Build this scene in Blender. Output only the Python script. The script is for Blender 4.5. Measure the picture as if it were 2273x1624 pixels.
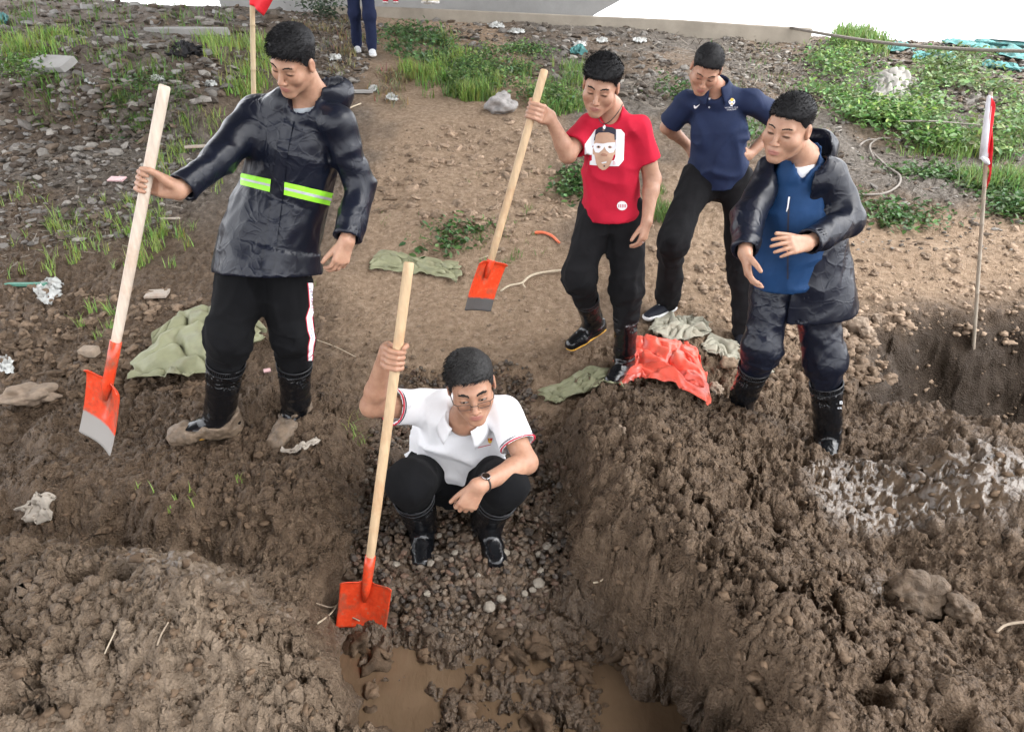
import bpy, bmesh, math, random
import numpy as np
from mathutils import Vector, Matrix
from mathutils.bvhtree import BVHTree
from mathutils.geometry import tessellate_polygon

for _o in list(bpy.data.objects):
    bpy.data.objects.remove(_o)
SC = bpy.context.scene
COL = SC.collection
rnd = random.Random(7)
R = math.radians

# ------------------------------------------------------------------ camera
CAM = np.array([0.0, 0.0, 1.85]); PITCH = R(26.0); F = 1500.0; CU, CV = 1136.5, 812.0
cd = bpy.data.cameras.new('camera'); cam = bpy.data.objects.new('camera', cd); COL.objects.link(cam)
cam.location = CAM; cam.rotation_euler = (R(90) - PITCH, 0, 0)
cd.sensor_width = 36.0; cd.lens = 36.0 * F / 2273.0; cd.clip_start = 0.05; cd.clip_end = 2000
SC.camera = cam
# ------------------------------------------------------------------ world, sun, exposure
SUN_EL, SUN_AZ = R(58), R(105)          # azimuth measured from +Y towards +X
w = bpy.data.worlds.new('World'); SC.world = w; w.use_nodes = True
nt = w.node_tree; nt.nodes.clear()
sky = nt.nodes.new('ShaderNodeTexSky'); sky.sky_type = 'NISHITA'; sky.sun_disc = False
sky.sun_elevation = SUN_EL; sky.sun_rotation = SUN_AZ; sky.air_density = 1.0; sky.dust_density = 4.0; sky.ozone_density = 1.0
hs = nt.nodes.new('ShaderNodeHueSaturation'); hs.inputs['Saturation'].default_value = 0.10
bgn = nt.nodes.new('ShaderNodeBackground'); bgn.inputs['Strength'].default_value = 0.15
ow = nt.nodes.new('ShaderNodeOutputWorld')
mxw = nt.nodes.new('ShaderNodeMix'); mxw.data_type = 'RGBA'; mxw.inputs[0].default_value = 0.6; mxw.inputs[7].default_value = (7.4, 7.5, 7.8, 1)   # even overcast veil over the sky
nt.links.new(sky.outputs[0], hs.inputs['Color']); nt.links.new(hs.outputs[0], mxw.inputs[6]); nt.links.new(mxw.outputs[2], bgn.inputs['Color']); nt.links.new(bgn.outputs[0], ow.inputs[0])
sl = bpy.data.lights.new('sun', 'SUN'); sl.energy = 0.6; sl.angle = R(60); sl.color = (1.0, 0.97, 0.93)
sun = bpy.data.objects.new('sun', sl); COL.objects.link(sun)
_sd = Vector((math.sin(SUN_AZ) * math.cos(SUN_EL), math.cos(SUN_AZ) * math.cos(SUN_EL), math.sin(SUN_EL)))
sun.rotation_euler = _sd.to_track_quat('Z', 'Y').to_euler(); sun.location = (8, -8, 20)
SC.view_settings.view_transform = 'Standard'; SC.view_settings.look = 'None'
SC.view_settings.gamma = 1.0; SC.view_settings.use_curve_mapping = False
SC.view_settings.exposure = 2.05
SC.render.engine = 'CYCLES'
SC.cycles.use_denoising = True; SC.cycles.max_bounces = 4; SC.cycles.diffuse_bounces = 3; SC.cycles.adaptive_threshold = 0.02; SC.cycles.glossy_bounces = 3
SC.cycles.transmission_bounces = 4; SC.cycles.caustics_reflective = False; SC.cycles.caustics_refractive = False
SC.cycles.sample_clamp_indirect = 8.0

# ------------------------------------------------------------------ pixel <-> world
_cp, _sp = math.cos(PITCH), math.sin(PITCH)
def ray(u, v):
    a = (u - CU) / F; b = (CV - v) / F
    return np.array([a, _cp + b * _sp, -_sp + b * _cp])
def PY(u, v, y):
    d = ray(u, v); return Vector(CAM + d * (y / d[1]))
def PZ(u, v, z):
    d = ray(u, v); return Vector(CAM + d * ((z - CAM[2]) / d[2]))
def pix(p):
    x, y, z = p[0], p[1], p[2] - CAM[2]
    f = y * _cp - z * _sp; up = y * _sp + z * _cp
    return CU + F * x / f, CV - F * up / f

# ------------------------------------------------------------------ noise in numpy
def _h(ix, iy, iz, s):
    n = (ix.astype(np.uint32) * np.uint32(374761393) + iy.astype(np.uint32) * np.uint32(668265263)
         + iz.astype(np.uint32) * np.uint32(2147483647 - 1442695) + np.uint32((s * 974634777) & 0xffffffff))
    n = (n ^ (n >> np.uint32(13))) * np.uint32(1274126177)
    n = n ^ (n >> np.uint32(16))
    return (n & np.uint32(0xffffff)).astype(np.float32) / np.float32(0xffffff)
def vn2(x, y, s=0):
    x0 = np.floor(x); y0 = np.floor(y); fx = (x - x0).astype(np.float32); fy = (y - y0).astype(np.float32)
    ix = x0.astype(np.int64); iy = y0.astype(np.int64); z = np.zeros_like(ix)
    fx = fx * fx * (3 - 2 * fx); fy = fy * fy * (3 - 2 * fy)
    a = _h(ix, iy, z, s); b = _h(ix + 1, iy, z, s); c = _h(ix, iy + 1, z, s); d = _h(ix + 1, iy + 1, z, s)
    return (a + (b - a) * fx + (c - a) * fy + (a - b - c + d) * fx * fy) * 2 - 1
def vn3(x, y, z, s=0):
    x0 = np.floor(x); y0 = np.floor(y); z0 = np.floor(z)
    fx = (x - x0).astype(np.float32); fy = (y - y0).astype(np.float32); fz = (z - z0).astype(np.float32)
    ix = x0.astype(np.int64); iy = y0.astype(np.int64); iz = z0.astype(np.int64)
    fx = fx * fx * (3 - 2 * fx); fy = fy * fy * (3 - 2 * fy); fz = fz * fz * (3 - 2 * fz)
    def pl(k):
        a = _h(ix, iy, iz + k, s); b = _h(ix + 1, iy, iz + k, s); c = _h(ix, iy + 1, iz + k, s); d = _h(ix + 1, iy + 1, iz + k, s)
        return a + (b - a) * fx + (c - a) * fy + (a - b - c + d) * fx * fy
    p0 = pl(0); p1 = pl(1)
    return (p0 + (p1 - p0) * fz) * 2 - 1
def fbm2(x, y, o=4, s=0, g=0.5):
    r = 0; a = 1.0; t = 0
    for i in range(o):
        r = r + a * vn2(x * 2 ** i + i * 17.3, y * 2 ** i - i * 9.1, s + i); t += a; a *= g
    return r / t
def domes(x, y, cell, s, rmin=0.35, rmax=0.75, prob=0.8):
    """lumpy field: one clod (dome) per cell, highest wins; height in units of cell"""
    u = x / cell; v = y / cell
    iu = np.floor(u).astype(np.int64); iv = np.floor(v).astype(np.int64)
    out = np.zeros(u.shape, np.float32)
    zz = np.zeros_like(iu)
    for du in (-1, 0, 1):
        for dv in (-1, 0, 1):
            cu = iu + du; cv = iv + dv
            px = cu + _h(cu, cv, zz, s); py = cv + _h(cu, cv, zz, s + 1)
            rr = rmin + (rmax - rmin) * _h(cu, cv, zz, s + 2)
            an = _h(cu, cv, zz, s + 5) * 6.283; ca = np.cos(an); sa = np.sin(an)
            ex = 0.65 + 0.35 * _h(cu, cv, zz, s + 6)
            dx = u - px; dy = v - py
            q = ((dx * ca + dy * sa) / rr) ** 2 + ((dy * ca - dx * sa) / (rr * ex)) ** 2
            on = _h(cu, cv, zz, s + 3) < prob
            hh = np.where(on & (q < 1), rr * ex * np.sqrt(np.maximum(0, 1 - q)) * (0.5 + 0.5 * _h(cu, cv, zz, s + 4)), 0)
            out = np.maximum(out, hh)
    return out
def sstep(a, b, x):
    t = np.clip((x - a) / (b - a), 0, 1); return t * t * (3 - 2 * t)
def polysd(poly, x, y):
    """signed distance to a polygon, negative inside"""
    d = np.full(x.shape, 1e9); ins = np.zeros(x.shape, bool); n = len(poly)
    for i in range(n):
        ax, ay = poly[i][0], poly[i][1]; bx, by = poly[(i + 1) % n][0], poly[(i + 1) % n][1]
        ex, ey = bx - ax, by - ay; wx = x - ax; wy = y - ay
        t = np.clip((wx * ex + wy * ey) / (ex * ex + ey * ey + 1e-12), 0, 1)
        d = np.minimum(d, (wx - ex * t) ** 2 + (wy - ey * t) ** 2)
        c = ((ay <= y) != (by <= y))
        ins ^= c & (x < (ex * (y - ay) / (ey if abs(ey) > 1e-12 else 1e-12) + ax))
    d = np.sqrt(d); return np.where(ins, -d, d)
def pp(pts, z=0.0):
    return [PZ(u, v, z)[:2] for u, v in pts]

# ------------------------------------------------------------------ mesh helpers
def mesh_np(name, V, Fq, smooth=True):
    """V (n,3); Fq (m,3) or (m,4) int array, or a list of such arrays"""
    me = bpy.data.meshes.new(name)
    V = np.ascontiguousarray(V, np.float32)
    Fs = Fq if isinstance(Fq, list) else [Fq]
    Fs = [np.asarray(f, np.int32) for f in Fs if len(f)]
    nl = sum(f.size for f in Fs); npol = sum(len(f) for f in Fs)
    me.vertices.add(len(V)); me.vertices.foreach_set('co', V.ravel())
    me.loops.add(nl); me.loops.foreach_set('vertex_index', np.concatenate([f.ravel() for f in Fs]))
    me.polygons.add(npol)
    tot = np.concatenate([np.full(len(f), f.shape[1], np.int32) for f in Fs])
    st = np.concatenate([[0], np.cumsum(tot)[:-1]]).astype(np.int32)
    me.polygons.foreach_set('loop_start', st); me.polygons.foreach_set('loop_total', tot)
    me.polygons.foreach_set('use_smooth', np.full(npol, smooth, bool))
    me.update(calc_edges=True); me.validate()
    return me
def attr(me, name, val):
    val = np.asarray(val, np.float32)
    if val.ndim == 1:
        a = me.attributes.new(name, 'FLOAT', 'POINT'); a.data.foreach_set('value', val)
    else:
        if val.shape[1] == 3: val = np.concatenate([val, np.ones((len(val), 1), np.float32)], 1)
        a = me.attributes.new(name, 'FLOAT_COLOR', 'POINT'); a.data.foreach_set('color', np.ascontiguousarray(val, np.float32).ravel())
def obj(name, me, mat=None, parent=None):
    o = bpy.data.objects.new(name, me); COL.objects.link(o)
    if mat is not None:
        for m_ in (mat if isinstance(mat, list) else [mat]): me.materials.append(m_)
    if parent is not None: o.parent = parent
    return o
def tag(o, label=None, cat=None, group=None, kind=None):
    if label: o['label'] = label
    if cat: o['category'] = cat
    if group: o['group'] = group
    if kind: o['kind'] = kind
    return o
def thing(name, label, cat, loc=(0, 0, 0), group=None):
    o = bpy.data.objects.new(name, None); COL.objects.link(o); o.location = loc; o.empty_display_size = 0.1
    return tag(o, label, cat, group)
def adopt(o, parent):
    """parent o keeping world coordinates (parents carry a location only)"""
    o.parent = parent; o.matrix_parent_inverse = Matrix.Translation(-Vector(parent.location)); return o
class MB:
    """collects polygons"""
    def __init__(s): s.v = []; s.f = []
    def add(s, v, f):
        n = len(s.v); s.v += [tuple(p) for p in v]; s.f += [tuple(i + n for i in q) for q in f]
    def box(s, c, sx, sy, sz, M=None):
        P = []
        for k in (-1, 1):
            for j in (-1, 1):
                for i in (-1, 1):
                    p = Vector((i * sx / 2, j * sy / 2, k * sz / 2))
                    P.append(tuple(Vector(c) + (M @ p if M else p)))
        s.add(P, [(0, 2, 3, 1), (4, 5, 7, 6), (0, 1, 5, 4), (2, 6, 7, 3), (0, 4, 6, 2), (1, 3, 7, 5)])
    def tube(s, pts, rad, n=10, cap=True, flat=1.0, up=None):
        pts = [Vector(p) for p in pts]; m = len(pts)
        rad = rad if hasattr(rad, '__len__') else [rad] * m
        V = []; prev = None
        for i, p in enumerate(pts):
            t = (pts[min(i + 1, m - 1)] - pts[max(i - 1, 0)]).normalized()
            if prev is None:
                a = Vector(up) if up else (Vector((0, 0, 1)) if abs(t.z) < 0.9 else Vector((1, 0, 0)))
                nx = (a - t * a.dot(t)).normalized()
            else:
                nx = (prev - t * prev.dot(t)).normalized()
            prev = nx; ny = t.cross(nx)
            for k in range(n):
                an = 2 * math.pi * k / n
                V.append(p + nx * math.cos(an) * rad[i] + ny * math.sin(an) * rad[i] * flat)
        Fc = []
        for i in range(m - 1):
            for k in range(n):
                k2 = (k + 1) % n
                Fc.append((i * n + k, i * n + k2, (i + 1) * n + k2, (i + 1) * n + k))
        if cap:
            Fc.append(tuple(reversed(range(n)))); Fc.append(tuple(range((m - 1) * n, m * n)))
        s.add(V, Fc)
    def build(s, name, mat, parent=None, smooth=False, bevel=0.0, auto=None):
        me = bpy.data.meshes.new(name); me.from_pydata([tuple(v) for v in s.v], [], s.f); me.update()
        if smooth: me.polygons.foreach_set('use_smooth', [True] * len(me.polygons))
        o = obj(name, me, mat)
        if bevel:
            b = o.modifiers.new('bevel', 'BEVEL'); b.width = bevel; b.segments = 2; b.limit_method = 'ANGLE'; b.angle_limit = R(35)
        if parent is not None: adopt(o, parent)
        return o

# ------------------------------------------------------------------ material helpers
class NT:
    def __init__(s, name):
        s.m = bpy.data.materials.new(name); s.m.use_nodes = True; s.t = s.m.node_tree; s.t.nodes.clear()
        s.out = s.n('ShaderNodeOutputMaterial'); s.b = s.n('ShaderNodeBsdfPrincipled')
        s.t.links.new(s.b.outputs[0], s.out.inputs['Surface'])
    def n(s, typ, **kw):
        q = s.t.nodes.new(typ)
        for k, v in kw.items():
            if k.startswith('_'):
                setattr(q, k[1:], v)
            else:
                q.inputs[k].default_value = v
        return q
    def l(s, a, b): s.t.links.new(a, b)
    def set(s, **kw):
        for k, v in kw.items(): s.b.inputs[k.replace('_', ' ')].default_value = v
    def noise(s, scale, detail=4, rough=0.55, coord=None, dist=0.0):
        q = s.n('ShaderNodeTexNoise', Scale=scale, Detail=detail, Roughness=rough, Distortion=dist)
        if coord is not None: s.l(coord, q.inputs['Vector'])
        return q
    def ramp(s, src, stops):
        q = s.n('ShaderNodeValToRGB'); e = q.color_ramp.elements
        while len(e) > 1: e.remove(e[-1])
        e[0].position = stops[0][0]; e[0].color = (*stops[0][1], 1) if len(stops[0][1]) == 3 else stops[0][1]
        for p, c in stops[1:]:
            k = e.new(p); k.color = (*c, 1) if len(c) == 3 else c
        s.l(src, q.inputs[0]); return q.outputs[0]
    def mix(s, f, a, b, typ='MIX'):
        q = s.n('ShaderNodeMix'); q.data_type = 'RGBA'; q.blend_type = typ
        for inp, val in ((0, f), (6, a), (7, b)):
            if hasattr(val, 'links'): s.l(val, q.inputs[inp])
            else: q.inputs[inp].default_value = (*val, 1) if (hasattr(val, '__len__') and len(val) == 3) else val
        return q.outputs[2]
    def math(s, op, a, b=0.0, c=None, clamp=False):
        q = s.n('ShaderNodeMath'); q.operation = op; q.use_clamp = clamp
        for i, val in enumerate((a, b) if c is None else (a, b, c)):
            if hasattr(val, 'links'): s.l(val, q.inputs[i])
            else: q.inputs[i].default_value = val
        return q.outputs[0]
    def bump(s, h, strength=0.5, dist=0.01, normal=None):
        q = s.n('ShaderNodeBump', Strength=strength, Distance=dist); s.l(h, q.inputs['Height'])
        if normal is not None: s.l(normal, q.inputs['Normal'])
        s.l(q.outputs[0], s.b.inputs['Normal']); return q.outputs[0]
    def attr(s, name):
        q = s.n('ShaderNodeAttribute'); q.attribute_name = name; return q
    def coord(s, k='Object'):
        return s.n('ShaderNodeTexCoord').outputs[k]
def rgb(r, g, b):
    """8-bit sRGB -> linear"""
    f = lambda c: (c / 255 / 12.92) if c / 255 <= 0.04045 else ((c / 255 + 0.055) / 1.055) ** 2.4
    return (f(r), f(g), f(b))
def simple(name, col, rough=0.6, var=0.15, scale=20, bump=0.0, bscale=60, spec=0.5, metal=0.0, coat=0.0, bdist=0.004, sheen=0.0):
    m = NT(name); c = m.coord()
    n = m.noise(scale, 5, 0.6, c)
    lo = tuple(x * (1 - var) for x in col); hi = tuple(min(1, x * (1 + var)) for x in col)
    m.l(m.ramp(n.outputs['Fac'], [(0.3, lo), (0.7, hi)]), m.b.inputs['Base Color'])
    m.set(Roughness=rough, Metallic=metal, Coat_Weight=coat, Coat_Roughness=0.1, Sheen_Weight=sheen)
    m.b.inputs['Specular IOR Level'].default_value = spec
    if bump:
        n2 = m.noise(bscale, 4, 0.6, c); m.bump(n2.outputs['Fac'], bump, bdist)
    return m.m
# ================================================================== THE GROUND
TRENCH = pp([(838, 890), (818, 1050), (778, 1230), (725, 1330), (715, 1450), (770, 1660), (1600, 1660), (1510, 1500), (1370, 1370), (1270, 1250), (1225, 1130), (1190, 1010), (1165, 890)], -0.12)
GRAVEL = pp([(850, 905), (830, 1100), (800, 1230), (790, 1330), (880, 1400), (1040, 1400), (1180, 1380), (1270, 1300), (1255, 1200), (1210, 1100), (1160, 905)], -0.2)
MOUND_R = pp([(1196, 990), (1270, 930), (1420, 880), (1560, 895), (1700, 935), (1850, 1010), (2050, 985), (2300, 1020), (2700, 1100), (2700, 1800), (1720, 1800), (1560, 1560), (1420, 1400), (1282, 1260), (1228, 1130)], 0.05)
MOUND_L = pp([(-400, 1240), (150, 1180), (380, 1190), (560, 1240), (690, 1310), (760, 1450), (850, 1700), (-400, 1900)], 0.05)
MID_L = pp([(100, 960), (420, 880), (640, 960), (800, 985), (770, 1150), (640, 1260), (300, 1210), (0, 1150)], 0.0)
PIT = pp([(1895, 850), (2000, 800), (2300, 790), (2600, 800), (2600, 1015), (2280, 1000), (2100, 960), (1950, 955)], -0.1)
PATH = pp([(800, 150), (870, 190), (1000, 240), (1150, 320), (1250, 420), (1290, 560), (1350, 700), (1330, 800), (1200, 850), (900, 880), (800, 800), (690, 640), (830, 480), (820, 330), (790, 200)], 0.25)
PATH2 = pp([(1450, 520), (1700, 640), (1900, 560), (2273, 600), (2300, 760), (1900, 760), (1600, 760), (1440, 700)], 0.1)
WETR = pp([(1830, 1030), (1980, 1030), (2300, 1050), (2300, 1230), (2100, 1220), (1990, 1180), (1900, 1260), (1820, 1230), (1840, 1120)], 0.15)
WETL = pp([(290, 1270), (360, 1210), (560, 1260), (680, 1320), (650, 1350), (470, 1390), (400, 1370), (300, 1320)], 0.15)
PUD_Z = -0.260

def base_h(x, y):
    z = np.interp(y, [-30, 0, 2, 3.3, 4, 5, 7, 10, 13, 15, 17, 30, 400], [-0.3, -0.05, 0.0, 0.03, 0.13, 0.36, 0.85, 1.58, 2.05, 2.08, 1.9, -3.0, -6.0])
    z = z - 0.045 * np.clip(x, -14, 14) * sstep(5, 11, y)
    return z
def ground_h(x, y, detail=True, masks=False):
    x = np.asarray(x, np.float64); y = np.asarray(y, np.float64)
    wx = x + 0.05 * vn2(x * 5, y * 5, 11) + 0.02 * vn2(x * 14, y * 14, 12)
    wy = y + 0.05 * vn2(x * 5 + 9, y * 5, 13) + 0.02 * vn2(x * 14, y * 14 + 5, 14)
    z = base_h(x, y)
    z = z + 0.16 * fbm2(x * 0.5, y * 0.5, 3, 21) * sstep(4, 8, y) * (1 - 0.6 * sstep(10, 13, y)) + 0.05 * fbm2(x * 1.3, y * 1.3, 3, 31)
    near = 1 - sstep(3.0, 4.2, y)
    dR = polysd(MOUND_R, wx, wy); dL = polysd(MOUND_L, wx, wy); dM = polysd(MID_L, wx, wy)
    z = z + 0.28 * (1 - 0.62 * np.exp(-((x - 1.52) / 0.34) ** 2) - 0.25 * np.exp(-((x - 1.08) / 0.22) ** 2)) * sstep(0.03, -0.22, dR) * (1 + 0.25 * fbm2(x * 2.2, y * 2.2, 2, 41))
    z = z + 0.30 * sstep(0.03, -0.38, dL) * (1 + 0.3 * fbm2(x * 2.4, y * 2.4, 2, 43))
    z = z + 0.17 * sstep(0.05, -0.16, dM)
    # a low hump the green sack lies over, and the cut bank at the upper left
    z = z + 0.20 * np.exp(-(((x + 1.12) / 0.30) ** 2 + ((y - 3.0) / 0.22) ** 2))
    z = z - 0.10 * np.exp(-(((x + 1.9) / 0.5) ** 2 + ((y - 2.9) / 0.35) ** 2))
    bl = sstep(0, 0.25, y - (6.6 + 0.25 * vn2(x * 0.9, y * 0, 3) - 0.22 * (x + 3.0))) * sstep(-2.2, -3.4, x)
    z = z + 0.38 * bl * (1 - sstep(8.0, 11, y))
    z = z - 0.055 * np.exp(-(((x + 1.08) / 0.17) ** 2 + ((y - 2.78) / 0.15) ** 2))          # trodden under a boot
    dT = polysd(TRENCH, wx, wy)
    tr = sstep(0.05, -0.07, dT)
    z = z * (1 - tr) + tr * (-0.286 + 0.052 * fbm2(x * 5, y * 5, 3, 51) + 0.185 * sstep(1.72, 2.2, y) + 0.05 * sstep(2.3, 2.8, y))
    dP = polysd(PIT, wx, wy) + 0.10 * fbm2(x * 2.2, y * 2.2, 2, 57)
    z = z - 0.62 * sstep(0.06, -0.30, dP)
    dPath = np.minimum(polysd(PATH, wx, wy), polysd(PATH2, wx, wy))
    path = sstep(0.25, -0.35, dPath + 0.25 * fbm2(x * 1.7, y * 1.7, 3, 61)) * sstep(0.0, 0.3, dP)
    wetr = sstep(0.08, -0.12, polysd(WETR, wx, wy) + 0.30 * fbm2(x * 4.5, y * 4.5, 3, 71))
    wetl = sstep(0.06, -0.08, polysd(WETL, wx, wy) + 0.08 * fbm2(x * 6, y * 6, 3, 72))
    wall = np.exp(-((dT - 0.0) / 0.08) ** 2)
    if detail:
        soft = np.clip(1 - 0.62 * path - 0.30 * wetl - 0.22 * wetr, 0.12, 1)
        lump = np.clip(0.35 + 0.75 * np.clip(0.5 + 0.9 * fbm2(x * 1.6, y * 1.6, 2, 66), 0, 1) + 0.35 * near, 0, 1.15)
        gx = x + 0.030 * fbm2(x * 16, y * 16, 2, 81); gy = y + 0.030 * fbm2(x * 16 + 7, y * 16, 2, 82)
        c1 = domes(gx, gy, 0.15, 101, 0.25, 0.6, 0.55) * 0.15 * 0.75
        gx2 = x + 0.013 * fbm2(x * 40, y * 40, 2, 83); gy2 = y + 0.013 * fbm2(x * 40 + 3, y * 40, 2, 84)
        c2 = domes(gx2, gy2, 0.07, 111, 0.3, 0.7, 0.8) * 0.07 * 0.8
        gx3 = x + 0.006 * vn2(x * 90, y * 90, 85); gy3 = y + 0.006 * vn2(x * 90, y * 90, 86)
        c3 = domes(gx3, gy3, 0.032, 121, 0.3, 0.75, 0.9) * 0.032 * 0.85
        c4 = domes(x, y, 0.016, 131, 0.3, 0.75, 0.9) * 0.016 * 0.8
        fade = 1 - sstep(4.5, 9, y) * 0.6
        m1 = sstep(0.30, 0.9, lump)
        intr = sstep(0.0, -0.12, dT)
        def bil(k, sd): return np.abs(vn2(gx2 * k + 3.3, gy2 * k + 8.1, sd)) * 2 - 0.6
        crumb = 0.022 * fbm2(gx2 * 7, gy2 * 7, 3, 305) + 0.014 * bil(15, 301) + 0.013 * bil(31, 302) * (0.6 + 0.8 * np.abs(vn2(x * 6, y * 6, 306))) + 0.009 * bil(66, 303) + 0.005 * bil(135, 304)
        z = z + soft * fade * ((0.16 * c1 * m1 + 0.10 * c2 * lump) * (1 - 0.75 * intr) * (1 - 0.8 * wall) + 0.25 * c3 * (0.5 + 0.5 * lump) + crumb * (0.35 + 0.75 * lump) * (1 - 0.3 * wall)) + 0.6 * c4 * (0.4 + 0.6 * soft) * (1 - 0.5 * wetl)
        # cracks / footprints: sharp dark gaps between clods
        fb = fbm2(gx * 9, gy * 9, 3, 141)
        z = z - soft * 0.05 * np.exp(-(fb / 0.045) ** 2) * sstep(0.0, 0.5, fbm2(x * 1.1, y * 1.1, 2, 145) + 0.25) * (1 - intr) * near
        z = z - 0.012 * wall * np.abs(fbm2(x * 12, y * 12, 3, 147))
        z = z + 0.03 * fbm2(x * 3, y * 3, 4, 151) * sstep(3.5, 5, y) + 0.010 * fbm2(x * 14, y * 14, 3, 152)
        z = z + 0.05 * fbm2(x * 3.2, y * 3.2, 3, 155) * near * (1 - tr) * (1 - 0.8 * path)
        # boot holes in the left mound
        for hx, hy, hr, hd in HOLES:
            z = z - hd * np.exp(-(((x - hx) / hr) ** 2 + ((y - hy) / (hr * 0.7)) ** 2) ** 2)
    if masks: return z, dict(path=path, wetr=wetr, wetl=wetl, dT=dT, dP=dP, dL=dL, dR=dR)
    return z
HOLES = []
for (u, v, r_, d_) in [(110, 1245, 0.09, 0.12), (285, 1345, 0.055, 0.12), (190, 1340, 0.06, 0.08), (620, 1500, 0.05, 0.06), (1930, 1560, 0.06, 0.12), (1960, 1500, 0.05, 0.13), (2130, 1590, 0.05, 0.10), (2060, 1330, 0.05, 0.08), (1720, 1160, 0.05, 0.07)]:
    _p = PZ(u, v, 0.15); HOLES.append((_p.x, _p.y, r_, d_))
_LN, _LM = 420, 360
_ly = 0.6 * (40.0 / 0.6) ** np.linspace(0, 1, _LN); _ls = np.linspace(-2.6, 2.6, _LM)
_LY, _LS = np.meshgrid(_ly, _ls, indexing='ij'); _LX = _LS * (_LY * 0.52 + 0.55)
_LUT = ground_h(_LX.ravel(), _LY.ravel(), False).reshape(_LN, _LM)
def lut_h(x, y):
    yc = np.clip(y, 0.6, 39.9); i = np.log(yc / 0.6) / math.log(40.0 / 0.6) * (_LN - 1); k = (np.clip(x / (yc * 0.52 + 0.55), -2.59, 2.59) + 2.6) / 5.2 * (_LM - 1)
    i0 = np.minimum(i.astype(int), _LN - 2); k0 = np.minimum(k.astype(int), _LM - 2); a = i - i0; b = k - k0
    return _LUT[i0, k0] * (1 - a) * (1 - b) + _LUT[i0 + 1, k0] * a * (1 - b) + _LUT[i0, k0 + 1] * (1 - a) * b + _LUT[i0 + 1, k0 + 1] * a * b
def gz(x, y, detail=False):
    return float(ground_h(np.array([x]), np.array([y]), detail)[0])
def GP(u, v, detail=False):
    """where the view ray of a photo pixel meets the ground"""
    d = ray(u, v); t = np.geomspace(0.8, 40, 1500); P = CAM[None] + d[None] * t[:, None]
    below = P[:, 2] < lut_h(P[:, 0], P[:, 1])
    i = int(np.argmax(below)) if below.any() else 1200
    return Vector(P[i])

def build_ground():
    NR, NC = 640, 760
    # rows dense where the ground is near
    yr = np.concatenate([-np.geomspace(30, 0.3, 12), np.linspace(-0.2, 0.75, 14), 0.8 * (17.0 / 0.8) ** np.linspace(0, 1, NR), np.geomspace(18, 400, 24)])
    s = np.linspace(-1, 1, NC); s = s * 0.82 + 0.18 * s ** 5
    sx = np.concatenate([[-12, -7, -4.5, -3.2, -2.4], s * 1.9, [2.4, 3.2, 4.5, 7, 12]])
    Y, S = np.meshgrid(yr, sx, indexing='ij')
    X = S * (np.abs(Y) * 0.52 + 0.55)
    n, m = Y.shape
    z = np.zeros(Y.size); xf = X.ravel(); yf = Y.ravel()
    z, mk = ground_h(xf, yf, True, True)
    V = np.stack([xf, yf, z], 1)
    idx = np.arange(n * m).reshape(n, m)
    Q = np.stack([idx[:-1, :-1], idx[:-1, 1:], idx[1:, 1:], idx[1:, :-1]], -1).reshape(-1, 4)
    me = mesh_np('ground', V, Q)
    # albedo weights: dry trodden soil, grey rubble dust, wet film
    grey = np.clip(sstep(4.2, 6.5, yf + 0.8 * fbm2(xf * 0.8, yf * 0.8, 3, 161)) * (1 - 0.9 * mk['path']), 0, 1)
    grey = grey * (0.35 + 0.65 * sstep(-0.1, 0.25, fbm2(xf * 0.9, yf * 0.9, 3, 163)))
    dry = np.clip(mk['path'] + 0.75 * sstep(2.8, 4.3, yf) * sstep(0.2, 1.6, xf) * (1 - grey), 0, 1) * (1 - 0.95 * sstep(0.45, 0.05, mk['dP']))
    lowL = sstep(0.10, -0.25, mk['dL']) * (0.35 + 0.5 * sstep(-0.1, 0.3, fbm2(xf * 2.5, yf * 2.5, 3, 165)))
    dry = np.clip(dry, 0, 1)
    wet = np.clip(np.maximum(mk['wetr'], mk['wetl'] * 0.9), 0, 1)
    wet = np.maximum(wet, 0.55 * sstep(0.02, -0.05, mk['dT']))
    # rough the steep faces sideways as well, so cut walls are not smooth curtains
    N = np.zeros(len(V) * 3, np.float32); me.vertices.foreach_get('normal', N); N = N.reshape(-1, 3)
    st = np.clip(1 - N[:, 2] ** 2, 0, 1) * (yf < 8) * (yf > 0.7); k = np.where(st > 0.12)[0]; W = V[k]
    def n3(sc, sd): return vn3(W[:, 0] * sc, W[:, 1] * sc, W[:, 2] * sc, sd)
    V[k] += N[k] * (st[k] * (0.030 * n3(11, 401) + 0.020 * n3(24, 402) + 0.010 * n3(52, 403)))[:, None]
    me.vertices.foreach_set('co', np.ascontiguousarray(V, np.float32).ravel()); me.update()
    attr(me, 'pit_shade', sstep(0.10, -0.06, mk['dP'])); attr(me, 'dry', dry); attr(me, 'grey', grey); attr(me, 'wet', wet); attr(me, 'clay', np.maximum(lowL, mk['wetl']))
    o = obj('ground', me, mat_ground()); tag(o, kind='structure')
    return o
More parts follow.
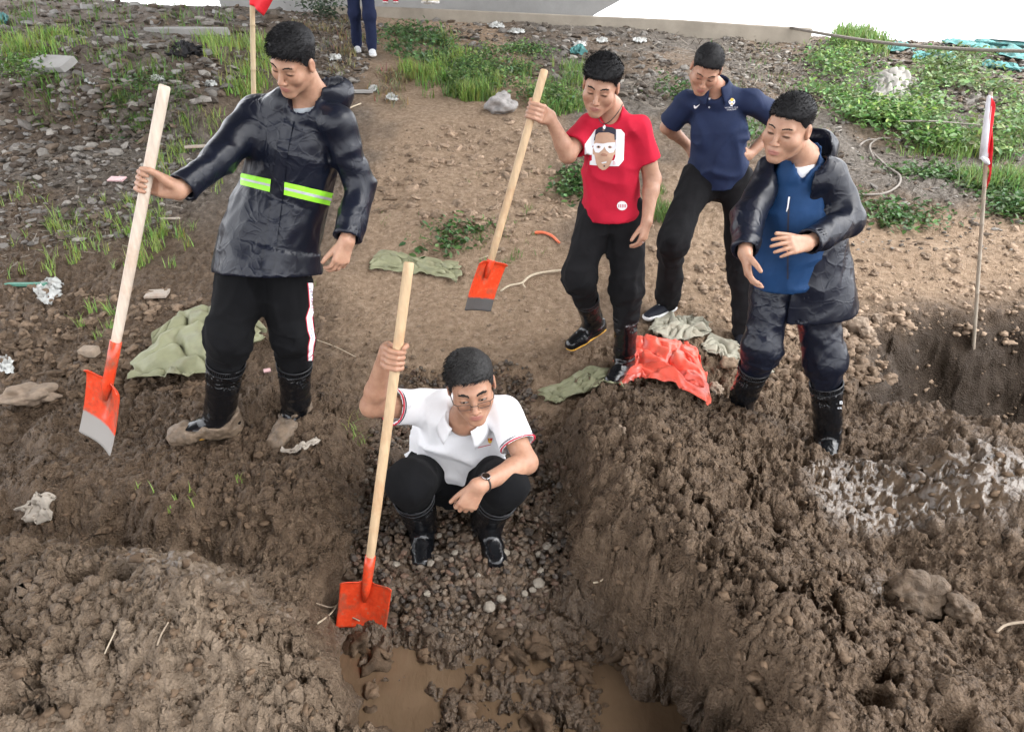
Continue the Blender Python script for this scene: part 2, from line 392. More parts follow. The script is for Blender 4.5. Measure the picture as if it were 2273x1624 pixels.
def mat_ground():
    m = NT('mud'); c = m.coord()
    n1 = m.noise(2.2, 6, 0.6, c); n2 = m.noise(22, 6, 0.65, c); n3 = m.noise(150, 3, 0.6, c)
    mud = m.ramp(n2.outputs['Fac'], [(0.28, (0.052, 0.033, 0.020)), (0.5, (0.125, 0.084, 0.054)), (0.72, (0.250, 0.178, 0.120))])
    mud = m.mix(m.math('MULTIPLY', n1.outputs['Fac'], 0.75), mud, (0.105, 0.072, 0.047))
    clay = m.ramp(n2.outputs['Fac'], [(0.3, (0.145, 0.105, 0.072)), (0.7, (0.320, 0.248, 0.180))])
    drys = m.ramp(n2.outputs['Fac'], [(0.28, (0.180, 0.120, 0.076)), (0.55, (0.310, 0.222, 0.150)), (0.8, (0.430, 0.330, 0.242))])
    greys = m.ramp(n2.outputs['Fac'], [(0.3, (0.070, 0.058, 0.048)), (0.55, (0.150, 0.130, 0.110)), (0.75, (0.290, 0.265, 0.235))])
    col = m.mix(m.attr('clay').outputs['Fac'], mud, clay)
    col = m.mix(m.attr('dry').outputs['Fac'], col, drys)
    col = m.mix(m.attr('grey').outputs['Fac'], col, greys)
    sp = m.ramp(n3.outputs['Fac'], [(0.60, (0, 0, 0)), (0.70, (1, 1, 1))])
    col = m.mix(m.math('MULTIPLY', sp, 0.35), col, (0.24, 0.21, 0.18))
    col = m.mix(m.math('MULTIPLY', m.attr('wet').outputs['Fac'], 0.6), col, (0.075, 0.054, 0.037))
    col = m.mix(m.math('MULTIPLY', m.attr('pit_shade').outputs['Fac'], 0.9), col, (0.034, 0.023, 0.015))  # pit walls and floor: shade painted into the colour, along with wet dark soil
    m.l(col, m.b.inputs['Base Color'])
    patch = m.ramp(n1.outputs['Fac'], [(0.35, (0, 0, 0)), (0.65, (1, 1, 1))])
    damp = m.math('ADD', m.math('MULTIPLY', patch, 0.18), 0.50)
    rough = m.math('SUBTRACT', m.math('ADD', damp, m.math('MULTIPLY', m.attr('dry').outputs['Fac'], 0.4)), m.math('MULTIPLY', m.attr('wet').outputs['Fac'], 0.42), clamp=True)
    rough = m.math('ADD', rough, m.math('MULTIPLY', m.attr('grey').outputs['Fac'], 0.3), clamp=True)
    m.l(rough, m.b.inputs['Roughness']); m.l(m.math('ADD', 0.22, m.math('MULTIPLY', m.attr('wet').outputs['Fac'], 0.4)), m.b.inputs['Specular IOR Level'])
    vor = m.n('ShaderNodeTexVoronoi', Scale=95.0, Randomness=1.0); m.l(c, vor.inputs['Vector'])
    h = m.math('ADD', m.math('MULTIPLY', n2.outputs['Fac'], 1.0), m.math('MULTIPLY', vor.outputs['Distance'], 0.50))
    h = m.math('ADD', h, m.math('MULTIPLY', n3.outputs['Fac'], 0.5))
    h = m.math('MULTIPLY', h, m.math('SUBTRACT', 1.0, m.math('MULTIPLY', m.attr('wet').outputs['Fac'], 0.88)))
    m.bump(h, 1.0, 0.018)
    return m.m
build_ground()

# ------------------------------------------------------------------ muddy water in the trench
def build_water():
    me = bpy.data.meshes.new('puddle_water'); xs = np.linspace(-0.75, 1.05, 70); ys = np.linspace(0.75, 2.25, 60)
    X, Y = np.meshgrid(xs, ys, indexing='ij'); n, mm = X.shape
    Z = np.full(X.size, PUD_Z) - 0.012 * sstep(1.2, 2.2, Y.ravel()) * 0
    idx = np.arange(X.size).reshape(n, mm)
    d = polysd(TRENCH, X.ravel(), Y.ravel()).reshape(n, mm)
    keep = (d[:-1, :-1] < 0.06)
    Q = np.stack([idx[:-1, :-1], idx[1:, :-1], idx[1:, 1:], idx[:-1, 1:]], -1)[keep]
    me = mesh_np('puddle_water', np.stack([X.ravel(), Y.ravel(), Z], 1), Q)
    m = NT('muddy_water'); c = m.coord()
    n1 = m.noise(4, 4, 0.6, c)
    m.l(m.ramp(n1.outputs['Fac'], [(0.3, (0.105, 0.068, 0.040)), (0.7, (0.165, 0.112, 0.070))]), m.b.inputs['Base Color'])
    m.set(Roughness=0.05, IOR=1.33)
    mp = m.n('ShaderNodeMapping'); mp.inputs['Scale'].default_value = (1, 0.45, 1); m.l(c, mp.inputs[0])
    r = m.noise(26, 3, 0.55, mp.outputs[0]); m.bump(r.outputs['Fac'], 0.25, 0.02)
    o = obj('puddle_water', me, m.m); tag(o, kind='structure')
build_water()

# ------------------------------------------------------------------ the bridge overhead
def mat_concrete(name, col, sc=3.0):
    m = NT(name); c = m.coord()
    n1 = m.noise(sc * 0.4, 6, 0.65, c); n2 = m.noise(sc * 8, 5, 0.6, c)
    a = m.ramp(n1.outputs['Fac'], [(0.3, tuple(x * 0.75 for x in col)), (0.7, tuple(x * 1.15 for x in col))])
    m.l(m.mix(m.math('MULTIPLY', n2.outputs['Fac'], 0.4), a, tuple(x * 0.8 for x in col)), m.b.inputs['Base Color'])
    m.set(Roughness=0.85); m.bump(n2.outputs['Fac'], 0.3, 0.01); return m.m
M_conc = mat_concrete('concrete', (0.30, 0.295, 0.285))
def build_bridge():
    root = thing('bridge', 'grey concrete road bridge passing overhead above the skyline', 'bridge', (0, 14, 7))
    az = R(3.3)
    def T(e, s, z): return (e * math.cos(az) + s * math.sin(az), s * math.cos(az) - e * math.sin(az), z)
    H = 7.0; e1 = 3.6; e0 = -9.5; s0, s1 = -9, 46  # deck edges are out of view, placed to let side light reach the mud
    mb = MB()
    # box girder soffit with a raked web on each side
    prof = [(e0 + 3.2, H + 1.9), (e0 + 4.5, H), (e1 - 1.7, H), (e1 - 0.4, H + 1.9)]
    v = [T(e, s0, z) for e, z in prof] + [T(e, s1, z) for e, z in prof]
    mb.add(v, [(0, 1, 5, 4), (1, 2, 6, 5), (2, 3, 7, 6), (3, 0, 4, 7), (0, 3, 2, 1), (4, 5, 6, 7)])
    mb.build('girder', M_conc, root)
    mb = MB(); prof = [(e0, H + 1.95), (e1 + 1.5, H + 1.95), (e1 + 1.5, H + 2.25), (e0, H + 2.25)]
    v = [T(e, s0, z) for e, z in prof] + [T(e, s1, z) for e, z in prof]
    mb.add(v, [(0, 1, 5, 4), (1, 2, 6, 5), (2, 3, 7, 6), (3, 0, 4, 7), (0, 3, 2, 1), (4, 5, 6, 7)])
    mb.build('deck', M_conc, root)
    mb = MB(); prof = [(e1 + 1.2, H + 2.253), (e1 + 1.48, H + 2.253), (e1 + 1.42, H + 3.1), (e1 + 1.25, H + 3.1)]
    v = [T(e, s0, z) for e, z in prof] + [T(e, s1, z) for e, z in prof]
    mb.add(v, [(0, 1, 5, 4), (1, 2, 6, 5), (2, 3, 7, 6), (3, 0, 4, 7), (0, 3, 2, 1), (4, 5, 6, 7)])
    mb.build('parapet', M_conc, root)
    # wall pier at the head of the bank, flared towards the top
    y = 18.0; q = [PY(560, 70, y), PY(1296, 46, y), PY(1330, 27, y), PY(1420, -22, y)]
    q[0].z = q[1].z = -1.0; q += [Vector((q[3].x, y, H - 0.004)), Vector((q[0].x - 1.5, y, H - 0.004))]
    q[1].x = q[1].x - 0.1; q.insert(2, PY(1303, 44, y))
    n = len(q); mb = MB(); mb.add([tuple(p) for p in q] + [(p.x, p.y + 1.6, p.z) for p in q], [tuple(range(n)), tuple(range(2 * n - 1, n - 1, -1))] + [(i, n + i, n + (i + 1) % n, (i + 1) % n) for i in range(n)])
    mb.build('pier', M_conc, root)
build_bridge()
# ================================================================== SURFACES FROM DISTANCE FIELDS
f32 = np.float32
def A3(p): return np.array([p[0], p[1], p[2]], f32)
def rcone(P, a, b, ra, rb):
    a = A3(a); b = A3(b); ba = b - a; q = P - a
    t = np.clip((q @ ba) / max(float(ba @ ba), 1e-9), 0, 1)
    return np.linalg.norm(q - t[:, None] * ba, axis=1) - (ra + (rb - ra) * t)
def chain(P, pts, rad, k=0.0):
    d = None
    for i in range(len(pts) - 1):
        e = rcone(P, pts[i], pts[i + 1], rad[i], rad[i + 1])
        d = e if d is None else (smin(d, e, k) if k else np.minimum(d, e))
    return d
def ell(P, c, r, M=None):
    q = P - A3(c); r = np.array(r, f32)
    if M is not None: q = q @ np.array(M, f32)          # columns of M are the ellipsoid's axes
    k0 = np.linalg.norm(q / r, axis=1); k1 = np.linalg.norm(q / (r * r), axis=1)
    return np.where(k1 > 1e-9, k0 * (k0 - 1) / np.maximum(k1, 1e-9), -r.min())
def smin(a, b, k):
    h = np.clip(0.5 + 0.5 * (b - a) / k, 0, 1); return b + (a - b) * h - k * h * (1 - h)
def smax(a, b, k): return -smin(-a, -b, k)
def plane(P, p, n):
    n = A3(n); n = n / np.linalg.norm(n); return (P - A3(p)) @ n
def loft(P, pts, A, B, sides, pw=2.0, flat=(False, False)):
    """tube with elliptical sections: half width A along `sides`, half depth B across"""
    n = len(pts); pts = [A3(p) for p in pts]; sides = [A3(s) for s in sides]
    best = np.full(len(P), 1e9, f32); out = np.zeros(len(P), f32)
    for i in range(n - 1):
        ba = pts[i + 1] - pts[i]; L2 = float(ba @ ba); q = P - pts[i]
        t = (q @ ba) / L2; tc = np.clip(t, 0, 1)
        r = q - tc[:, None] * ba; d2 = (r * r).sum(1)
        m = d2 < best
        if not m.any(): continue
        tn = ba / math.sqrt(L2)
        rr = r[m]; tt = tc[m][:, None]
        sd = sides[i] * (1 - tt) + sides[i + 1] * tt
        sd = sd - (sd @ tn)[:, None] * tn; sd /= np.linalg.norm(sd, axis=1)[:, None]
        fw = np.cross(np.broadcast_to(tn, sd.shape), sd)
        a = (A[i] * (1 - tt) + A[i + 1] * tt)[:, 0]; b = (B[i] * (1 - tt) + B[i + 1] * tt)[:, 0]
        x = np.abs((rr * sd).sum(1)) / a; y = np.abs((rr * fw).sum(1)) / b; u = np.abs(rr @ tn)
        mn = np.minimum(a, b)
        e = (x ** pw + y ** pw) ** (1 / pw)
        endc = (i == 0 and flat[0]), (i == n - 2 and flat[1])
        z = u / mn
        e = np.sqrt(e * e + z * z)
        dd = (e - 1) * mn
        out[m] = dd; best[m] = d2[m]
    if flat[0]: out = np.maximum(out, plane(P, pts[0], pts[0] - pts[1]))
    if flat[1]: out = np.maximum(out, plane(P, pts[-1], pts[-1] - pts[-2]))
    return out
def fold(P, s, M=None, seed=0):
    """soft ridges, -1..1; M stretches space so that the folds run along a direction"""
    q = P if M is None else P @ np.array(M, f32).T
    n = vn3(q[:, 0] * s + 31, q[:, 1] * s + 17, q[:, 2] * s + 5, seed)
    n2 = vn3(q[:, 0] * s * 2.1 + 3, q[:, 1] * s * 2.1, q[:, 2] * s * 2.1, seed + 3)
    rdg = np.clip(1 - np.abs(n) * 2.4, 0, 1); return 0.45 - 1.35 * rdg ** 1.25 + 0.28 * n2
_RM = np.array([[0.64, 0.48, 0.60], [-0.60, 0.80, 0.0], [-0.48, -0.36, 0.80]], f32)
def vl3(x, y, z, s=0):
    """value noise without smoothing: flat facets and sharp creases"""
    x0 = np.floor(x); y0 = np.floor(y); z0 = np.floor(z); fx = (x - x0).astype(f32); fy = (y - y0).astype(f32); fz = (z - z0).astype(f32)
    ix = x0.astype(np.int64); iy = y0.astype(np.int64); iz = z0.astype(np.int64)
    def pl(k):
        a = _h(ix, iy, iz + k, s); b = _h(ix + 1, iy, iz + k, s); c = _h(ix, iy + 1, iz + k, s); d = _h(ix + 1, iy + 1, iz + k, s)
        return a + (b - a) * fx + (c - a) * fy + (a - b - c + d) * fx * fy
    p0 = pl(0); return (p0 + (pl(1) - p0) * fz) * 2 - 1
def crease(P, s, M=None, seed=0):
    """crumpled sheet: facets meeting in sharp ridges"""
    q = (P if M is None else P @ np.array(M, f32).T) @ _RM
    a = vl3(q[:, 0] * s + 5, q[:, 1] * s + 2, q[:, 2] * s + 9, seed); q2 = q @ _RM; b = vl3(q2[:, 0] * s * 1.9, q2[:, 1] * s * 1.9 + 4, q2[:, 2] * s * 1.9, seed + 1)
    return 1.1 * np.abs(a) + 0.55 * np.abs(b) - 0.6
def along(axis, k):
    """matrix that compresses space along `axis` by k (folds run along axis)"""
    a = np.array(axis, float); a /= np.linalg.norm(a); return np.eye(3) + (k - 1) * np.outer(a, a)
_OFF = np.array([[0, 0, 0], [1, 0, 0], [0, 1, 0], [1, 1, 0], [0, 0, 1], [1, 0, 1], [0, 1, 1], [1, 1, 1]])
_EDG = [(0, 1), (2, 3), (4, 5), (6, 7), (0, 2), (1, 3), (4, 6), (5, 7), (0, 4), (1, 5), (2, 6), (3, 7)]
def surfnet(f, lo, hi, h):
    lo = np.array(lo, float); hi = np.array(hi, float); B = 4
    nb = np.maximum(1, np.ceil((hi - lo) / (h * B)).astype(int)); N = nb * B + 1
    cx = [lo[i] + np.arange(nb[i] + 1) * h * B for i in range(3)]
    G = np.stack(np.meshgrid(*cx, indexing='ij'), -1).reshape(-1, 3).astype(f32)
    cv = f(G).reshape(nb + 1)
    lim = h * B * 2.0
    near = np.abs(cv) < lim
    act = np.zeros(nb, bool)
    for o in _OFF: act |= near[o[0]:o[0] + nb[0], o[1]:o[1] + nb[1], o[2]:o[2] + nb[2]]
    val = np.repeat(np.repeat(np.repeat(cv[:-1, :-1, :-1], B, 0), B, 1), B, 2)
    val = np.pad(val, ((0, 1), (0, 1), (0, 1)), mode='edge').astype(f32)
    am = np.zeros(N, bool)
    ab = np.argwhere(act)
    for bi in range(B + 1):
        for bj in range(B + 1):
            for bk in range(B + 1):
                am[ab[:, 0] * B + bi, ab[:, 1] * B + bj, ab[:, 2] * B + bk] = True
    ii = np.argwhere(am)
    Pf = (lo + ii * h).astype(f32)
    val[am] = np.concatenate([f(Pf[k:k + 400000]) for k in range(0, len(Pf), 400000)])
    s = val < 0
    cs = np.zeros(N - 1, np.int8)
    for o in _OFF: cs += s[o[0]:o[0] + N[0] - 1, o[1]:o[1] + N[1] - 1, o[2]:o[2] + N[2] - 1]
    mask = (cs > 0) & (cs < 8)
    C = np.argwhere(mask)
    vid = np.full(N - 1, -1, np.int32); vid[mask] = np.arange(len(C))
    cvv = np.stack([val[C[:, 0] + o[0], C[:, 1] + o[1], C[:, 2] + o[2]] for o in _OFF], 1)
    acc = np.zeros((len(C), 3)); cnt = np.zeros(len(C))
    for a, b in _EDG:
        va, vb = cvv[:, a], cvv[:, b]; m = (va < 0) != (vb < 0)
        t = np.where(m, va / np.where(m, va - vb, 1), 0)
        acc += m[:, None] * (_OFF[a] + t[:, None] * (_OFF[b] - _OFF[a])); cnt += m
    V = lo + (C + acc / cnt[:, None]) * h
    quads = []
    for ax in range(3):
        b1, b2 = (ax + 1) % 3, (ax + 2) % 3
        sl0 = [slice(None)] * 3; sl1 = [slice(None)] * 3
        sl0[ax] = slice(0, N[ax] - 1); sl1[ax] = slice(1, N[ax])
        ch = s[tuple(sl0)] != s[tuple(sl1)]
        E = np.argwhere(ch)
        ok = (E[:, b1] > 0) & (E[:, b1] < N[b1] - 1) & (E[:, b2] > 0) & (E[:, b2] < N[b2] - 1)
        E = E[ok]
        def cell(d1, d2):
            q = E.copy(); q[:, b1] += d1; q[:, b2] += d2
            return vid[q[:, 0], q[:, 1], q[:, 2]]
        q = np.stack([cell(-1, -1), cell(0, -1), cell(0, 0), cell(-1, 0)], 1)
        ins = s[E[:, 0], E[:, 1], E[:, 2]]
        q[~ins] = q[~ins][:, ::-1]
        quads.append(q)
    Q = np.concatenate(quads); Q = Q[(Q >= 0).all(1)]
    return V, Q
def bounds(pts, pad):
    a = np.array([[p[0], p[1], p[2]] for p in pts]); return a.min(0) - pad, a.max(0) + pad
def sdf_obj(name, f, lo, hi, h, mat, parent=None, col=None):
    V, Q = surfnet(f, lo, hi, h); me = mesh_np(name, V, Q)
    if col is not None: attr(me, 'tint', col(V.astype(f32)))
    o = obj(name, me, mat)
    if parent is not None: adopt(o, parent)
    return o
def lerp(a, b, t): return Vector(a) * (1 - t) + Vector(b) * t

# ================================================================== HUMAN PIECES
def head_frame(c, face, up=(0, 0, 1)):
    fy = Vector(face).normalized(); fx = fy.cross(Vector(up)).normalized(); fz = fx.cross(fy)
    return A3(c), np.array([fx, fy, fz], f32)               # rows: right, forward, up
HL_Y = np.array([-0.13, -0.05, -0.026, -0.014, 0.012, 0.024, 0.045, 0.066, 0.085, 0.13])
HL_Z = np.array([-0.075, -0.070, -0.030, 0.008, -0.012, 0.004, 0.046, 0.060, 0.064, 0.064])
class Head:
    def __init__(s, c, face, up=(0, 0, 1), scale=1.0, fat=1.0, hairline=0.0, hair_top=0.018, hair_side=0.006, wave=0.0, nose=1.0, jaw=1.0, mouth=1.0):
        s.c, s.M = head_frame(c, face, up); s.s = scale; s.fat = fat
        s.nose = nose; s.jaw = jaw; s.mouth = mouth; s.hl = hairline; s.ht = hair_top; s.hs = hair_side; s.wave = wave
    def loc(s, P): return ((P - s.c) @ s.M.T) / s.s
    def w(s, p): return Vector(s.c + (np.array(p, f32) * s.s) @ s.M)
    def f(s, P):
        q = s.loc(P); q = np.abs(q) * np.array([1, 0, 0], f32) + q * np.array([0, 1, 1], f32)      # mirror in x
        ft = s.fat
        d = ell(q, (0, -0.014, 0.032), (0.077, 0.097, 0.086))
        d = smin(d, ell(q, (0, 0.026, -0.035), (0.064 * ft, 0.063, 0.078)), 0.03)
        d = smin(d, rcone(q, (0.047 * ft * s.jaw, 0.0, -0.060 - 0.006 * (s.jaw - 1) * 10), (0.012 * s.jaw, 0.068, -0.100), 0.026, 0.020), 0.028)
        d = smin(d, ell(q, (0, 0.078, -0.104), (0.022, 0.018, 0.016)), 0.02)
        d = smin(d, ell(q, (0.044 * ft, 0.056, -0.030), (0.024, 0.026, 0.026)), 0.022)
        d = smin(d, rcone(q, (0.0, 0.081, 0.018), (0.040, 0.070, 0.020), 0.013, 0.012), 0.016)      # brow
        d = smax(d, -ell(q, (0.032, 0.099, -0.001), (0.020, 0.017, 0.0125)), 0.012)                 # socket
        d = smin(d, ell(q, (0.032, 0.0725, -0.001), (0.0165, 0.0145, 0.0115)), 0.004)               # lids over the eyeball
        d = smin(d, rcone(q, (0, 0.088, 0.004), (0, 0.1085 + 0.006 * (s.nose - 1), -0.034 * s.nose), 0.0075, 0.0110 * s.nose), 0.011)        # nose
        d = smin(d, ell(q, (0.0125 * s.nose, 0.099, -0.0385 * s.nose), (0.0085, 0.010, 0.0075)), 0.005)
        d = smax(d, -ell(q, (0.007, 0.107, -0.0465), (0.004, 0.006, 0.003)), 0.003)
        d = smin(d, ell(q, (0, 0.077, -0.070), (0.032, 0.022, 0.024)), 0.014)                       # muzzle
        d = smin(d, ell(q, (0, 0.0935, -0.0655), (0.021 * s.mouth, 0.0085, 0.0050)), 0.003)
        d = smin(d, ell(q, (0, 0.0925, -0.0765), (0.018, 0.0090, 0.0062)), 0.003)
        d = smax(d, -rcone(q, (0, 0.1045, -0.0708), (0.024, 0.095, -0.0715), 0.0022, 0.0016), 0.002)  # mouth line
        e = ell(q, (0.081, -0.008, -0.006), (0.0085, 0.019, 0.031))                                   # ear
        e = smax(e, -ell(q, (0.092, -0.004, -0.002), (0.008, 0.011, 0.020)), 0.004)
        d = smin(d, e, 0.006)
        return d * s.s
    def tint(s, V):
        q = s.loc(V); c = np.zeros((len(V), 3), f32)
        ax = np.abs(q[:, 0]); y = q[:, 1]; z = q[:, 2]
        lip = sstep(1.15, 0.85, np.sqrt((ax / 0.024) ** 2 + ((z + 0.071) / 0.0105) ** 2)) * (y > 0.06)
        c[:, 0] = lip
        eye = sstep(1.2, 0.7, np.sqrt(((ax - 0.032) / 0.017) ** 2 + ((z + 0.0055) / 0.0055) ** 2)) * (y > 0.05)
        c[:, 1] = 0.8 * eye
        chk = np.exp(-(((ax - 0.048) / 0.022) ** 2 + ((z + 0.035) / 0.022) ** 2)) * (y > 0) + np.exp(-((ax / 0.014) ** 2 + ((z + 0.036) / 0.014) ** 2)) * (y > 0.08)
        ear = sstep(0.072, 0.08, ax) * (y < 0.02) * (y > -0.04)
        c[:, 2] = np.clip(0.7 * chk + 0.9 * ear, 0, 1)
        return c
    def hair_f(s, P):
        q = s.loc(P); x, y, z = q[:, 0], q[:, 1], q[:, 2]
        topw = sstep(0.02, 0.085, z)
        off = s.hs + (s.ht - s.hs) * topw
        d = ell(q, (0, -0.014, 0.032), (0.077, 0.097, 0.086)) - off * (0.85 + 0.18 * vn3(q[:, 0] * 30, q[:, 1] * 30, q[:, 2] * 20, 5) * topw)
        hl = np.interp(y, HL_Y, HL_Z).astype(f32) + s.hl * sstep(0.03, 0.07, y) + 0.004 * vn2(x * 180, y * 180, 3)
        hl = hl - s.hl * 0.0
        cut = (hl - z) * 0.75
        d = smax(d, cut, 0.008)
        d = d + 0.0006 * fold(q, 60, along((0.3, 1, 0.2), 0.25), 3)
        return d * s.s
    def bbox(s, pad=0.0):
        P = [s.w((x, y, z)) for x in (-0.1, 0.1) for y in (-0.125, 0.135) for z in (-0.135, 0.145)]
        return bounds(P, pad)

def relaxed_hand(w, d, n, t, curl=(0.25, 0.3, 0.35, 0.4), spread=0.06, thumb=0.5, scale=1.0):
    """list of chains; w wrist, d towards the fingers, n out of the palm, t towards the thumb"""
    d = Vector(d).normalized(); n = Vector(n); n = (n - d * n.dot(d)).normalized(); t0 = Vector(t)
    t = n.cross(d); t = t if t.dot(t0) > 0 else -t
    S = scale; w = Vector(w); ch = []
    L = [0.070, 0.078, 0.073, 0.058]; off = [0.028, 0.0095, -0.0095, -0.027]; base = [0.086, 0.089, 0.085, 0.078]
    for i in range(4):
        k = w + d * base[i] * S + t * off[i] * S
        ch.append(([w + t * off[i] * 0.55 * S, k], [0.017 * S, 0.0118 * S]))
        a = 0.15 + curl[i] * 0.5; p = k; dd = d + t * spread * (1.5 - i)
        pts = [k]; r = [0.0098, 0.0088, 0.0080, 0.0070]
        for j, fr in enumerate((0.46, 0.30, 0.24)):
            dv = (dd * math.cos(a) + n * math.sin(a)).normalized(); p = p + dv * L[i] * fr * S; pts.append(p); a += curl[i] * (1.25 if j == 0 else 0.8)
        ch.append((pts, [x * S * (0.92 if i == 3 else 1) for x in r]))
    b = w + d * 0.022 * S + t * 0.020 * S + n * 0.006 * S
    dv = (d * (1 - thumb * 0.45) + t * (0.35 + thumb * 0.45) + n * 0.35).normalized()
    p1 = b + dv * 0.040 * S; dv2 = (dv + d * 0.35 + n * 0.12).normalized(); p2 = p1 + dv2 * 0.033 * S
    p3 = p2 + (dv2 + d * 0.25).normalized() * 0.026 * S
    ch.append(([w + t * 0.008 * S, b, p1, p2, p3], [0.019 * S, 0.0165 * S, 0.0125 * S, 0.0105 * S, 0.0085 * S]))
    return ch
def grip_hand(c, ax, ws, r, sgn=1, scale=1.0):
    """hand closed round a shaft: c on the shaft axis, ax along it (thumb end), ws towards the wrist"""
    ax = Vector(ax).normalized(); u = Vector(ws); u = (u - ax * u.dot(ax)).normalized(); v = ax.cross(u) * sgn
    S = scale; c = Vector(c); ch = []
    def pol(a, rad, h): return c + (u * math.cos(R(a)) + v * math.sin(R(a))) * rad + ax * h
    wr = c + u * (r + 0.088 * S) + v * 0.004
    offs = [0.031, 0.0105, -0.010, -0.030]
    for i in range(4):
        h = offs[i] * S; e = 0.0 if i < 3 else -0.002
        k = pol(48, r + 0.028 * S, h * 1.02)
        ch.append(([wr + ax * h * 0.55, pol(14, r + 0.036 * S, h * 0.9), k], [0.017 * S, 0.0155 * S, 0.0125 * S]))
        ch.append(([k, pol(100, r + 0.0135 * S, h), pol(165, r + 0.0095 * S, h * 0.98), pol(222, r + 0.0085 * S, h * 0.95), pol(262, r + 0.008 * S, h * 0.93)], [0.0115 * S, 0.0100 * S, 0.0095 * S, 0.0085 * S, 0.0072 * S]))
    ch.append(([wr + ax * 0.008, pol(-14, r + 0.045 * S, 0.022 * S), pol(-42, r + 0.020 * S, 0.042 * S), pol(-92, r + 0.012 * S, 0.050 * S), pol(-150, r + 0.0095 * S, 0.046 * S)], [0.018 * S, 0.0175 * S, 0.0130 * S, 0.0108 * S, 0.0082 * S]))
    return ch, wr
def hand_f(P, chs):
    d = None; fing = None
    for pts, rad in chs:
        e = chain(P, pts, rad)
        if len(pts) <= 3: d = e if d is None else smin(d, e, 0.012)
        else: fing = e if fing is None else smin(fing, e, 0.0022)
    return smin(d, fing, 0.006)
def arm_island(sh, el, wr, chs, h=0.0042, r=(0.050, 0.042, 0.040, 0.0265), start=0.0, flatten=True):
    """upper arm from `start`, forearm and hand as one surface"""
    s0 = lerp(sh, el, start); m = lerp(el, wr, 0.28)
    last = chs[0][0][0]
    pts = [s0, el, m, wr]; rad = [r[0], r[1], r[2], r[3]]
    wrp = lerp(el, wr, 0.97)
    def f(P):
        d = chain(P, pts, rad, 0.02)
        return smin(d, hand_f(P, chs), 0.018)
    allp = [s0, el, wr] + [p for c, _ in chs for p in c]
    lo, hi = bounds(allp, 0.062)
    return surfnet(f, lo, hi, h)
def split_arm(sh, el, wr, chs, hh=0.0026, **kw):
    """forearm and hand, finer towards the hand"""
    allp = [p for c, _ in chs for p in c]
    return arm_island(sh, el, wr, chs, h=hh, **kw)
def joined(name, parts, mat, parent):
    Vs = []; Qs = []; n = 0; T = []
    for V, Q, t in parts:
        Vs.append(V); Qs.append(Q + n); n += len(V); T.append(np.zeros((len(V), 3), f32) if t is None else t)
    me = mesh_np(name, np.concatenate(Vs), np.concatenate(Qs)); attr(me, 'tint', np.concatenate(T))
    return adopt(obj(name, me, mat), parent)

def hair_strands(hd, name, V, N, mat, parent, count, L, comb=(0, 0.6, 0.3), wid=0.0009, seed=1, stand=0.7, grey=0.0):
    """short strands rooted on the hair cap"""
    r = np.random.default_rng(seed); q = hd.loc(V.astype(f32))
    hl = np.interp(q[:, 1], HL_Y, HL_Z) + hd.hl * sstep(0.03, 0.07, q[:, 1])
    ok = np.where((q[:, 2] > hl - 0.002))[0]
    i = r.choice(ok, count); base = V[i] + r.normal(0, 0.0012, (count, 3)); nr = N[i]
    cw = np.array(hd.M.T @ np.array(comb, f32))
    tw = sstep(0.0, 0.08, q[i, 2]); ln = L * (0.35 + 0.65 * tw) * r.uniform(0.6, 1.25, count)
    dr = nr * stand + cw[None] * (0.35 + 0.65 * tw)[:, None] + r.normal(0, 0.13, (count, 3)); dr /= np.linalg.norm(dr, axis=1)[:, None]
    sd = np.cross(dr, r.normal(0, 1, (count, 3))); sd /= np.linalg.norm(sd, axis=1)[:, None]
    dr2 = dr + cw[None] * 0.6 - nr * 0.25; dr2 /= np.linalg.norm(dr2, axis=1)[:, None]
    a = base - nr * 0.002 - sd * wid; b = base - nr * 0.002 + sd * wid; m1 = base + dr * (ln * 0.55)[:, None]
    c = m1 - sd * wid * 0.8; d = m1 + sd * wid * 0.8; e = m1 + dr2 * (ln * 0.5)[:, None]
    VV = np.stack([a, b, d, c, e], 1).reshape(-1, 3); k = np.arange(count) * 5
    Q = np.stack([k, k + 1, k + 2, k + 3], 1); T = np.stack([k + 3, k + 2, k + 4], 1)
    return VV, Q, T
# ================================================================== PEOPLE
def mat_skin(name, col, lip=(0.36, 0.14, 0.12)):
    m = NT(name); c = m.coord(); t = m.attr('tint'); sp = m.n('ShaderNodeSeparateColor'); m.l(t.outputs['Color'], sp.inputs[0])
    n = m.noise(45, 4, 0.6, c); n2 = m.noise(400, 2, 0.5, c)
    a = m.ramp(n.outputs['Fac'], [(0.3, (col[0] * 0.88, col[1] * 0.80, col[2] * 0.78)), (0.7, tuple(min(1, x * 1.08) for x in col))])
    a = m.mix(m.math('MULTIPLY', sp.outputs[2], 0.20), a, (col[0] * 0.95, col[1] * 0.62, col[2] * 0.55))
    a = m.mix(m.math('MULTIPLY', sp.outputs[1], 0.85), a, (0.035, 0.020, 0.015))
    a = m.mix(m.math('MULTIPLY', sp.outputs[0], 0.75), a, lip)
    m.l(a, m.b.inputs['Base Color']); m.set(Roughness=0.48, Subsurface_Weight=0.12, Subsurface_Scale=0.012)
    m.b.inputs['Subsurface Radius'].default_value = (1.0, 0.35, 0.2)
    m.b.inputs['Specular IOR Level'].default_value = 0.4
    m.bump(n2.outputs['Fac'], 0.12, 0.002); return m.m
def mat_hair(name, col, grey=0.0):
    m = NT(name); c = m.coord(); n = m.noise(160, 3, 0.6, c)
    hi = tuple(x * 2.2 + grey for x in col)
    m.l(m.ramp(n.outputs['Fac'], [(0.42, col), (0.75, hi)]), m.b.inputs['Base Color']); m.set(Roughness=0.6)
    m.b.inputs['Specular IOR Level'].default_value = 0.2
    return m.m
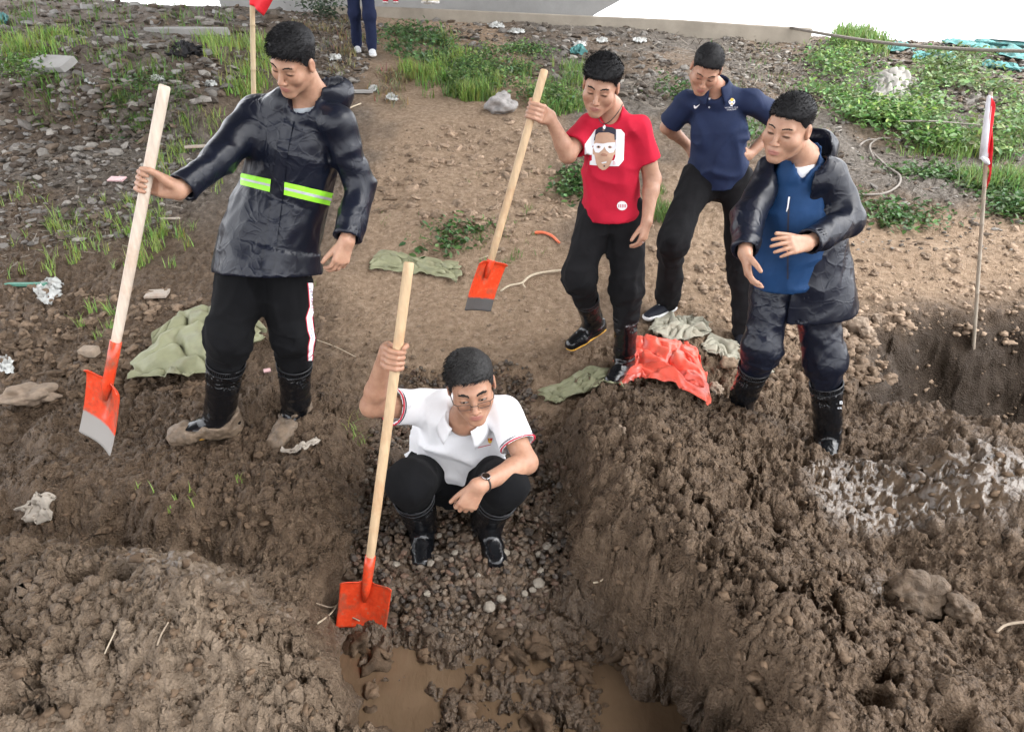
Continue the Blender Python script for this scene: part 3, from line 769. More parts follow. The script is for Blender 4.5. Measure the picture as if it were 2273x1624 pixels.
def mat_raincoat(name, col):
    m = NT(name); c = m.coord(); n3 = m.noise(4, 3, 0.5, c); nw = m.noise(7, 2, 0.5, c)
    sc = m.n('ShaderNodeVectorMath'); sc.operation = 'SCALE'; sc.inputs['Scale'].default_value = 0.16; m.l(nw.outputs['Color'], sc.inputs[0])
    ad = m.n('ShaderNodeVectorMath'); ad.operation = 'ADD'; m.l(c, ad.inputs[0]); m.l(sc.outputs[0], ad.inputs[1])
    v = m.n('ShaderNodeTexVoronoi', Scale=8.0); v.feature = 'DISTANCE_TO_EDGE'; m.l(ad.outputs[0], v.inputs['Vector'])
    v2 = m.n('ShaderNodeTexVoronoi', Scale=19.0); v2.feature = 'DISTANCE_TO_EDGE'; m.l(ad.outputs[0], v2.inputs['Vector'])
    m.l(m.ramp(n3.outputs['Fac'], [(0.3, tuple(x * 0.85 for x in col)), (0.7, tuple(x * 1.2 for x in col))]), m.b.inputs['Base Color'])
    m.set(Roughness=0.33); m.b.inputs['Specular IOR Level'].default_value = 0.34
    e1 = m.ramp(v.outputs['Distance'], [(0.0, (1, 1, 1)), (0.07, (0.25,) * 3), (0.25, (0, 0, 0))]); e2 = m.ramp(v2.outputs['Distance'], [(0.0, (1, 1, 1)), (0.10, (0, 0, 0))])
    mk = m.ramp(n3.outputs['Fac'], [(0.40, (0.15,) * 3), (0.62, (1, 1, 1))]); m.bump(m.math('MULTIPLY', mk, m.math('ADD', e1, m.math('MULTIPLY', e2, 0.3))), 0.24, 0.010); return m.m
def mat_cloth(name, col, rough=0.9, var=0.12, bump=0.25, sheen=0.0, weave=900):
    m = NT(name); c = m.coord()
    n = m.noise(14, 4, 0.6, c); n2 = m.noise(weave, 2, 0.5, c); n3 = m.noise(9, 3, 0.5, c, 0.6)
    m.l(m.ramp(n.outputs['Fac'], [(0.3, tuple(x * (1 - var) for x in col)), (0.7, tuple(min(1, x * (1 + var)) for x in col))]), m.b.inputs['Base Color'])
    m.set(Roughness=rough, Sheen_Weight=sheen); m.b.inputs['Specular IOR Level'].default_value = 0.25
    h = m.math('ADD', m.math('MULTIPLY', n2.outputs['Fac'], 0.06), m.math('MULTIPLY', n3.outputs['Fac'], 1.0))
    m.bump(h, bump, 0.02); return m.m
M_skin1 = mat_skin('skin_a', (0.44, 0.262, 0.178)); M_skin2 = mat_skin('skin_b', (0.40, 0.228, 0.150)); M_skin3 = mat_skin('skin_c', (0.415, 0.242, 0.165))
M_hair = mat_hair('black_hair', (0.010, 0.010, 0.011)); M_hairg = mat_hair('greying_hair', (0.013, 0.0125, 0.0125), 0.022)
M_brow = simple('eyebrow', (0.014, 0.012, 0.011), 0.8)
M_rain = mat_raincoat('raincoat_navy', (0.0060, 0.0080, 0.0160)); M_rain_in = mat_cloth('raincoat_lining', (0.007, 0.008, 0.011), 0.8)
M_black = mat_cloth('black_trousers', (0.0032, 0.0034, 0.0044), 0.95, 0.2, 0.35); M_char = mat_cloth('charcoal_trousers', (0.0075, 0.0075, 0.0088), 0.95, 0.2, 0.4)
M_white = mat_cloth('white_polo', (0.78, 0.78, 0.80), 0.85, 0.03, 0.30); M_red = mat_cloth('red_tshirt', (0.46, 0.012, 0.036), 0.9, 0.08, 0.30)
M_navy = mat_cloth('navy_polo', (0.012, 0.022, 0.062), 0.75, 0.1, 0.30); M_blue = mat_cloth('blue_jacket', (0.008, 0.040, 0.118), 0.7, 0.1, 0.35)
M_grey = mat_cloth('grey_tee', (0.36, 0.39, 0.42), 0.9, 0.05); M_navyt = mat_cloth('navy_trousers', (0.009, 0.014, 0.042), 0.9)
def mat_boot():
    m = NT('rubber_boot'); c = m.coord(); n = m.noise(10, 3, 0.5, c)
    m.set(Base_Color=(0.006, 0.0065, 0.008, 1), Roughness=0.17, Coat_Weight=0.05, Coat_Roughness=0.05); n2 = m.noise(28, 3, 0.5, c, 0.5); m.bump(m.math('ADD', n.outputs['Fac'], m.math('MULTIPLY', n2.outputs['Fac'], 0.5)), 0.5, 0.02); return m.m
M_boot = mat_boot(); M_sole = simple('yellow_sole', (0.62, 0.33, 0.04), 0.6, 0.25); M_bootrim = simple('boot_rim', (0.012, 0.013, 0.016), 0.35)
M_mudcake = simple('caked_mud', (0.165, 0.120, 0.082), 0.55, 0.45, 30, 0.9, 50, bdist=0.01)
M_lime = NT('lime_reflective'); M_lime.set(Base_Color=(0.36, 0.93, 0.05, 1), Roughness=0.5); M_lime = M_lime.m
M_silver = simple('silver_tape', (0.55, 0.56, 0.58), 0.35); M_wprint = simple('white_print', (0.80, 0.81, 0.84), 0.7, 0.03); M_rprint = simple('red_print', (0.55, 0.02, 0.05), 0.7)
M_gold = simple('gold_print', (0.75, 0.46, 0.05), 0.6); M_dkprint = simple('dark_print', (0.018, 0.018, 0.035), 0.7); M_brprint = simple('brown_print', (0.36, 0.185, 0.125), 0.7)
M_tanprint = simple('tan_print', (0.52, 0.33, 0.23), 0.7); M_bluep = simple('blue_print', (0.03, 0.06, 0.25), 0.6)
M_whiterub = simple('white_rubber', (0.74, 0.74, 0.74), 0.5); M_shoe_dk = mat_cloth('dark_shoe', (0.012, 0.014, 0.022), 0.7); M_shoe_wh = mat_cloth('pale_shoe', (0.62, 0.63, 0.65), 0.7)
M_shoe_rd = mat_cloth('red_shoe', (0.42, 0.02, 0.04), 0.7); M_shoe_bg = mat_cloth('beige_shoe', (0.52, 0.46, 0.36), 0.7)
M_steel = simple('steel', (0.55, 0.55, 0.56), 0.22, 0.1, metal=1.0); M_dkmetal = simple('dark_metal', (0.03, 0.028, 0.027), 0.35, 0.1)
def mat_glass():
    m = NT('lens_glass'); m.set(Base_Color=(0.9, 0.92, 0.92, 1), Roughness=0.03); t = m.n('ShaderNodeBsdfTransparent'); mx = m.n('ShaderNodeMixShader'); fr = m.n('ShaderNodeFresnel', IOR=1.5)
    g = m.n('ShaderNodeBsdfGlossy', Roughness=0.03); mx.inputs[0].default_value = 0.07; m.l(t.outputs[0], mx.inputs[1]); m.l(g.outputs[0], mx.inputs[2]); m.l(mx.outputs[0], m.out.inputs['Surface']); return m.m
M_glass = mat_glass()

SOLES = []
class FootFrame:
    def __init__(s, ank, fwd, up=(0, 0, 1)):
        s.o = Vector(ank); s.f = Vector(fwd).normalized(); u = Vector(up); s.u = (u - s.f * u.dot(s.f)).normalized(); s.s = s.f.cross(s.u)
    def p(s, f, u, x=0): return s.o + s.f * f + s.u * u + s.s * x
def boot(root, knee, ank, fwd, up=(0, 0, 1), top=0.30, r_top=0.074, mud=0.0, seed=1, scale=1.0, wr=0.004, rim_ribs=True):
    fr = FootFrame(ank, fwd, up); kn = Vector(knee); t = lerp(ank, knee, top / max((kn - Vector(ank)).length, 1e-6)); ax = (Vector(ank) - t).normalized()
    k = scale
    fp = [fr.p(-0.050 * k, -0.044), fr.p(0.035 * k, -0.040), fr.p(0.120 * k, -0.049), fr.p(0.192 * k, -0.054)]
    A = [0.040, 0.044, 0.053, 0.042]; B = [0.048, 0.052, 0.042, 0.033]; sd = [fr.s] * 4
    def foot(P): return loft(P, fp, A, B, sd, 2.3)
    def upper(P):
        d = chain(P, [t, lerp(t, ank, 0.75), fr.p(0.0, -0.01)], [r_top, r_top * 0.86, r_top * 0.80], 0.02)
        return smin(d, foot(P), 0.045)
    Mf = along(ax, 3.0)
    def f(P):
        d = upper(P)
        low = np.exp(-((P - A3(lerp(t, ank, 0.88))) ** 2).sum(1) / 0.09 ** 2)
        d = d + wr * (0.5 + 1.6 * low) * fold(P, 7, Mf, seed)
        d = np.maximum(d, -plane(P, fr.p(0, -0.075), fr.u))
        d = np.maximum(d, plane(P, t, -ax))
        inner = rcone(P, t, lerp(t, ank, 0.25), r_top - 0.006, r_top - 0.010)
        return np.maximum(d, -inner)
    pts = fp + [t, ank]
    lo, hi = bounds(pts, 0.085)
    o = sdf_obj('boot', f, lo, hi, 0.0066, M_boot, root)
    def fs(P):
        d = foot(P) - 0.004
        d = np.maximum(d, plane(P, fr.p(0, -0.070), fr.u)); return np.maximum(d, -plane(P, fr.p(0, -0.092), fr.u))
    lo2, hi2 = bounds(fp, 0.07)
    sdf_obj('sole', fs, lo2, hi2, 0.0075, M_sole, root)
    # rolled rim and its lower bead
    for dd, rr, th in ((0.002, r_top + 0.001, 0.0032), (0.030, r_top + 0.0005, 0.0022)):
        mb = MB(); c = t + ax * dd; e1 = ax.orthogonal().normalized(); e2 = ax.cross(e1)
        mb.tube([c + (e1 * math.cos(a) + e2 * math.sin(a)) * rr for a in [2 * math.pi * i / 28 for i in range(29)]], th, 6, False)
        mb.build('rim', M_bootrim, root, smooth=True)
    if rim_ribs:
        mb = MB(); e1 = ax.orthogonal().normalized(); e2 = ax.cross(e1)
        for i in range(56):
            a = 2 * math.pi * i / 56; q = (e1 * math.cos(a) + e2 * math.sin(a)) * (r_top + 0.0008)
            mb.tube([t + ax * 0.004 + q, t + ax * 0.028 + q], 0.0014, 4, False)
        mb.build('ribbing', M_bootrim, root, smooth=True)
    if mud > 0:
        def fm(P):
            d = upper(P)
            hgt = plane(P, fr.p(0, -0.092), fr.u)
            n = fbm_3(P, 26, seed + 9)
            d = d - 0.010 - 0.016 * n
            d = smax(d, hgt - mud * (1 + 0.9 * fbm_3(P, 11, seed + 20)), 0.01)
            return np.maximum(d, -plane(P, fr.p(0, -0.098), fr.u))
        sdf_obj('caked_mud', fm, lo - 0.02, hi + 0.02, 0.0075, M_mudcake, root)
    SOLES.append((fr.p(0.06, -0.092), fr.f))
    return fr
def fbm_3(P, s, seed=0):
    r = 0; a = 1; t = 0
    for i in range(3):
        r = r + a * vn3(P[:, 0] * s * 2 ** i + 7.7 * i, P[:, 1] * s * 2 ** i, P[:, 2] * s * 2 ** i, seed + i); t += a; a *= 0.55
    return r / t
def shoe(root, ank, fwd, m_up, m_sole, up=(0, 0, 1), scale=1.0, seed=1, sole_h=0.028):
    fr = FootFrame(ank, fwd, up); k = scale
    fp = [fr.p(-0.050 * k, -0.040), fr.p(0.035 * k, -0.038), fr.p(0.115 * k, -0.050), fr.p(0.185 * k, -0.056)]
    A = [0.034, 0.038, 0.046, 0.034]; B = [0.046, 0.048, 0.036, 0.026]; sd = [fr.s] * 4
    def f(P):
        d = loft(P, fp, A, B, sd, 2.3); d = smin(d, rcone(P, fr.p(-0.012, 0.0), fr.p(0.01, -0.03), 0.042, 0.04), 0.03)
        d = np.maximum(d, plane(P, fr.p(0, 0.012), fr.u)); return np.maximum(d, -plane(P, fr.p(0, -0.088 + sole_h), fr.u))
    lo, hi = bounds(fp + [fr.o], 0.07)
    o = sdf_obj('shoe', f, lo, hi, 0.008, m_up, root)
    def fs(P):
        d = loft(P, fp, A, B, sd, 2.3) - 0.005
        d = np.maximum(d, plane(P, fr.p(0, -0.088 + sole_h + 0.002), fr.u)); return np.maximum(d, -plane(P, fr.p(0, -0.092), fr.u))
    sdf_obj('sole', fs, lo, hi, 0.008, m_sole, root)
    mb = MB()
    for i in range(5):
        a = 0.025 + i * 0.018; z = 0.012 - i * 0.0075
        mb.tube([fr.p(a, z, -0.022), fr.p(a + 0.004, z + 0.007, 0), fr.p(a, z, 0.022)], 0.0028, 5)
    mb.build('lace', m_sole, root, smooth=True)
    SOLES.append((fr.p(0.06, -0.092), fr.f)); return fr
def bvh_of(o):
    me = o.data; V = [v.co for v in me.vertices]; return BVHTree.FromPolygons(V, [tuple(p.vertices) for p in me.polygons])
_bv = {}
def cast(o, u, v, off):
    if o.name not in _bv: _bv[o.name] = bvh_of(o)
    d = Vector(ray(u, v)).normalized(); h = _bv[o.name].ray_cast(Vector(CAM), d)
    if h[0] is None: return None
    n = h[1] if h[1].dot(d) < 0 else -h[1]
    return h[0] + n * off * 0.4 - d * off * 0.8
def decal(o, name, poly, mat, layer=0, step=3.5, tris=None, parent=None):
    """flat print laid on the cloth of o"""
    if tris is None:
        tt = tessellate_polygon([[Vector((p[0], p[1], 0)) for p in poly]]); tr = [[poly[i] for i in t] for t in tt]
    else: tr = tris
    out = []
    st = [[tuple(map(float, p)) for p in t] for t in tr]
    while st:
        t = st.pop(); L = [(t[i][0] - t[(i + 1) % 3][0]) ** 2 + (t[i][1] - t[(i + 1) % 3][1]) ** 2 for i in range(3)]; i = L.index(max(L))
        if L[i] > step * step:
            a, b, c = t[i], t[(i + 1) % 3], t[(i + 2) % 3]; m = ((a[0] + b[0]) / 2, (a[1] + b[1]) / 2)
            st.append([a, m, c]); st.append([m, b, c])
        else: out.append(t)
    key = {}; V = []; Fc = []
    for t in out:
        f = []
        for p in t:
            k = (round(p[0], 2), round(p[1], 2))
            if k not in key:
                q = cast(o, p[0], p[1], 0.0022 + 0.0011 * layer)
                key[k] = None if q is None else len(V)
                if q is not None: V.append(tuple(q))
            f.append(key[k])
        if None not in f and len(set(f)) == 3: Fc.append(f)
    if not Fc: return None
    # drop triangles that jump between surfaces
    Fc = [f for f in Fc if max((Vector(V[f[i]]) - Vector(V[f[(i + 1) % 3]])).length for i in range(3)) < 0.06]
    me = bpy.data.meshes.new(name); me.from_pydata(V, [], Fc); me.update(); me.polygons.foreach_set('use_smooth', [True] * len(me.polygons))
    d = obj(name, me, mat); pr = parent or o
    d.parent = pr
    return d
def ellipse(u, v, a, b, n=28, rot=0):
    c, s = math.cos(rot), math.sin(rot)
    return [(u + a * math.cos(t) * c - b * math.sin(t) * s, v + a * math.cos(t) * s + b * math.sin(t) * c) for t in [2 * math.pi * i / n for i in range(n)]]
def text_tris(txt, u, v, h, ang=0.0, align='CENTER', sx=1.0):
    cu = bpy.data.curves.new('print_text', 'FONT'); cu.body = txt; cu.align_x = align; cu.align_y = 'CENTER'; cu.size = 1.0; cu.resolution_u = 2
    ob = bpy.data.objects.new('print_text', cu); COL.objects.link(ob)
    dg = bpy.context.evaluated_depsgraph_get(); me = ob.evaluated_get(dg).to_mesh(); me.calc_loop_triangles()
    c, s = math.cos(ang), math.sin(ang); k = h / 0.72; T = []
    for t in me.loop_triangles:
        T.append([(u + (me.vertices[i].co.x * sx * c + me.vertices[i].co.y * s) * k, v + (me.vertices[i].co.x * sx * s - me.vertices[i].co.y * c) * k) for i in t.vertices])
    ob.evaluated_get(dg).to_mesh_clear(); bpy.data.objects.remove(ob); bpy.data.curves.remove(cu); return T

def face_parts(root, hd, brow_w=1.0, open_eye=0.0, brow_tilt=0.0):
    """eyebrows of short strokes, lash lines, and eyes where they are open"""
    r = np.random.default_rng(5)
    V, Q = surfnet(hd.f, *bounds([hd.w((x, y, z)) for x in (-0.06, 0.06) for y in (0.05, 0.12) for z in (-0.03, 0.045)], 0.005), 0.003)
    bv = BVHTree.FromPolygons([Vector(p) for p in V], [tuple(q) for q in Q])
    def on(x, z, off):
        o = hd.w((x, 0.2, z)); d = -Vector(hd.M[1]); h = bv.ray_cast(o, d)
        return (h[0] - d * off) if h[0] else hd.w((x, 0.085, z))
    for sgn in (-1, 1):
        mb = MB()
        for i in range(210):
            t = r.random(); x = sgn * (0.013 + 0.034 * t); z = 0.0215 + 0.0055 * math.sin(min(1, t * 1.25) * 2.2) + r.normal(0, 0.0015 * brow_w) + brow_tilt * t
            ln = 0.0055; a = on(x, z, 0.0004); b = on(x + sgn * ln, z + 0.0014 * (1 - 2 * t), 0.0016); w_ = Vector(hd.M[2]) * 0.0010 * brow_w
            mb.add([a - w_, a + w_, b], [(0, 1, 2)])
        mb.build('eyebrow', M_brow, root)
        mb = MB(); n = 9; up = []; dn = []
        for i in range(n):
            t = i / (n - 1) * 2 - 1; x = sgn * (0.032 + 0.0150 * t); zc = -0.0045 + 0.0028 * (1 - t * t) + 0.0012 * t
            g = (0.0024 + open_eye * 0.0028) * max(0.12, 1 - t * t); up.append(on(x, zc + g * 0.5, 0.0009)); dn.append(on(x, zc - g * 0.5, 0.0006))
        if open_eye > 0:
            mb2 = MB(); mb2.add(up + dn, [(i, i + 1, n + i + 1, n + i) for i in range(n - 1)]); mb2.build('eyeball', M_eye, root, smooth=True)
            c = on(sgn * 0.032 + EYE_SHIFT, -0.0022, 0.0014); e1 = Vector(hd.M[0]) * 0.0046; e2 = Vector(hd.M[2]) * 0.0030
            mb3 = MB(); mb3.add([c + e1 * math.cos(a) + e2 * math.sin(a) for a in [i * 0.524 for i in range(12)]], [tuple(range(12))]); mb3.build('iris', M_iris, root)
            up2 = [p + Vector(hd.M[2]) * 0.0016 + Vector(hd.M[1]) * 0.0006 for p in up]
            mb.add(up2 + [p + Vector(hd.M[1]) * 0.0006 for p in up], [(i, i + 1, n + i + 1, n + i) for i in range(n - 1)])
        else:
            mb.add(up + dn, [(i, i + 1, n + i + 1, n + i) for i in range(n - 1)])
        mb.build('eyelash', M_brow, root)
M_eye = simple('eye_white', (0.62, 0.60, 0.57), 0.25, 0.02); M_iris = simple('iris', (0.018, 0.011, 0.008), 0.15)
EYE_SHIFT = 0.0025
def body_and_head(root, hd, neck, chest, skin, arms, hips=None, knees=None, hair=M_hair, strands=2600, slen=0.020, comb=(0, 0.5, 0.35), hh=0.0040, seed=3, stand=0.7, neck_r=(0.054, 0.060), core=True, chest_r=0.07):
    nb = Vector(neck); sk = hd.w((0, -0.022, -0.045)); ch = Vector(chest)
    def f(P):
        d = hd.f(P); d = smin(d, rcone(P, sk, nb, neck_r[0], neck_r[1]), 0.022)
        return smin(d, rcone(P, nb, ch, neck_r[1] + 0.002, chest_r), 0.03)
    lo, hi = hd.bbox(0.0); l2, h2 = bounds([nb, ch], 0.09); V, Q = surfnet(f, np.minimum(lo, l2), np.maximum(hi, h2), hh)
    parts = [(V, Q, hd.tint(V.astype(f32)))]
    for V, Q in arms: parts.append((V, Q, None))
    if core and hips:
        pel = lerp(hips[0], hips[1], 0.5)
        def g(P):
            d = rcone(P, ch, pel, 0.075, 0.075)
            for hp, kn, an in zip(hips, knees[0], knees[1]): d = smin(d, chain(P, [pel, hp, kn, an], [0.06, 0.05, 0.038, 0.03]), 0.03)
            return d
        lo, hi = bounds([ch, pel] + list(hips) + list(knees[0]) + list(knees[1]), 0.1); V, Q = surfnet(g, lo, hi, 0.03); parts.append((V, Q, None))
    b = joined('body', parts, skin, root)
    lo, hi = hd.bbox(0.02); V, Q = surfnet(hd.hair_f, lo, hi, 0.0056)
    me = mesh_np('hair', V, Q); N = np.zeros(len(V) * 3, f32); me.vertices.foreach_get('normal', N); N = N.reshape(-1, 3)
    VV, Q2, T2 = hair_strands(hd, 'hair', V, N, None, None, strands, slen, comb, seed=seed, stand=stand)
    bpy.data.meshes.remove(me)
    me = mesh_np('hair', np.concatenate([V, VV]), [np.concatenate([Q, Q2 + len(V)]), T2 + len(V)])
    adopt(obj('hair', me, hair), root)
    return b
def legs_f(P, hipc, hips, knees, anks, r=(0.10, 0.085, 0.068, 0.062), hip=(0.165, 0.12), side=(1, 0, 0), waist=None, seed=1, amp=0.007, bunch=0.006, ends=(1.0, 1.0)):
    wp = Vector(waist) if waist is not None else Vector(hipc) + Vector((0, 0, 0.16))
    low = lerp(hips[0], hips[1], 0.5); low = low + (low - wp).normalized() * 0.03
    d = loft(P, [wp, hipc, low], [hip[0] * 0.95, hip[0], hip[0] * 0.85], [hip[1] * 0.95, hip[1], hip[1] * 0.9], [side] * 3, 2.2)
    for i, (hp, kn, an) in enumerate(zip(hips, knees, anks)):
        e0 = lerp(kn, an, ends[i])
        e = chain(P, [hp, kn, e0], [r[0], r[1], r[2] + (r[3] - r[2]) * ends[i]], 0.05)
        ax = (Vector(an) - Vector(kn)).normalized()
        near = np.exp(-((P - A3(kn)) ** 2).sum(1) / 0.14 ** 2); lowb = np.exp(-((P - A3(e0)) ** 2).sum(1) / 0.11 ** 2)
        e = e + bunch * (near * 0.8 + lowb * 1.2) * fold(P, 9, along(ax, 2.6), seed + i * 5)
        d = smin(d, e, 0.045)
    return d + amp * fold(P, 7, along((0, 0, 1), 0.45), seed + 31) + amp * 0.7 * fold(P, 12, along((0.4, 0.2, 0.8), 0.6), seed + 37)
def ring(root, c, ax, r, th, mat, name='trim', flat=1.0, n=36, e=None):
    ax = Vector(ax).normalized(); e1 = ax.orthogonal().normalized(); e2 = ax.cross(e1); mb = MB()
    mb.tube([Vector(c) + (e1 * math.cos(a) + e2 * math.sin(a)) * r for a in [2 * math.pi * i / n for i in range(n + 1)]], th, 6, False, flat, up=ax)
    return mb.build(name, mat, root, smooth=True)
def sleeve_f(P, sh, el, wr, r=(0.085, 0.070, 0.056), seed=1, amp=0.008, sq=2.6, hollow=0.04, end=1.0, k=0.03, cre=0.0):
    e = lerp(el, wr, end); ax1 = (Vector(el) - Vector(sh)).normalized(); ax2 = (Vector(wr) - Vector(el)).normalized()
    d = chain(P, [sh, el, e], [r[0], r[1], r[2]], k)
    xd = ax1.cross(ax2); xd = xd.normalized() if xd.length > 0.05 else ax1.orthogonal(); d = d + amp * 0.8 * fold(P, 9, along((ax1 + ax2).normalized() * 0.6 + xd * 0.5, 0.45), seed) + amp * 0.5 * fold(P, 14, along(xd, 0.35), seed + 7)
    if cre: d = d + cre * crease(P, 9, along(xd, 0.5), seed + 11)
    d = np.maximum(d, np.where((P - A3(lerp(el, wr, 0.3))) @ A3(ax2) > 0, plane(P, e, ax2), -1))
    if hollow:
        inn = rcone(P, e - ax2 * hollow, e + ax2 * 0.05, r[2] - 0.012, r[2] - 0.007); d = np.maximum(d, -inn)
    return d
def J(d): return {k: PY(*v) for k, v in d.items()}
# ------------------------------------------------------------------ man in the dark raincoat on the left
def crop(x0, y0, s):
    return lambda x, y: ((x0 + x / s) * 0.62172, (y0 + y / s) * 0.62172)
SHOVELS = {}
def shaft_pts(u0, v0, y0, u1, v1, y1): return PY(u0, v0, y0), PY(u1, v1, y1)

def man_left():
    j = J(dict(head=(650, 134, 2.66), neck=(694, 218, 2.79), shR=(568, 256, 2.80), shL=(752, 272, 2.72), elR=(486, 352, 2.62), wrR=(388, 414, 2.42), grip=(331, 415, 2.33), elL=(797, 412, 2.74), wrL=(770, 535, 2.58), finL=(748, 606, 2.54),
               hipR=(556, 545, 2.80), hipL=(636, 555, 2.77), knR=(508, 752, 2.62), knL=(652, 748, 2.72), anR=(487, 925, 2.72), anL=(656, 912, 2.86),
               hem=(598, 604, 2.77), hip=(602, 530, 2.80), waist=(636, 425, 2.82), chest=(656, 310, 2.80), top=(668, 238, 2.78)))
    root = thing('person', 'man in shiny dark raincoat with lime reflective bands, walking with a shovel', 'person', (j['anL'].x, j['anL'].y, 0.15))
    hd = Head(j['head'], (-0.36, -0.80, -0.50), (0.10, -0.45, 0.9), 0.89, 0.94, hair_top=0.022, hair_side=0.003, nose=1.05, jaw=0.95)
    top, bot = SHOVELS['left']; axs = (top - bot).normalized()
    g = bot + axs * (j['grip'] - bot).dot(axs)
    ch, wr = grip_hand(g, axs, j['wrR'] - g, 0.0175, 1)
    arms = [split_arm(j['shR'], j['elR'], wr, ch, 0.0043, start=0.7, r=(0.04, 0.04, 0.036, 0.027))]
    hw = j['wrL'] + (j['finL'] - j['wrL']).normalized() * 0.0
    ch2 = relaxed_hand(hw, j['finL'] - j['wrL'], (-0.55, 0.45, -0.1), (-0.75, -0.55, -0.1), (0.5, 0.5, 0.55, 0.6), 0.03, 0.2, 0.98)
    arms.append(split_arm(j['shL'], j['elL'], hw, ch2, 0.0043, start=0.7, r=(0.04, 0.04, 0.036, 0.027)))
    body_and_head(root, hd, j['neck'], lerp(j['top'], j['chest'], 0.45), M_skin1, arms, (j['hipR'], j['hipL']), ((j['knR'], j['knL']), (j['anR'], j['anL'])), strands=5500, slen=0.017, comb=(0.15, 0.95, 0.05), stand=0.30)
    face_parts(root, hd, 0.8)
    # grey undershirt
    side = Vector((0.97, -0.25, 0)); fwd = Vector((-0.25, -0.97, 0))
    def ts(P):
        d = loft(P, [j['chest'], j['top'] + Vector((0.0, 0.0, 0.02))], [0.11, 0.085], [0.080, 0.055], [side] * 2)
        d = smin(d, rcone(P, j['top'] - fwd * 0.01, j['neck'], 0.066, 0.068), 0.03)
        return np.maximum(d, plane(P, j['neck'] + fwd * 0.05 - Vector((0, 0, 0.020)), fwd * 0.45 + Vector((-0.0, 0, 0.9))))
    lo, hi = bounds([j['chest'], j['top'], j['neck']], 0.2); sdf_obj('undershirt', ts, lo, hi, 0.007, M_grey, root)
    # raincoat
    sp = [j['hem'], j['hip'], j['waist'], j['chest'], j['top'] - Vector((0, 0, 0.02))]
    cuffR = lerp(j['elR'], wr, 0.93)
    def jacket(P):
        d = loft(P, sp, [0.222, 0.208, 0.178, 0.176, 0.140], [0.205, 0.178, 0.145, 0.135, 0.090], [side] * 5, 2.2)
        for s_ in ('shR', 'shL'): d = smin(d, rcone(P, j['neck'] - Vector((0, 0, 0.035)), j[s_], 0.050, 0.054), 0.05)
        d = d + 0.006 * fold(P, 4.2, along((0.25, 0, 0.97), 0.40), 61) + 0.013 * crease(P, 6.5, along((0.25, 0, 0.97), 0.6), 62) + 0.010 * crease(P, 13, along((0.6, 0, 0.8), 0.6), 63)
        d = smin(d, sleeve_f(P, j['shR'], j['elR'], cuffR, (0.060, 0.058, 0.050), 71, 0.005, cre=0.014), 0.045)
        d = smin(d, sleeve_f(P, j['shL'], j['elL'], lerp(j['elL'], j['wrL'], 0.95), (0.060, 0.058, 0.051), 72, 0.005, cre=0.014), 0.03)
        dn = (j['hem'] - j['hip']).normalized()
        d = np.maximum(d, np.where((P - A3(j['hip'])) @ A3(dn) > -0.05, np.where(np.abs((P - A3(j['hem'])) @ A3(side)) < 0.27, plane(P, j['hem'] + Vector((0, 0, -0.0)), dn + Vector((0.10, 0, 0))), d), d))
        # neck opening, open at the throat
        nb = j['neck']; d = np.maximum(d, -rcone(P, nb + fwd * 0.075 + Vector((0, 0, -0.005)), nb + Vector((0, 0, 0.14)), 0.052, 0.105))
        return d
    lo, hi = bounds(sp + [j['shR'], j['shL'], j['elR'], j['elL'], cuffR, j['wrL']], 0.14); lo2, hi2 = bounds([j['hem'], j['hip']], 0.29); 
    jk = sdf_obj('raincoat', jacket, np.minimum(lo, lo2), np.maximum(hi, hi2), 0.0074, M_rain, root)
    # hood lying open behind the neck
    nb = j['neck']
    def hood(P):
        d = ell(P, nb - fwd * 0.045 + side * 0.015 + Vector((0, 0, 0.012)), (0.125, 0.115, 0.090))
        d = np.maximum(d, -ell(P, nb - fwd * 0.02 + Vector((0, 0, 0.055)), (0.108, 0.105, 0.105)))
        d = np.maximum(d, -rcone(P, nb + fwd * 0.14, nb + fwd * 0.06 + Vector((0, 0, 0.1)), 0.07, 0.10))
        return d + 0.006 * fold(P, 10, None, 91)
    sdf_obj('hood', hood, np.array(nb) - 0.2, np.array(nb) + 0.2, 0.0055, M_rain, root)
    # placket down the front
    decal(jk, 'placket', [(630, 262), (652, 270), (640, 330), (627, 440), (612, 560), (606, 600), (581, 596), (590, 540), (603, 440), (615, 330)], M_rain, 3, 4)
    pk = [(632, 404), (752, 432), (750, 461), (630, 432)]
    l1 = decal(jk, 'reflective_band', [(535, 384), (602, 398), (599, 426), (534, 410)], M_lime, 2, 3); l2 = decal(jk, 'reflective_band', pk, M_lime, 2, 3)
    decal(jk, 'reflective_stripe', [(535, 394), (601, 409), (600, 414), (535, 399)], M_silver, 3, 3); decal(jk, 'reflective_stripe', [(632, 415), (752, 444), (751, 450), (631, 421)], M_silver, 3, 3)
    # trousers tucked into the boots
    hips = (j['hipR'], j['hipL']); kn = (j['knR'], j['knL']); an = (j['anR'], j['anL'])
    def tr(P): return legs_f(P, lerp(*hips, 0.5), hips, kn, an, (0.106, 0.088, 0.072, 0.060), (0.150, 0.110), side, lerp(*hips, 0.5) + Vector((0, 0, 0.07)), 11, 0.011, 0.010, (0.30, 0.32))
    lo, hi = bounds(list(hips) + list(kn) + [lerp(kn[0], an[0], 0.24), lerp(kn[1], an[1], 0.26)], 0.14); hi[2] += 0.1
    t = sdf_obj('trousers', tr, lo, hi, 0.0085, M_black, root)
    st = [(690, 628), (694, 680), (686, 705), (690, 735), (694, 750), (690, 768), (688, 800)]; wd = [6, 6, 6, 6, 5, 5, 4]
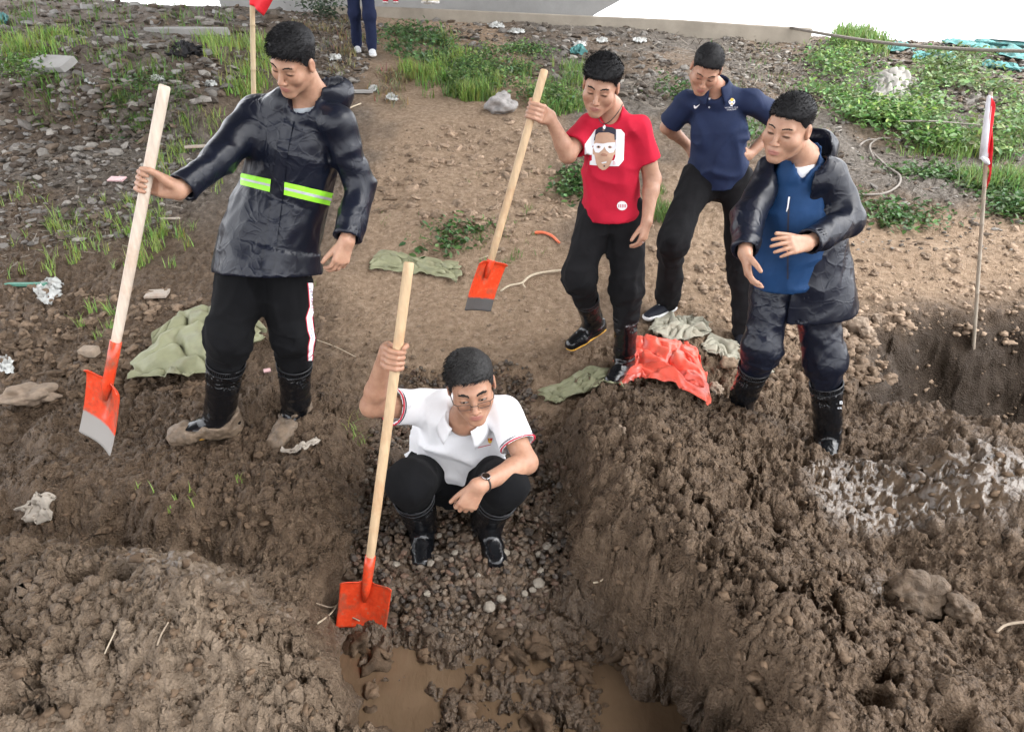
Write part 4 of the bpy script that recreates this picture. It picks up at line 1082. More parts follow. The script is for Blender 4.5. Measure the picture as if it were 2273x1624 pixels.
    for ex, mt, ly in ((2.0, M_rprint, 0), (0, M_wprint, 1)):
        decal(t, 'side_stripe', [(p[0] - w_ - ex, p[1]) for p, w_ in zip(st, wd)] + [(p[0] + w_ + ex, p[1]) for p, w_ in reversed(list(zip(st, wd)))], mt, ly, 3)
    for (uu, vv, an_, s_) in ((691, 660, 1.5, 'J O R D A N'), (690, 735, 1.45, 'J O R D A N')):
        decal(t, 'stripe_lettering', None, M_bluep, 2, 6, text_tris(s_, uu, vv, 5, an_, sx=1.1))
    boot(root, j['knR'], j['anR'], (-0.95, -0.32, -0.02), (0.0, 0, 1), 0.350, 0.079, 0.095, 3)
    boot(root, j['knL'], j['anL'], (-0.28, -0.95, -0.12), (0, 0, 1), 0.330, 0.077, 0.09, 4)
def collar(root, mat, c, ax, fwd, r0=0.066, h=0.045, flare=0.034, gap=0.5, th=0.0045, name='collar'):
    """fold-over collar: a flared band open at the throat"""
    ax = Vector(ax).normalized(); fw = Vector(fwd); fw = (fw - ax * fw.dot(ax)).normalized(); sd = ax.cross(fw); mb = MB(); n = 40
    for lay in (0, 1):
        V = []
        for i in range(n + 1):
            a = gap + (2 * math.pi - 2 * gap) * i / n; dr = fw * math.cos(a) + sd * math.sin(a)
            ff = max(0, math.cos(a)) ** 2
            for k in range(5):
                t = k / 4; rr = r0 + flare * (t if lay == 0 else 0.15 * t) + ff * 0.018 * t * (1 if lay == 0 else 0.5)
                z = h * 0.5 - (h * t * (1 + 0.55 * ff) if lay == 0 else h * 0.9 * t)
                V.append(Vector(c) + dr * rr + ax * (z + (0.006 * (1 - t) if lay == 0 else 0.004)))
        mb.add(V, [(i * 5 + k, (i + 1) * 5 + k, (i + 1) * 5 + k + 1, i * 5 + k + 1) for i in range(n) for k in range(4)])
    o = mb.build(name, mat, root, smooth=True); s = o.modifiers.new('thick', 'SOLIDIFY'); s.thickness = th; return o

# ------------------------------------------------------------------ man squatting in the trench
def man_squat():
    j = J(dict(head=(1046, 855, 2.21), neck=(1030, 930, 2.355), shR=(935, 905, 2.44), shL=(1118, 915, 2.38), elR=(826, 900, 2.28), elL=(1168, 1026, 2.21), wrL=(1062, 1078, 2.03), finL=(1022, 1148, 1.99), knR=(908, 1068, 2.17), knL=(1120, 1075, 2.15), anR=(936, 1158, 2.335), anL=(1078, 1155, 2.325)))
    hR = Vector((-0.36, 2.56, 0.07)); hL = Vector((-0.14, 2.56, 0.07))
    root = thing('person', 'man with glasses in white polo shirt squatting in the gravel trench', 'person', (-0.24, 2.3, -0.17))
    hd = Head(j['head'], (0.14, -0.97, -0.17), (-0.10, -0.17, 0.98), 1.04, 1.0, hairline=0.006, hair_top=0.018, hair_side=0.008, nose=1.1, jaw=1.0, mouth=0.95)
    top, bot = SHOVELS['trench']; axs = (top - bot).normalized(); g0 = PY(884, 800, 2.12); g = bot + axs * (g0 - bot).dot(axs)
    ch, wr = grip_hand(g, axs, (-0.30, 0.35, -0.55), 0.0175, 1)
    el = j['elR']; 
    A1 = split_arm(j['shR'], el, wr, ch, 0.0043, start=0.25, r=(0.047, 0.044, 0.041, 0.028))
    ch2 = relaxed_hand(j['wrL'], j['finL'] - j['wrL'], (-0.35, 0.75, -0.55), (-0.6, -0.5, 0.2), (0.75, 0.85, 0.95, 1.0), 0.03, 0.15, 1.0)
    A2 = split_arm(j['shL'], j['elL'], j['wrL'], ch2, 0.0043, start=0.25, r=(0.047, 0.044, 0.041, 0.028))
    mid = lerp(j['shR'], j['shL'], 0.5); pel = lerp(hR, hL, 0.5)
    body_and_head(root, hd, j['neck'], mid + Vector((0, 0.02, -0.09)), M_skin2, [A1, A2], (hR, hL), ((j['knR'], j['knL']), (j['anR'], j['anL'])), hair=M_hairg, strands=4200, slen=0.018, comb=(0.55, 0.5, -0.1), stand=0.15, seed=8, neck_r=(0.056, 0.060), chest_r=0.045)
    face_parts(root, hd, 1.3, 0.8)
    side = Vector((1, -0.12, 0)).normalized()
    sp = [pel + Vector((0.0, -0.02, 0.06)), lerp(pel, mid, 0.35) + Vector((0, 0.0, 0)), lerp(pel, mid, 0.65), mid + Vector((0, -0.005, -0.03))]
    sR = lerp(j['shR'], el, 0.62); sL = lerp(j['shL'], j['elL'], 0.66); upn = (mid - pel).normalized(); fwd = side.cross(upn) * -1
    fwd = fwd if fwd.y < 0 else -fwd
    nb = j['neck']
    def polo(P):
        d = loft(P, sp, [0.200, 0.205, 0.195, 0.155], [0.155, 0.150, 0.130, 0.092], [side] * 4, 2.2)
        d = smin(d, rcone(P, j['shR'], j['shL'], 0.062, 0.062), 0.06); d = smin(d, rcone(P, mid, nb, 0.085, 0.070), 0.04)
        d = d + 0.017 * fold(P, 5, along((0.8, 0, 0.6), 0.4), 161) + 0.012 * fold(P, 10, along((0.6, 0.3, -0.5), 0.45), 162)
        for a, b, e, sd_ in ((j['shR'], sR, el, 171), (j['shL'], sL, j['elL'], 172)):
            ax = (Vector(b) - Vector(a)).normalized()
            s = rcone(P, a, b, 0.070, 0.072) + 0.004 * fold(P, 8, along(ax, 0.5), sd_)
            s = np.maximum(s, plane(P, b, ax)); s = np.maximum(s, -rcone(P, b - ax * 0.04, b + ax * 0.04, 0.060, 0.067)); d = smin(d, s, 0.035)
        d = np.maximum(d, -rcone(P, nb + fwd * 0.05 + upn * 0.01, nb + upn * 0.12, 0.050, 0.085))
        d = np.maximum(d, -rcone(P, nb + fwd * 0.115 - upn * 0.035, nb + fwd * 0.08 + upn * 0.05, 0.006, 0.045))
        return np.maximum(d, plane(P, sp[0] + upn * 0.055, -upn))
    lo, hi = bounds(sp + [j['shR'], j['shL'], sR, sL, nb], 0.13); lo2, hi2 = bounds(sp[:2], 0.24)
    pk = sdf_obj('polo_shirt', polo, np.minimum(lo, lo2), np.maximum(hi, hi2), 0.0072, M_white, root)
    collar(root, M_white, nb + fwd * 0.012 + upn * 0.016, upn + fwd * 0.30, fwd, 0.070, 0.050, 0.036, 0.55)
    for a, b in ((j['shR'], sR), (j['shL'], sL)):
        ax = (Vector(b) - Vector(a)).normalized()
        ring(root, Vector(b) - ax * 0.004, ax, 0.0725, 0.0026, M_rprint, 'sleeve_trim', 1.6); ring(root, Vector(b) - ax * 0.014, ax, 0.0728, 0.0018, M_dkprint, 'sleeve_trim', 1.4)
    c0 = crop(1550, 1200, 4.06); c = lambda x, y: (c0(x, y)[0] + 17, c0(x, y)[1] + 24)
    decal(pk, 'placket', [c(455, 1330), c(620, 1190), c(680, 1270), c(520, 1440), c(470, 1440)], M_white, 2, 3)
    decal(pk, 'lapel_badge', [c(660, 1315), c(735, 1320), c(722, 1355), c(665, 1350)], M_rprint, 3, 2); decal(pk, 'lapel_badge', [c(662, 1350), c(728, 1352), c(712, 1390), c(680, 1390)], M_gold, 4, 2)
    decal(pk, 'lapel_badge', ellipse(*c(683, 1330), 2.2, 2.2, 8), M_gold, 5, 2)
    decal(pk, 'chest_lettering', [c(518, 1448), c(710, 1405), c(711, 1414), c(519, 1458)], M_rprint, 3, 3)
    hips = (hR, hL); kn = (j['knR'], j['knL']); an = (j['anR'], j['anL'])
    def tr(P):
        d = loft(P, [pel + Vector((0, 0, 0.12)), pel, pel + Vector((0, 0.0, -0.07))], [0.195, 0.21, 0.15], [0.165, 0.18, 0.14], [side] * 3, 2.3)
        for i in range(2):
            e = chain(P, [hips[i], kn[i], lerp(kn[i], an[i], 0.42)], [0.108, 0.082, 0.066], 0.05); d = smin(d, e, 0.06)
        return d + 0.006 * fold(P, 6, along((0.3, 0.9, 0.4), 0.5), 181) + 0.004 * fold(P, 12, None, 182)
    lo, hi = bounds([pel, hR, hL] + list(kn), 0.22); sdf_obj('trousers', tr, lo, hi, 0.0085, M_black, root)
    boot(root, kn[0], an[0], (0.10, -1, -0.08), (0, 0, 1), 0.25, 0.082, 0, 5, 0.96, 0.0045, False); boot(root, kn[1], an[1], (0.30, -1, -0.08), (0, 0, 1), 0.25, 0.082, 0, 6, 0.96, 0.0045, False)
    # belt
    # glasses
    gl = MB(); W = hd.w
    def rect(cx): return [W((cx + dx, 0.112 - abs(cx + dx) * 0.18, -0.010 + dz)) for dx, dz in ((-0.021, 0.010), (0.0, 0.0115), (0.021, 0.010), (0.022, 0), (0.019, -0.0105), (0, -0.012), (-0.019, -0.0105), (-0.022, 0), (-0.021, 0.010))]
    gl.tube([W((-0.012, 0.112, -0.006)), W((0, 0.116, -0.003)), W((0.012, 0.112, -0.006))], 0.0014, 6)
    for s in (-1, 1):
        gl.tube([W((s * 0.055, 0.100, -0.004)), W((s * 0.070, 0.088, -0.002)), W((s * 0.080, 0.02, 0.002)), W((s * 0.082, -0.015, 0.004))], 0.0016, 6)
        q = rect(s * 0.034); gl.tube(q, 0.0013, 6, False)
    go = gl.build('glasses', M_dkmetal, root, smooth=True)
    for s in (-1, 1):
        q = rect(s * 0.034)[:-1]; m2 = MB(); m2.add(q + [p - Vector(hd.M[1]) * 0.0012 for p in q], [tuple(range(8)), tuple(range(15, 7, -1))] + [(i, 8 + i, 8 + (i + 1) % 8, (i + 1) % 8) for i in range(8)]); m2.build('lens', M_glass, root)
    # wristwatch
    wa = (j['elL'] - j['wrL']).normalized(); wc = j['wrL'] + wa * 0.030
    ring(root, wc, wa, 0.0295, 0.0030, M_dkmetal, 'watch_strap', 2.6)
    fc = wc + (Vector(CAM) - wc).normalized() * 0.0
    nrm = (Vector((-0.35, -0.55, 0.75)) - wa * Vector((-0.35, -0.55, 0.75)).dot(wa)).normalized(); mb = MB(); mb.tube([wc + nrm * 0.027, wc + nrm * 0.036], 0.0175, 20); mb.build('watch_case', M_steel, root, bevel=0.0015)
    mb = MB(); mb.tube([wc + nrm * 0.0362, wc + nrm * 0.0368], 0.0140, 20); mb.build('watch_dial', M_iris, root)

# ------------------------------------------------------------------ man in the red T-shirt
def man_red():
    j = J(dict(head=(1334, 190, 3.44), neck=(1357, 244, 3.53), shR=(1304, 280, 3.58), shL=(1420, 286, 3.50), elR=(1260, 342, 3.44), grip=(1183, 248, 3.34), elL=(1448, 398, 3.52), wrL=(1436, 492, 3.40), finL=(1424, 545, 3.36),
               hipR=(1326, 465, 3.60), hipL=(1390, 470, 3.57), knR=(1288, 612, 3.48), knL=(1392, 642, 3.48), anR=(1316, 716, 3.80), anL=(1386, 796, 3.56)))
    root = thing('person', 'man in red T-shirt with a cartoon face print, holding a shovel upright', 'person', (j['anL'].x, j['anL'].y, 0.07))
    hd = Head(j['head'], (-0.28, -0.86, -0.36), (0.06, -0.34, 0.94), 1.0, 1.06, hair_top=0.028, hair_side=0.002, nose=1.08, jaw=1.04, mouth=1.05)
    top, bot = SHOVELS['red']; axs = (top - bot).normalized(); g = bot + axs * (j['grip'] - bot).dot(axs)
    ch, wr = grip_hand(g, axs, (0.5, 0.35, -0.45), 0.017, -1)
    A1 = split_arm(j['shR'], j['elR'], wr, ch, 0.005, start=0.3, r=(0.046, 0.043, 0.040, 0.027))
    ch2 = relaxed_hand(j['wrL'], j['finL'] - j['wrL'], (-0.7, 0.5, 0), (-0.5, -0.8, 0), (0.45, 0.5, 0.55, 0.55), 0.03, 0.2)
    A2 = split_arm(j['shL'], j['elL'], j['wrL'], ch2, 0.0048, start=0.3, r=(0.048, 0.043, 0.040, 0.027))
    mid = lerp(j['shR'], j['shL'], 0.5); pel = lerp(j['hipR'], j['hipL'], 0.5); side = Vector((0.97, -0.25, 0)); fwd = Vector((-0.25, -0.97, 0)); up = (mid - pel).normalized()
    body_and_head(root, hd, j['neck'], mid + Vector((0, 0, -0.10)), M_skin3, [A1, A2], (j['hipR'], j['hipL']), ((j['knR'], j['knL']), (j['anR'], j['anL'])), strands=5200, slen=0.017, comb=(0.1, 0.6, 0.45), stand=0.4, hh=0.0038, seed=11, neck_r=(0.052, 0.054))
    face_parts(root, hd, 1.0)
    nb = j['neck']; hemc = PY(1352, 478, 3.58)
    sp = [hemc, lerp(hemc, mid, 0.35), lerp(hemc, mid, 0.7), mid + Vector((0, 0, -0.03))]
    sR = lerp(j['shR'], j['elR'], 0.72); sL = lerp(j['shL'], j['elL'], 0.62)
    def tee(P):
        d = loft(P, sp, [0.150, 0.145, 0.150, 0.122], [0.118, 0.112, 0.110, 0.080], [side] * 4, 2.2)
        d = smin(d, smin(rcone(P, nb - up * 0.03, j['shR'], 0.045, 0.048), rcone(P, nb - up * 0.03, j['shL'], 0.045, 0.048), 0.03), 0.05); d = smin(d, rcone(P, mid, nb, 0.080, 0.066), 0.06)
        d = d + 0.014 * fold(P, 5.5, along((0.8, 0, 0.5), 0.35), 261) + 0.010 * fold(P, 9, along((0.7, 0.2, -0.4), 0.4), 262)
        for a, b, sd_ in ((j['shR'], sR, 271), (j['shL'], sL, 272)):
            ax = (Vector(b) - Vector(a)).normalized(); s = rcone(P, a, b, 0.054, 0.070) + 0.004 * fold(P, 8, along(ax, 0.5), sd_)
            s = np.maximum(s, plane(P, b, ax)); s = np.maximum(s, -rcone(P, b - ax * 0.03, b + ax * 0.04, 0.048, 0.061)); d = smin(d, s, 0.035)
        d = np.maximum(d, -rcone(P, nb + fwd * 0.075 - up * 0.01, nb + up * 0.12, 0.056, 0.085))
        return np.maximum(d, plane(P, hemc, -up))
    lo, hi = bounds(sp + [j['shR'], j['shL'], sR, sL, nb], 0.13); lo2, hi2 = bounds(sp[:2], 0.2); lo = np.minimum(lo, lo2); hi = np.maximum(hi, hi2)
    ts = sdf_obj('tshirt', tee, lo, hi, 0.0074, M_red, root)
    c = crop(2000, 400, 3.2475); K = lambda pts: [c(x, y) for x, y in pts]
    decal(ts, 'printed_number', K([(405, 205), (425, 205), (425, 370), (385, 380), (370, 410), (425, 410), (425, 620), (342, 612), (345, 570), (368, 560), (368, 498), (285, 493), (285, 375)]), M_wprint, 0, 3)
    decal(ts, 'printed_number', K([(560, 200), (705, 202), (748, 250), (745, 340), (735, 560), (680, 628), (560, 628), (560, 575), (625, 560), (640, 520), (645, 260), (560, 260)]), M_wprint, 0, 3)
    decal(ts, 'printed_face', K([(408, 240), (400, 330), (378, 440), (380, 490), (398, 500), (418, 600), (450, 650), (490, 674), (525, 668), (570, 630), (608, 540), (620, 500), (638, 490), (640, 440), (640, 330), (630, 240), (520, 225)]), M_tanprint, 2, 3)
    decal(ts, 'printed_hair', K([(388, 332), (402, 280), (412, 215), (450, 180), (520, 168), (610, 180), (648, 205), (648, 320), (632, 330), (628, 262), (560, 236), (450, 240), (415, 265), (404, 330)]), M_dkprint, 3, 3)
    decal(ts, 'printed_glasses', K([(384, 378), (420, 362), (500, 368), (560, 356), (640, 352), (642, 420), (615, 470), (570, 475), (535, 445), (515, 405), (492, 440), (450, 475), (410, 470), (388, 420)]), M_wprint, 4, 3)
    for x in (448, 577):
        decal(ts, 'printed_eye', ellipse(*c(x, 408), 4.4, 3.0, 14), M_tanprint, 5, 2.2); decal(ts, 'printed_eye', ellipse(*c(x, 408), 2.0, 2.0, 10), M_dkprint, 6, 2)
    decal(ts, 'printed_nose', K([(465, 500), (490, 478), (520, 480), (548, 495), (540, 515), (490, 512)]), M_brprint, 4, 3); decal(ts, 'printed_mouth', K([(475, 585), (540, 570), (535, 590), (490, 598)]), M_wprint, 4, 3)
    decal(ts, 'printed_beard', ellipse(*c(512, 626), 2.2, 1.8, 8), M_dkprint, 4, 2)
    decal(ts, 'printed_lettering', None, M_rprint, 2, 4, text_tris('BK', *c(627, 582), 3.4) + text_tris('NY', *c(627, 604), 3.4))
    decal(ts, 'round_emblem', ellipse(*c(717, 1087), 11.2, 10.2, 26), M_wprint, 0, 3)
    tr_ = []
    for x in (-38, -18, 2, 22, 40):
        a = c(717 + x - 4, 1070); b = c(717 + x + 4, 1108); tr_ += [[(a[0], a[1]), (b[0], a[1]), (b[0], b[1])], [(a[0], a[1]), (b[0], b[1]), (a[0], b[1])]]
    decal(ts, 'emblem_lines', None, M_rprint, 1, 3, tr_)
    # cord and pendant
    mb = MB(); a0 = nb - side * 0.058 + up * 0.03 + fwd * 0.02; b0 = nb + side * 0.058 + up * 0.03 + fwd * 0.02; lowp = Vector(cast(ts, 1341, 276, 0.006) or (nb + fwd * 0.13 - up * 0.1)); q = []
    for i in range(13):
        t = i / 12; p = lerp(a0, b0, t); s_ = 1 - (2 * t - 1) ** 2; p = p + (lowp - lerp(a0, b0, 0.5)) * (s_ ** 0.75); q.append(p + fwd * 0.012 * s_ * (1 - s_) * 4)
    mb.tube(q, 0.0022, 6); mb.build('necklace_cord', M_dkmetal, root, smooth=True)
    mb = MB(); mb.tube([lowp, lowp + Vector((0, -0.004, -0.012)), lowp + Vector((0, -0.006, -0.028)), lowp + Vector((0, -0.006, -0.034))], [0.003, 0.007, 0.009, 0.004], 8); mb.build('pendant', M_steel, root, smooth=True)
    hips = (j['hipR'], j['hipL']); kn = (j['knR'], j['knL']); an = (j['anR'], j['anL'])
    def tr(P): return legs_f(P, pel, hips, kn, an, (0.096, 0.086, 0.070, 0.060), (0.136, 0.100), side, hemc + up * 0.0, 21, 0.011, 0.012, (0.40, 0.42))
    lo, hi = bounds(list(hips) + list(kn) + [lerp(kn[0], an[0], 0.4), lerp(kn[1], an[1], 0.45)], 0.13); hi[2] += 0.13; sdf_obj('trousers', tr, lo, hi, 0.0088, M_char, root)
    boot(root, kn[0], an[0], (-0.80, -0.60, -0.25), (-0.25, -0.1, 1), 0.29, 0.070, 0, 23); b2 = boot(root, kn[1], an[1], (-0.50, -0.86, -0.05), (0, 0, 1), 0.30, 0.070, 0, 24)
    # ring on the finger
    for pts, rad in ch2[5:6]: ring(root, lerp(pts[0], pts[1], 0.55), pts[1] - pts[0], 0.0105, 0.0017, M_steel, 'finger_ring', 1.4, 16)
    boot_marks(root, [(1398, 712), (1404, 711)], [(1391, 724), (1396, 723), (1401, 722), (1406, 721)])
def boot_marks(root, big, small):
    bs = [o for o in root.children if o.name.split('.')[0] == 'boot']; o = bs[-1]
    T = []
    for u, v in big:
        for dx, dy, w_, h_ in ((-2.2, -3.5, 1.2, 7), (0.2, -3.5, 3.0, 1.2), (0.2, -0.6, 3.0, 1.2), (0.2, 2.2, 3.0, 1.2), (2.2, -3.0, 1.0, 6)):
            T += [[(u + dx, v + dy), (u + dx + w_, v + dy), (u + dx + w_, v + dy + h_)], [(u + dx, v + dy), (u + dx + w_, v + dy + h_), (u + dx, v + dy + h_)]]
    for u, v in small:
        for dx, dy, w_, h_ in ((-1.6, -1.6, 0.9, 3.4), (0, -1.6, 1.8, 0.9), (0, 0.8, 1.8, 0.9)):
            T += [[(u + dx, v + dy), (u + dx + w_, v + dy), (u + dx + w_, v + dy + h_)], [(u + dx, v + dy), (u + dx + w_, v + dy + h_), (u + dx, v + dy + h_)]]
    dd = decal(o, 'printed_characters', None, M_wprint, 1, 5, T)
    if dd: tag(dd, kind='stuff')

# ------------------------------------------------------------------ man in the navy polo
def man_navy():
    j = J(dict(head=(1568, 152, 4.04), neck=(1588, 199, 4.15), shR=(1524, 226, 4.22), shL=(1668, 224, 4.10), elR=(1482, 282, 4.34), wrR=(1526, 322, 4.46), elL=(1738, 268, 4.24), wrL=(1662, 345, 4.16), finL=(1628, 362, 4.02),
               hipR=(1552, 392, 4.22), hipL=(1632, 398, 4.18), knR=(1492, 535, 3.98), knL=(1652, 590, 4.04), anR=(1482, 668, 4.22), anL=(1648, 735, 3.96)))
    root = thing('person', 'man in navy polo shirt and dark trousers with hands on his hips', 'person', (j['anL'].x, j['anL'].y, 0.1))
    hd = Head(j['head'], (-0.22, -0.72, -0.62), (0.05, -0.60, 0.8), 0.98, 1.02, hairline=0.004, hair_top=0.012, hair_side=0.002, nose=1.0, jaw=1.06)
    ch = relaxed_hand(j['wrR'], (0.35, 0.1, -0.5), (0.5, -0.6, 0.3), (0.2, -0.5, 0.4), (0.6,) * 4, 0.05, 0.3)
    ch2 = relaxed_hand(j['wrL'], j['finL'] - j['wrL'], (-0.3, 0.6, 0.3), (-0.2, -0.3, 0.8), (0.35, 0.4, 0.45, 0.5), 0.08, 0.5)
    A1 = split_arm(j['shR'], j['elR'], j['wrR'], ch, 0.0056, start=0.3, r=(0.047, 0.043, 0.040, 0.028)); A2 = split_arm(j['shL'], j['elL'], j['wrL'], ch2, 0.0054, start=0.3, r=(0.047, 0.043, 0.040, 0.028))
    mid = lerp(j['shR'], j['shL'], 0.5); pel = lerp(j['hipR'], j['hipL'], 0.5); side = Vector((0.96, -0.28, 0)); fwd = Vector((-0.28, -0.96, 0)); up = (mid - pel).normalized()
    body_and_head(root, hd, j['neck'], mid + Vector((0, 0, -0.10)), M_skin3, [A1, A2], (j['hipR'], j['hipL']), ((j['knR'], j['knL']), (j['anR'], j['anL'])), strands=3000, slen=0.009, comb=(0, 0.7, 0.1), hh=0.0042, seed=14, stand=0.5, neck_r=(0.052, 0.055))
    face_parts(root, hd, 0.8)
    nb = j['neck']; hemc = PY(1592, 408, 4.22); sp = [hemc, lerp(hemc, mid, 0.35), lerp(hemc, mid, 0.7), mid + Vector((0, 0, -0.03))]
    sR = lerp(j['shR'], j['elR'], 0.80); sL = lerp(j['shL'], j['elL'], 0.70)
    def polo(P):
        d = loft(P, sp, [0.180, 0.176, 0.180, 0.142], [0.138, 0.134, 0.125, 0.088], [side] * 4, 2.2)
        d = smin(d, smin(rcone(P, nb - up * 0.03, j['shR'], 0.050, 0.055), rcone(P, nb - up * 0.03, j['shL'], 0.050, 0.055), 0.03), 0.05); d = smin(d, rcone(P, mid, nb, 0.080, 0.070), 0.05)
        d = d + 0.016 * fold(P, 5.5, along((0.6, 0, 0.75), 0.35), 361) + 0.011 * fold(P, 9, along((0.7, 0.2, -0.3), 0.4), 362)
        for a, b, sd_ in ((j['shR'], sR, 371), (j['shL'], sL, 372)):
            ax = (Vector(b) - Vector(a)).normalized(); s = rcone(P, a, b, 0.060, 0.074) + 0.004 * fold(P, 8, along(ax, 0.5), sd_)
            s = np.maximum(s, plane(P, b, ax)); s = np.maximum(s, -rcone(P, b - ax * 0.03, b + ax * 0.04, 0.052, 0.064)); d = smin(d, s, 0.035)
        d = np.maximum(d, -rcone(P, nb + fwd * 0.07, nb + up * 0.12, 0.050, 0.085)); return np.maximum(d, plane(P, hemc, -up))
    lo, hi = bounds(sp + [j['shR'], j['shL'], sR, sL, nb], 0.13); lo2, hi2 = bounds(sp[:2], 0.22); pk = sdf_obj('polo_shirt', polo, np.minimum(lo, lo2), np.maximum(hi, hi2), 0.0082, M_navy, root)
    collar(root, M_navy, nb + fwd * 0.01 + up * 0.014, up + fwd * 0.4, fwd, 0.068, 0.05, 0.034, 0.45)
    c0 = crop(2400, 100, 4.06); c = lambda x, y: (c0(x, y)[0] + (12 if x > 600 else 0), c0(x, y)[1] + (20 if x > 600 else 8)); K = lambda pts: [c(x, y) for x, y in pts]
    decal(pk, 'chest_swoosh', K([(312, 1072), (330, 1070), (333, 1086), (350, 1085), (405, 1052), (350, 1112), (325, 1118), (314, 1104)]), M_wprint, 0, 2)
    decal(pk, 'chest_emblem', ellipse(*c(785, 937), 7.3, 7.6, 22), M_wprint, 0, 2); decal(pk, 'chest_emblem', K([(758, 905), (785, 886), (815, 900), (808, 925), (785, 935), (764, 925)]), M_gold, 1, 2); decal(pk, 'chest_emblem', K([(764, 965), (806, 965), (795, 982), (776, 982)]), M_gold, 1, 2)
    for x in (758, 812): decal(pk, 'chest_emblem', ellipse(*c(x, 943), 1.5, 1.9, 8), M_bluep, 1, 2)
    decal(pk, 'chest_emblem', K([(764, 988), (798, 988), (796, 1004), (766, 1004)]), M_wprint, 0, 2)
    decal(pk, 'chest_lettering', None, M_wprint, 0, 5, text_tris('WORLD CUP', *c(780, 1026), 3.6, -0.03) + text_tris('China 2019', *c(780, 1054), 3.2, -0.05))
    for x, y in ((540, 978), (537, 1098)): decal(pk, 'button', ellipse(*c(x, y), 2.1, 2.3, 10), M_silver, 1, 2)
    hips = (j['hipR'], j['hipL']); kn = (j['knR'], j['knL']); an = (j['anR'], j['anL'])
    def tr(P):
        return legs_f(P, pel, hips, kn, an, (0.102, 0.088, 0.078, 0.070), (0.155, 0.11), side, hemc + up * 0.0, 31, 0.010, 0.012, (0.97, 0.97))
    lo, hi = bounds(list(hips) + list(kn) + list(an), 0.13); hi[2] += 0.13; sdf_obj('trousers', tr, lo, hi, 0.0098, M_char, root)
    shoe(root, an[0], (-0.80, -0.60, -0.05), M_shoe_dk, M_whiterub, seed=1, sole_h=0.034); shoe(root, an[1], (-0.15, -1, -0.05), M_shoe_dk, M_shoe_dk, seed=2)

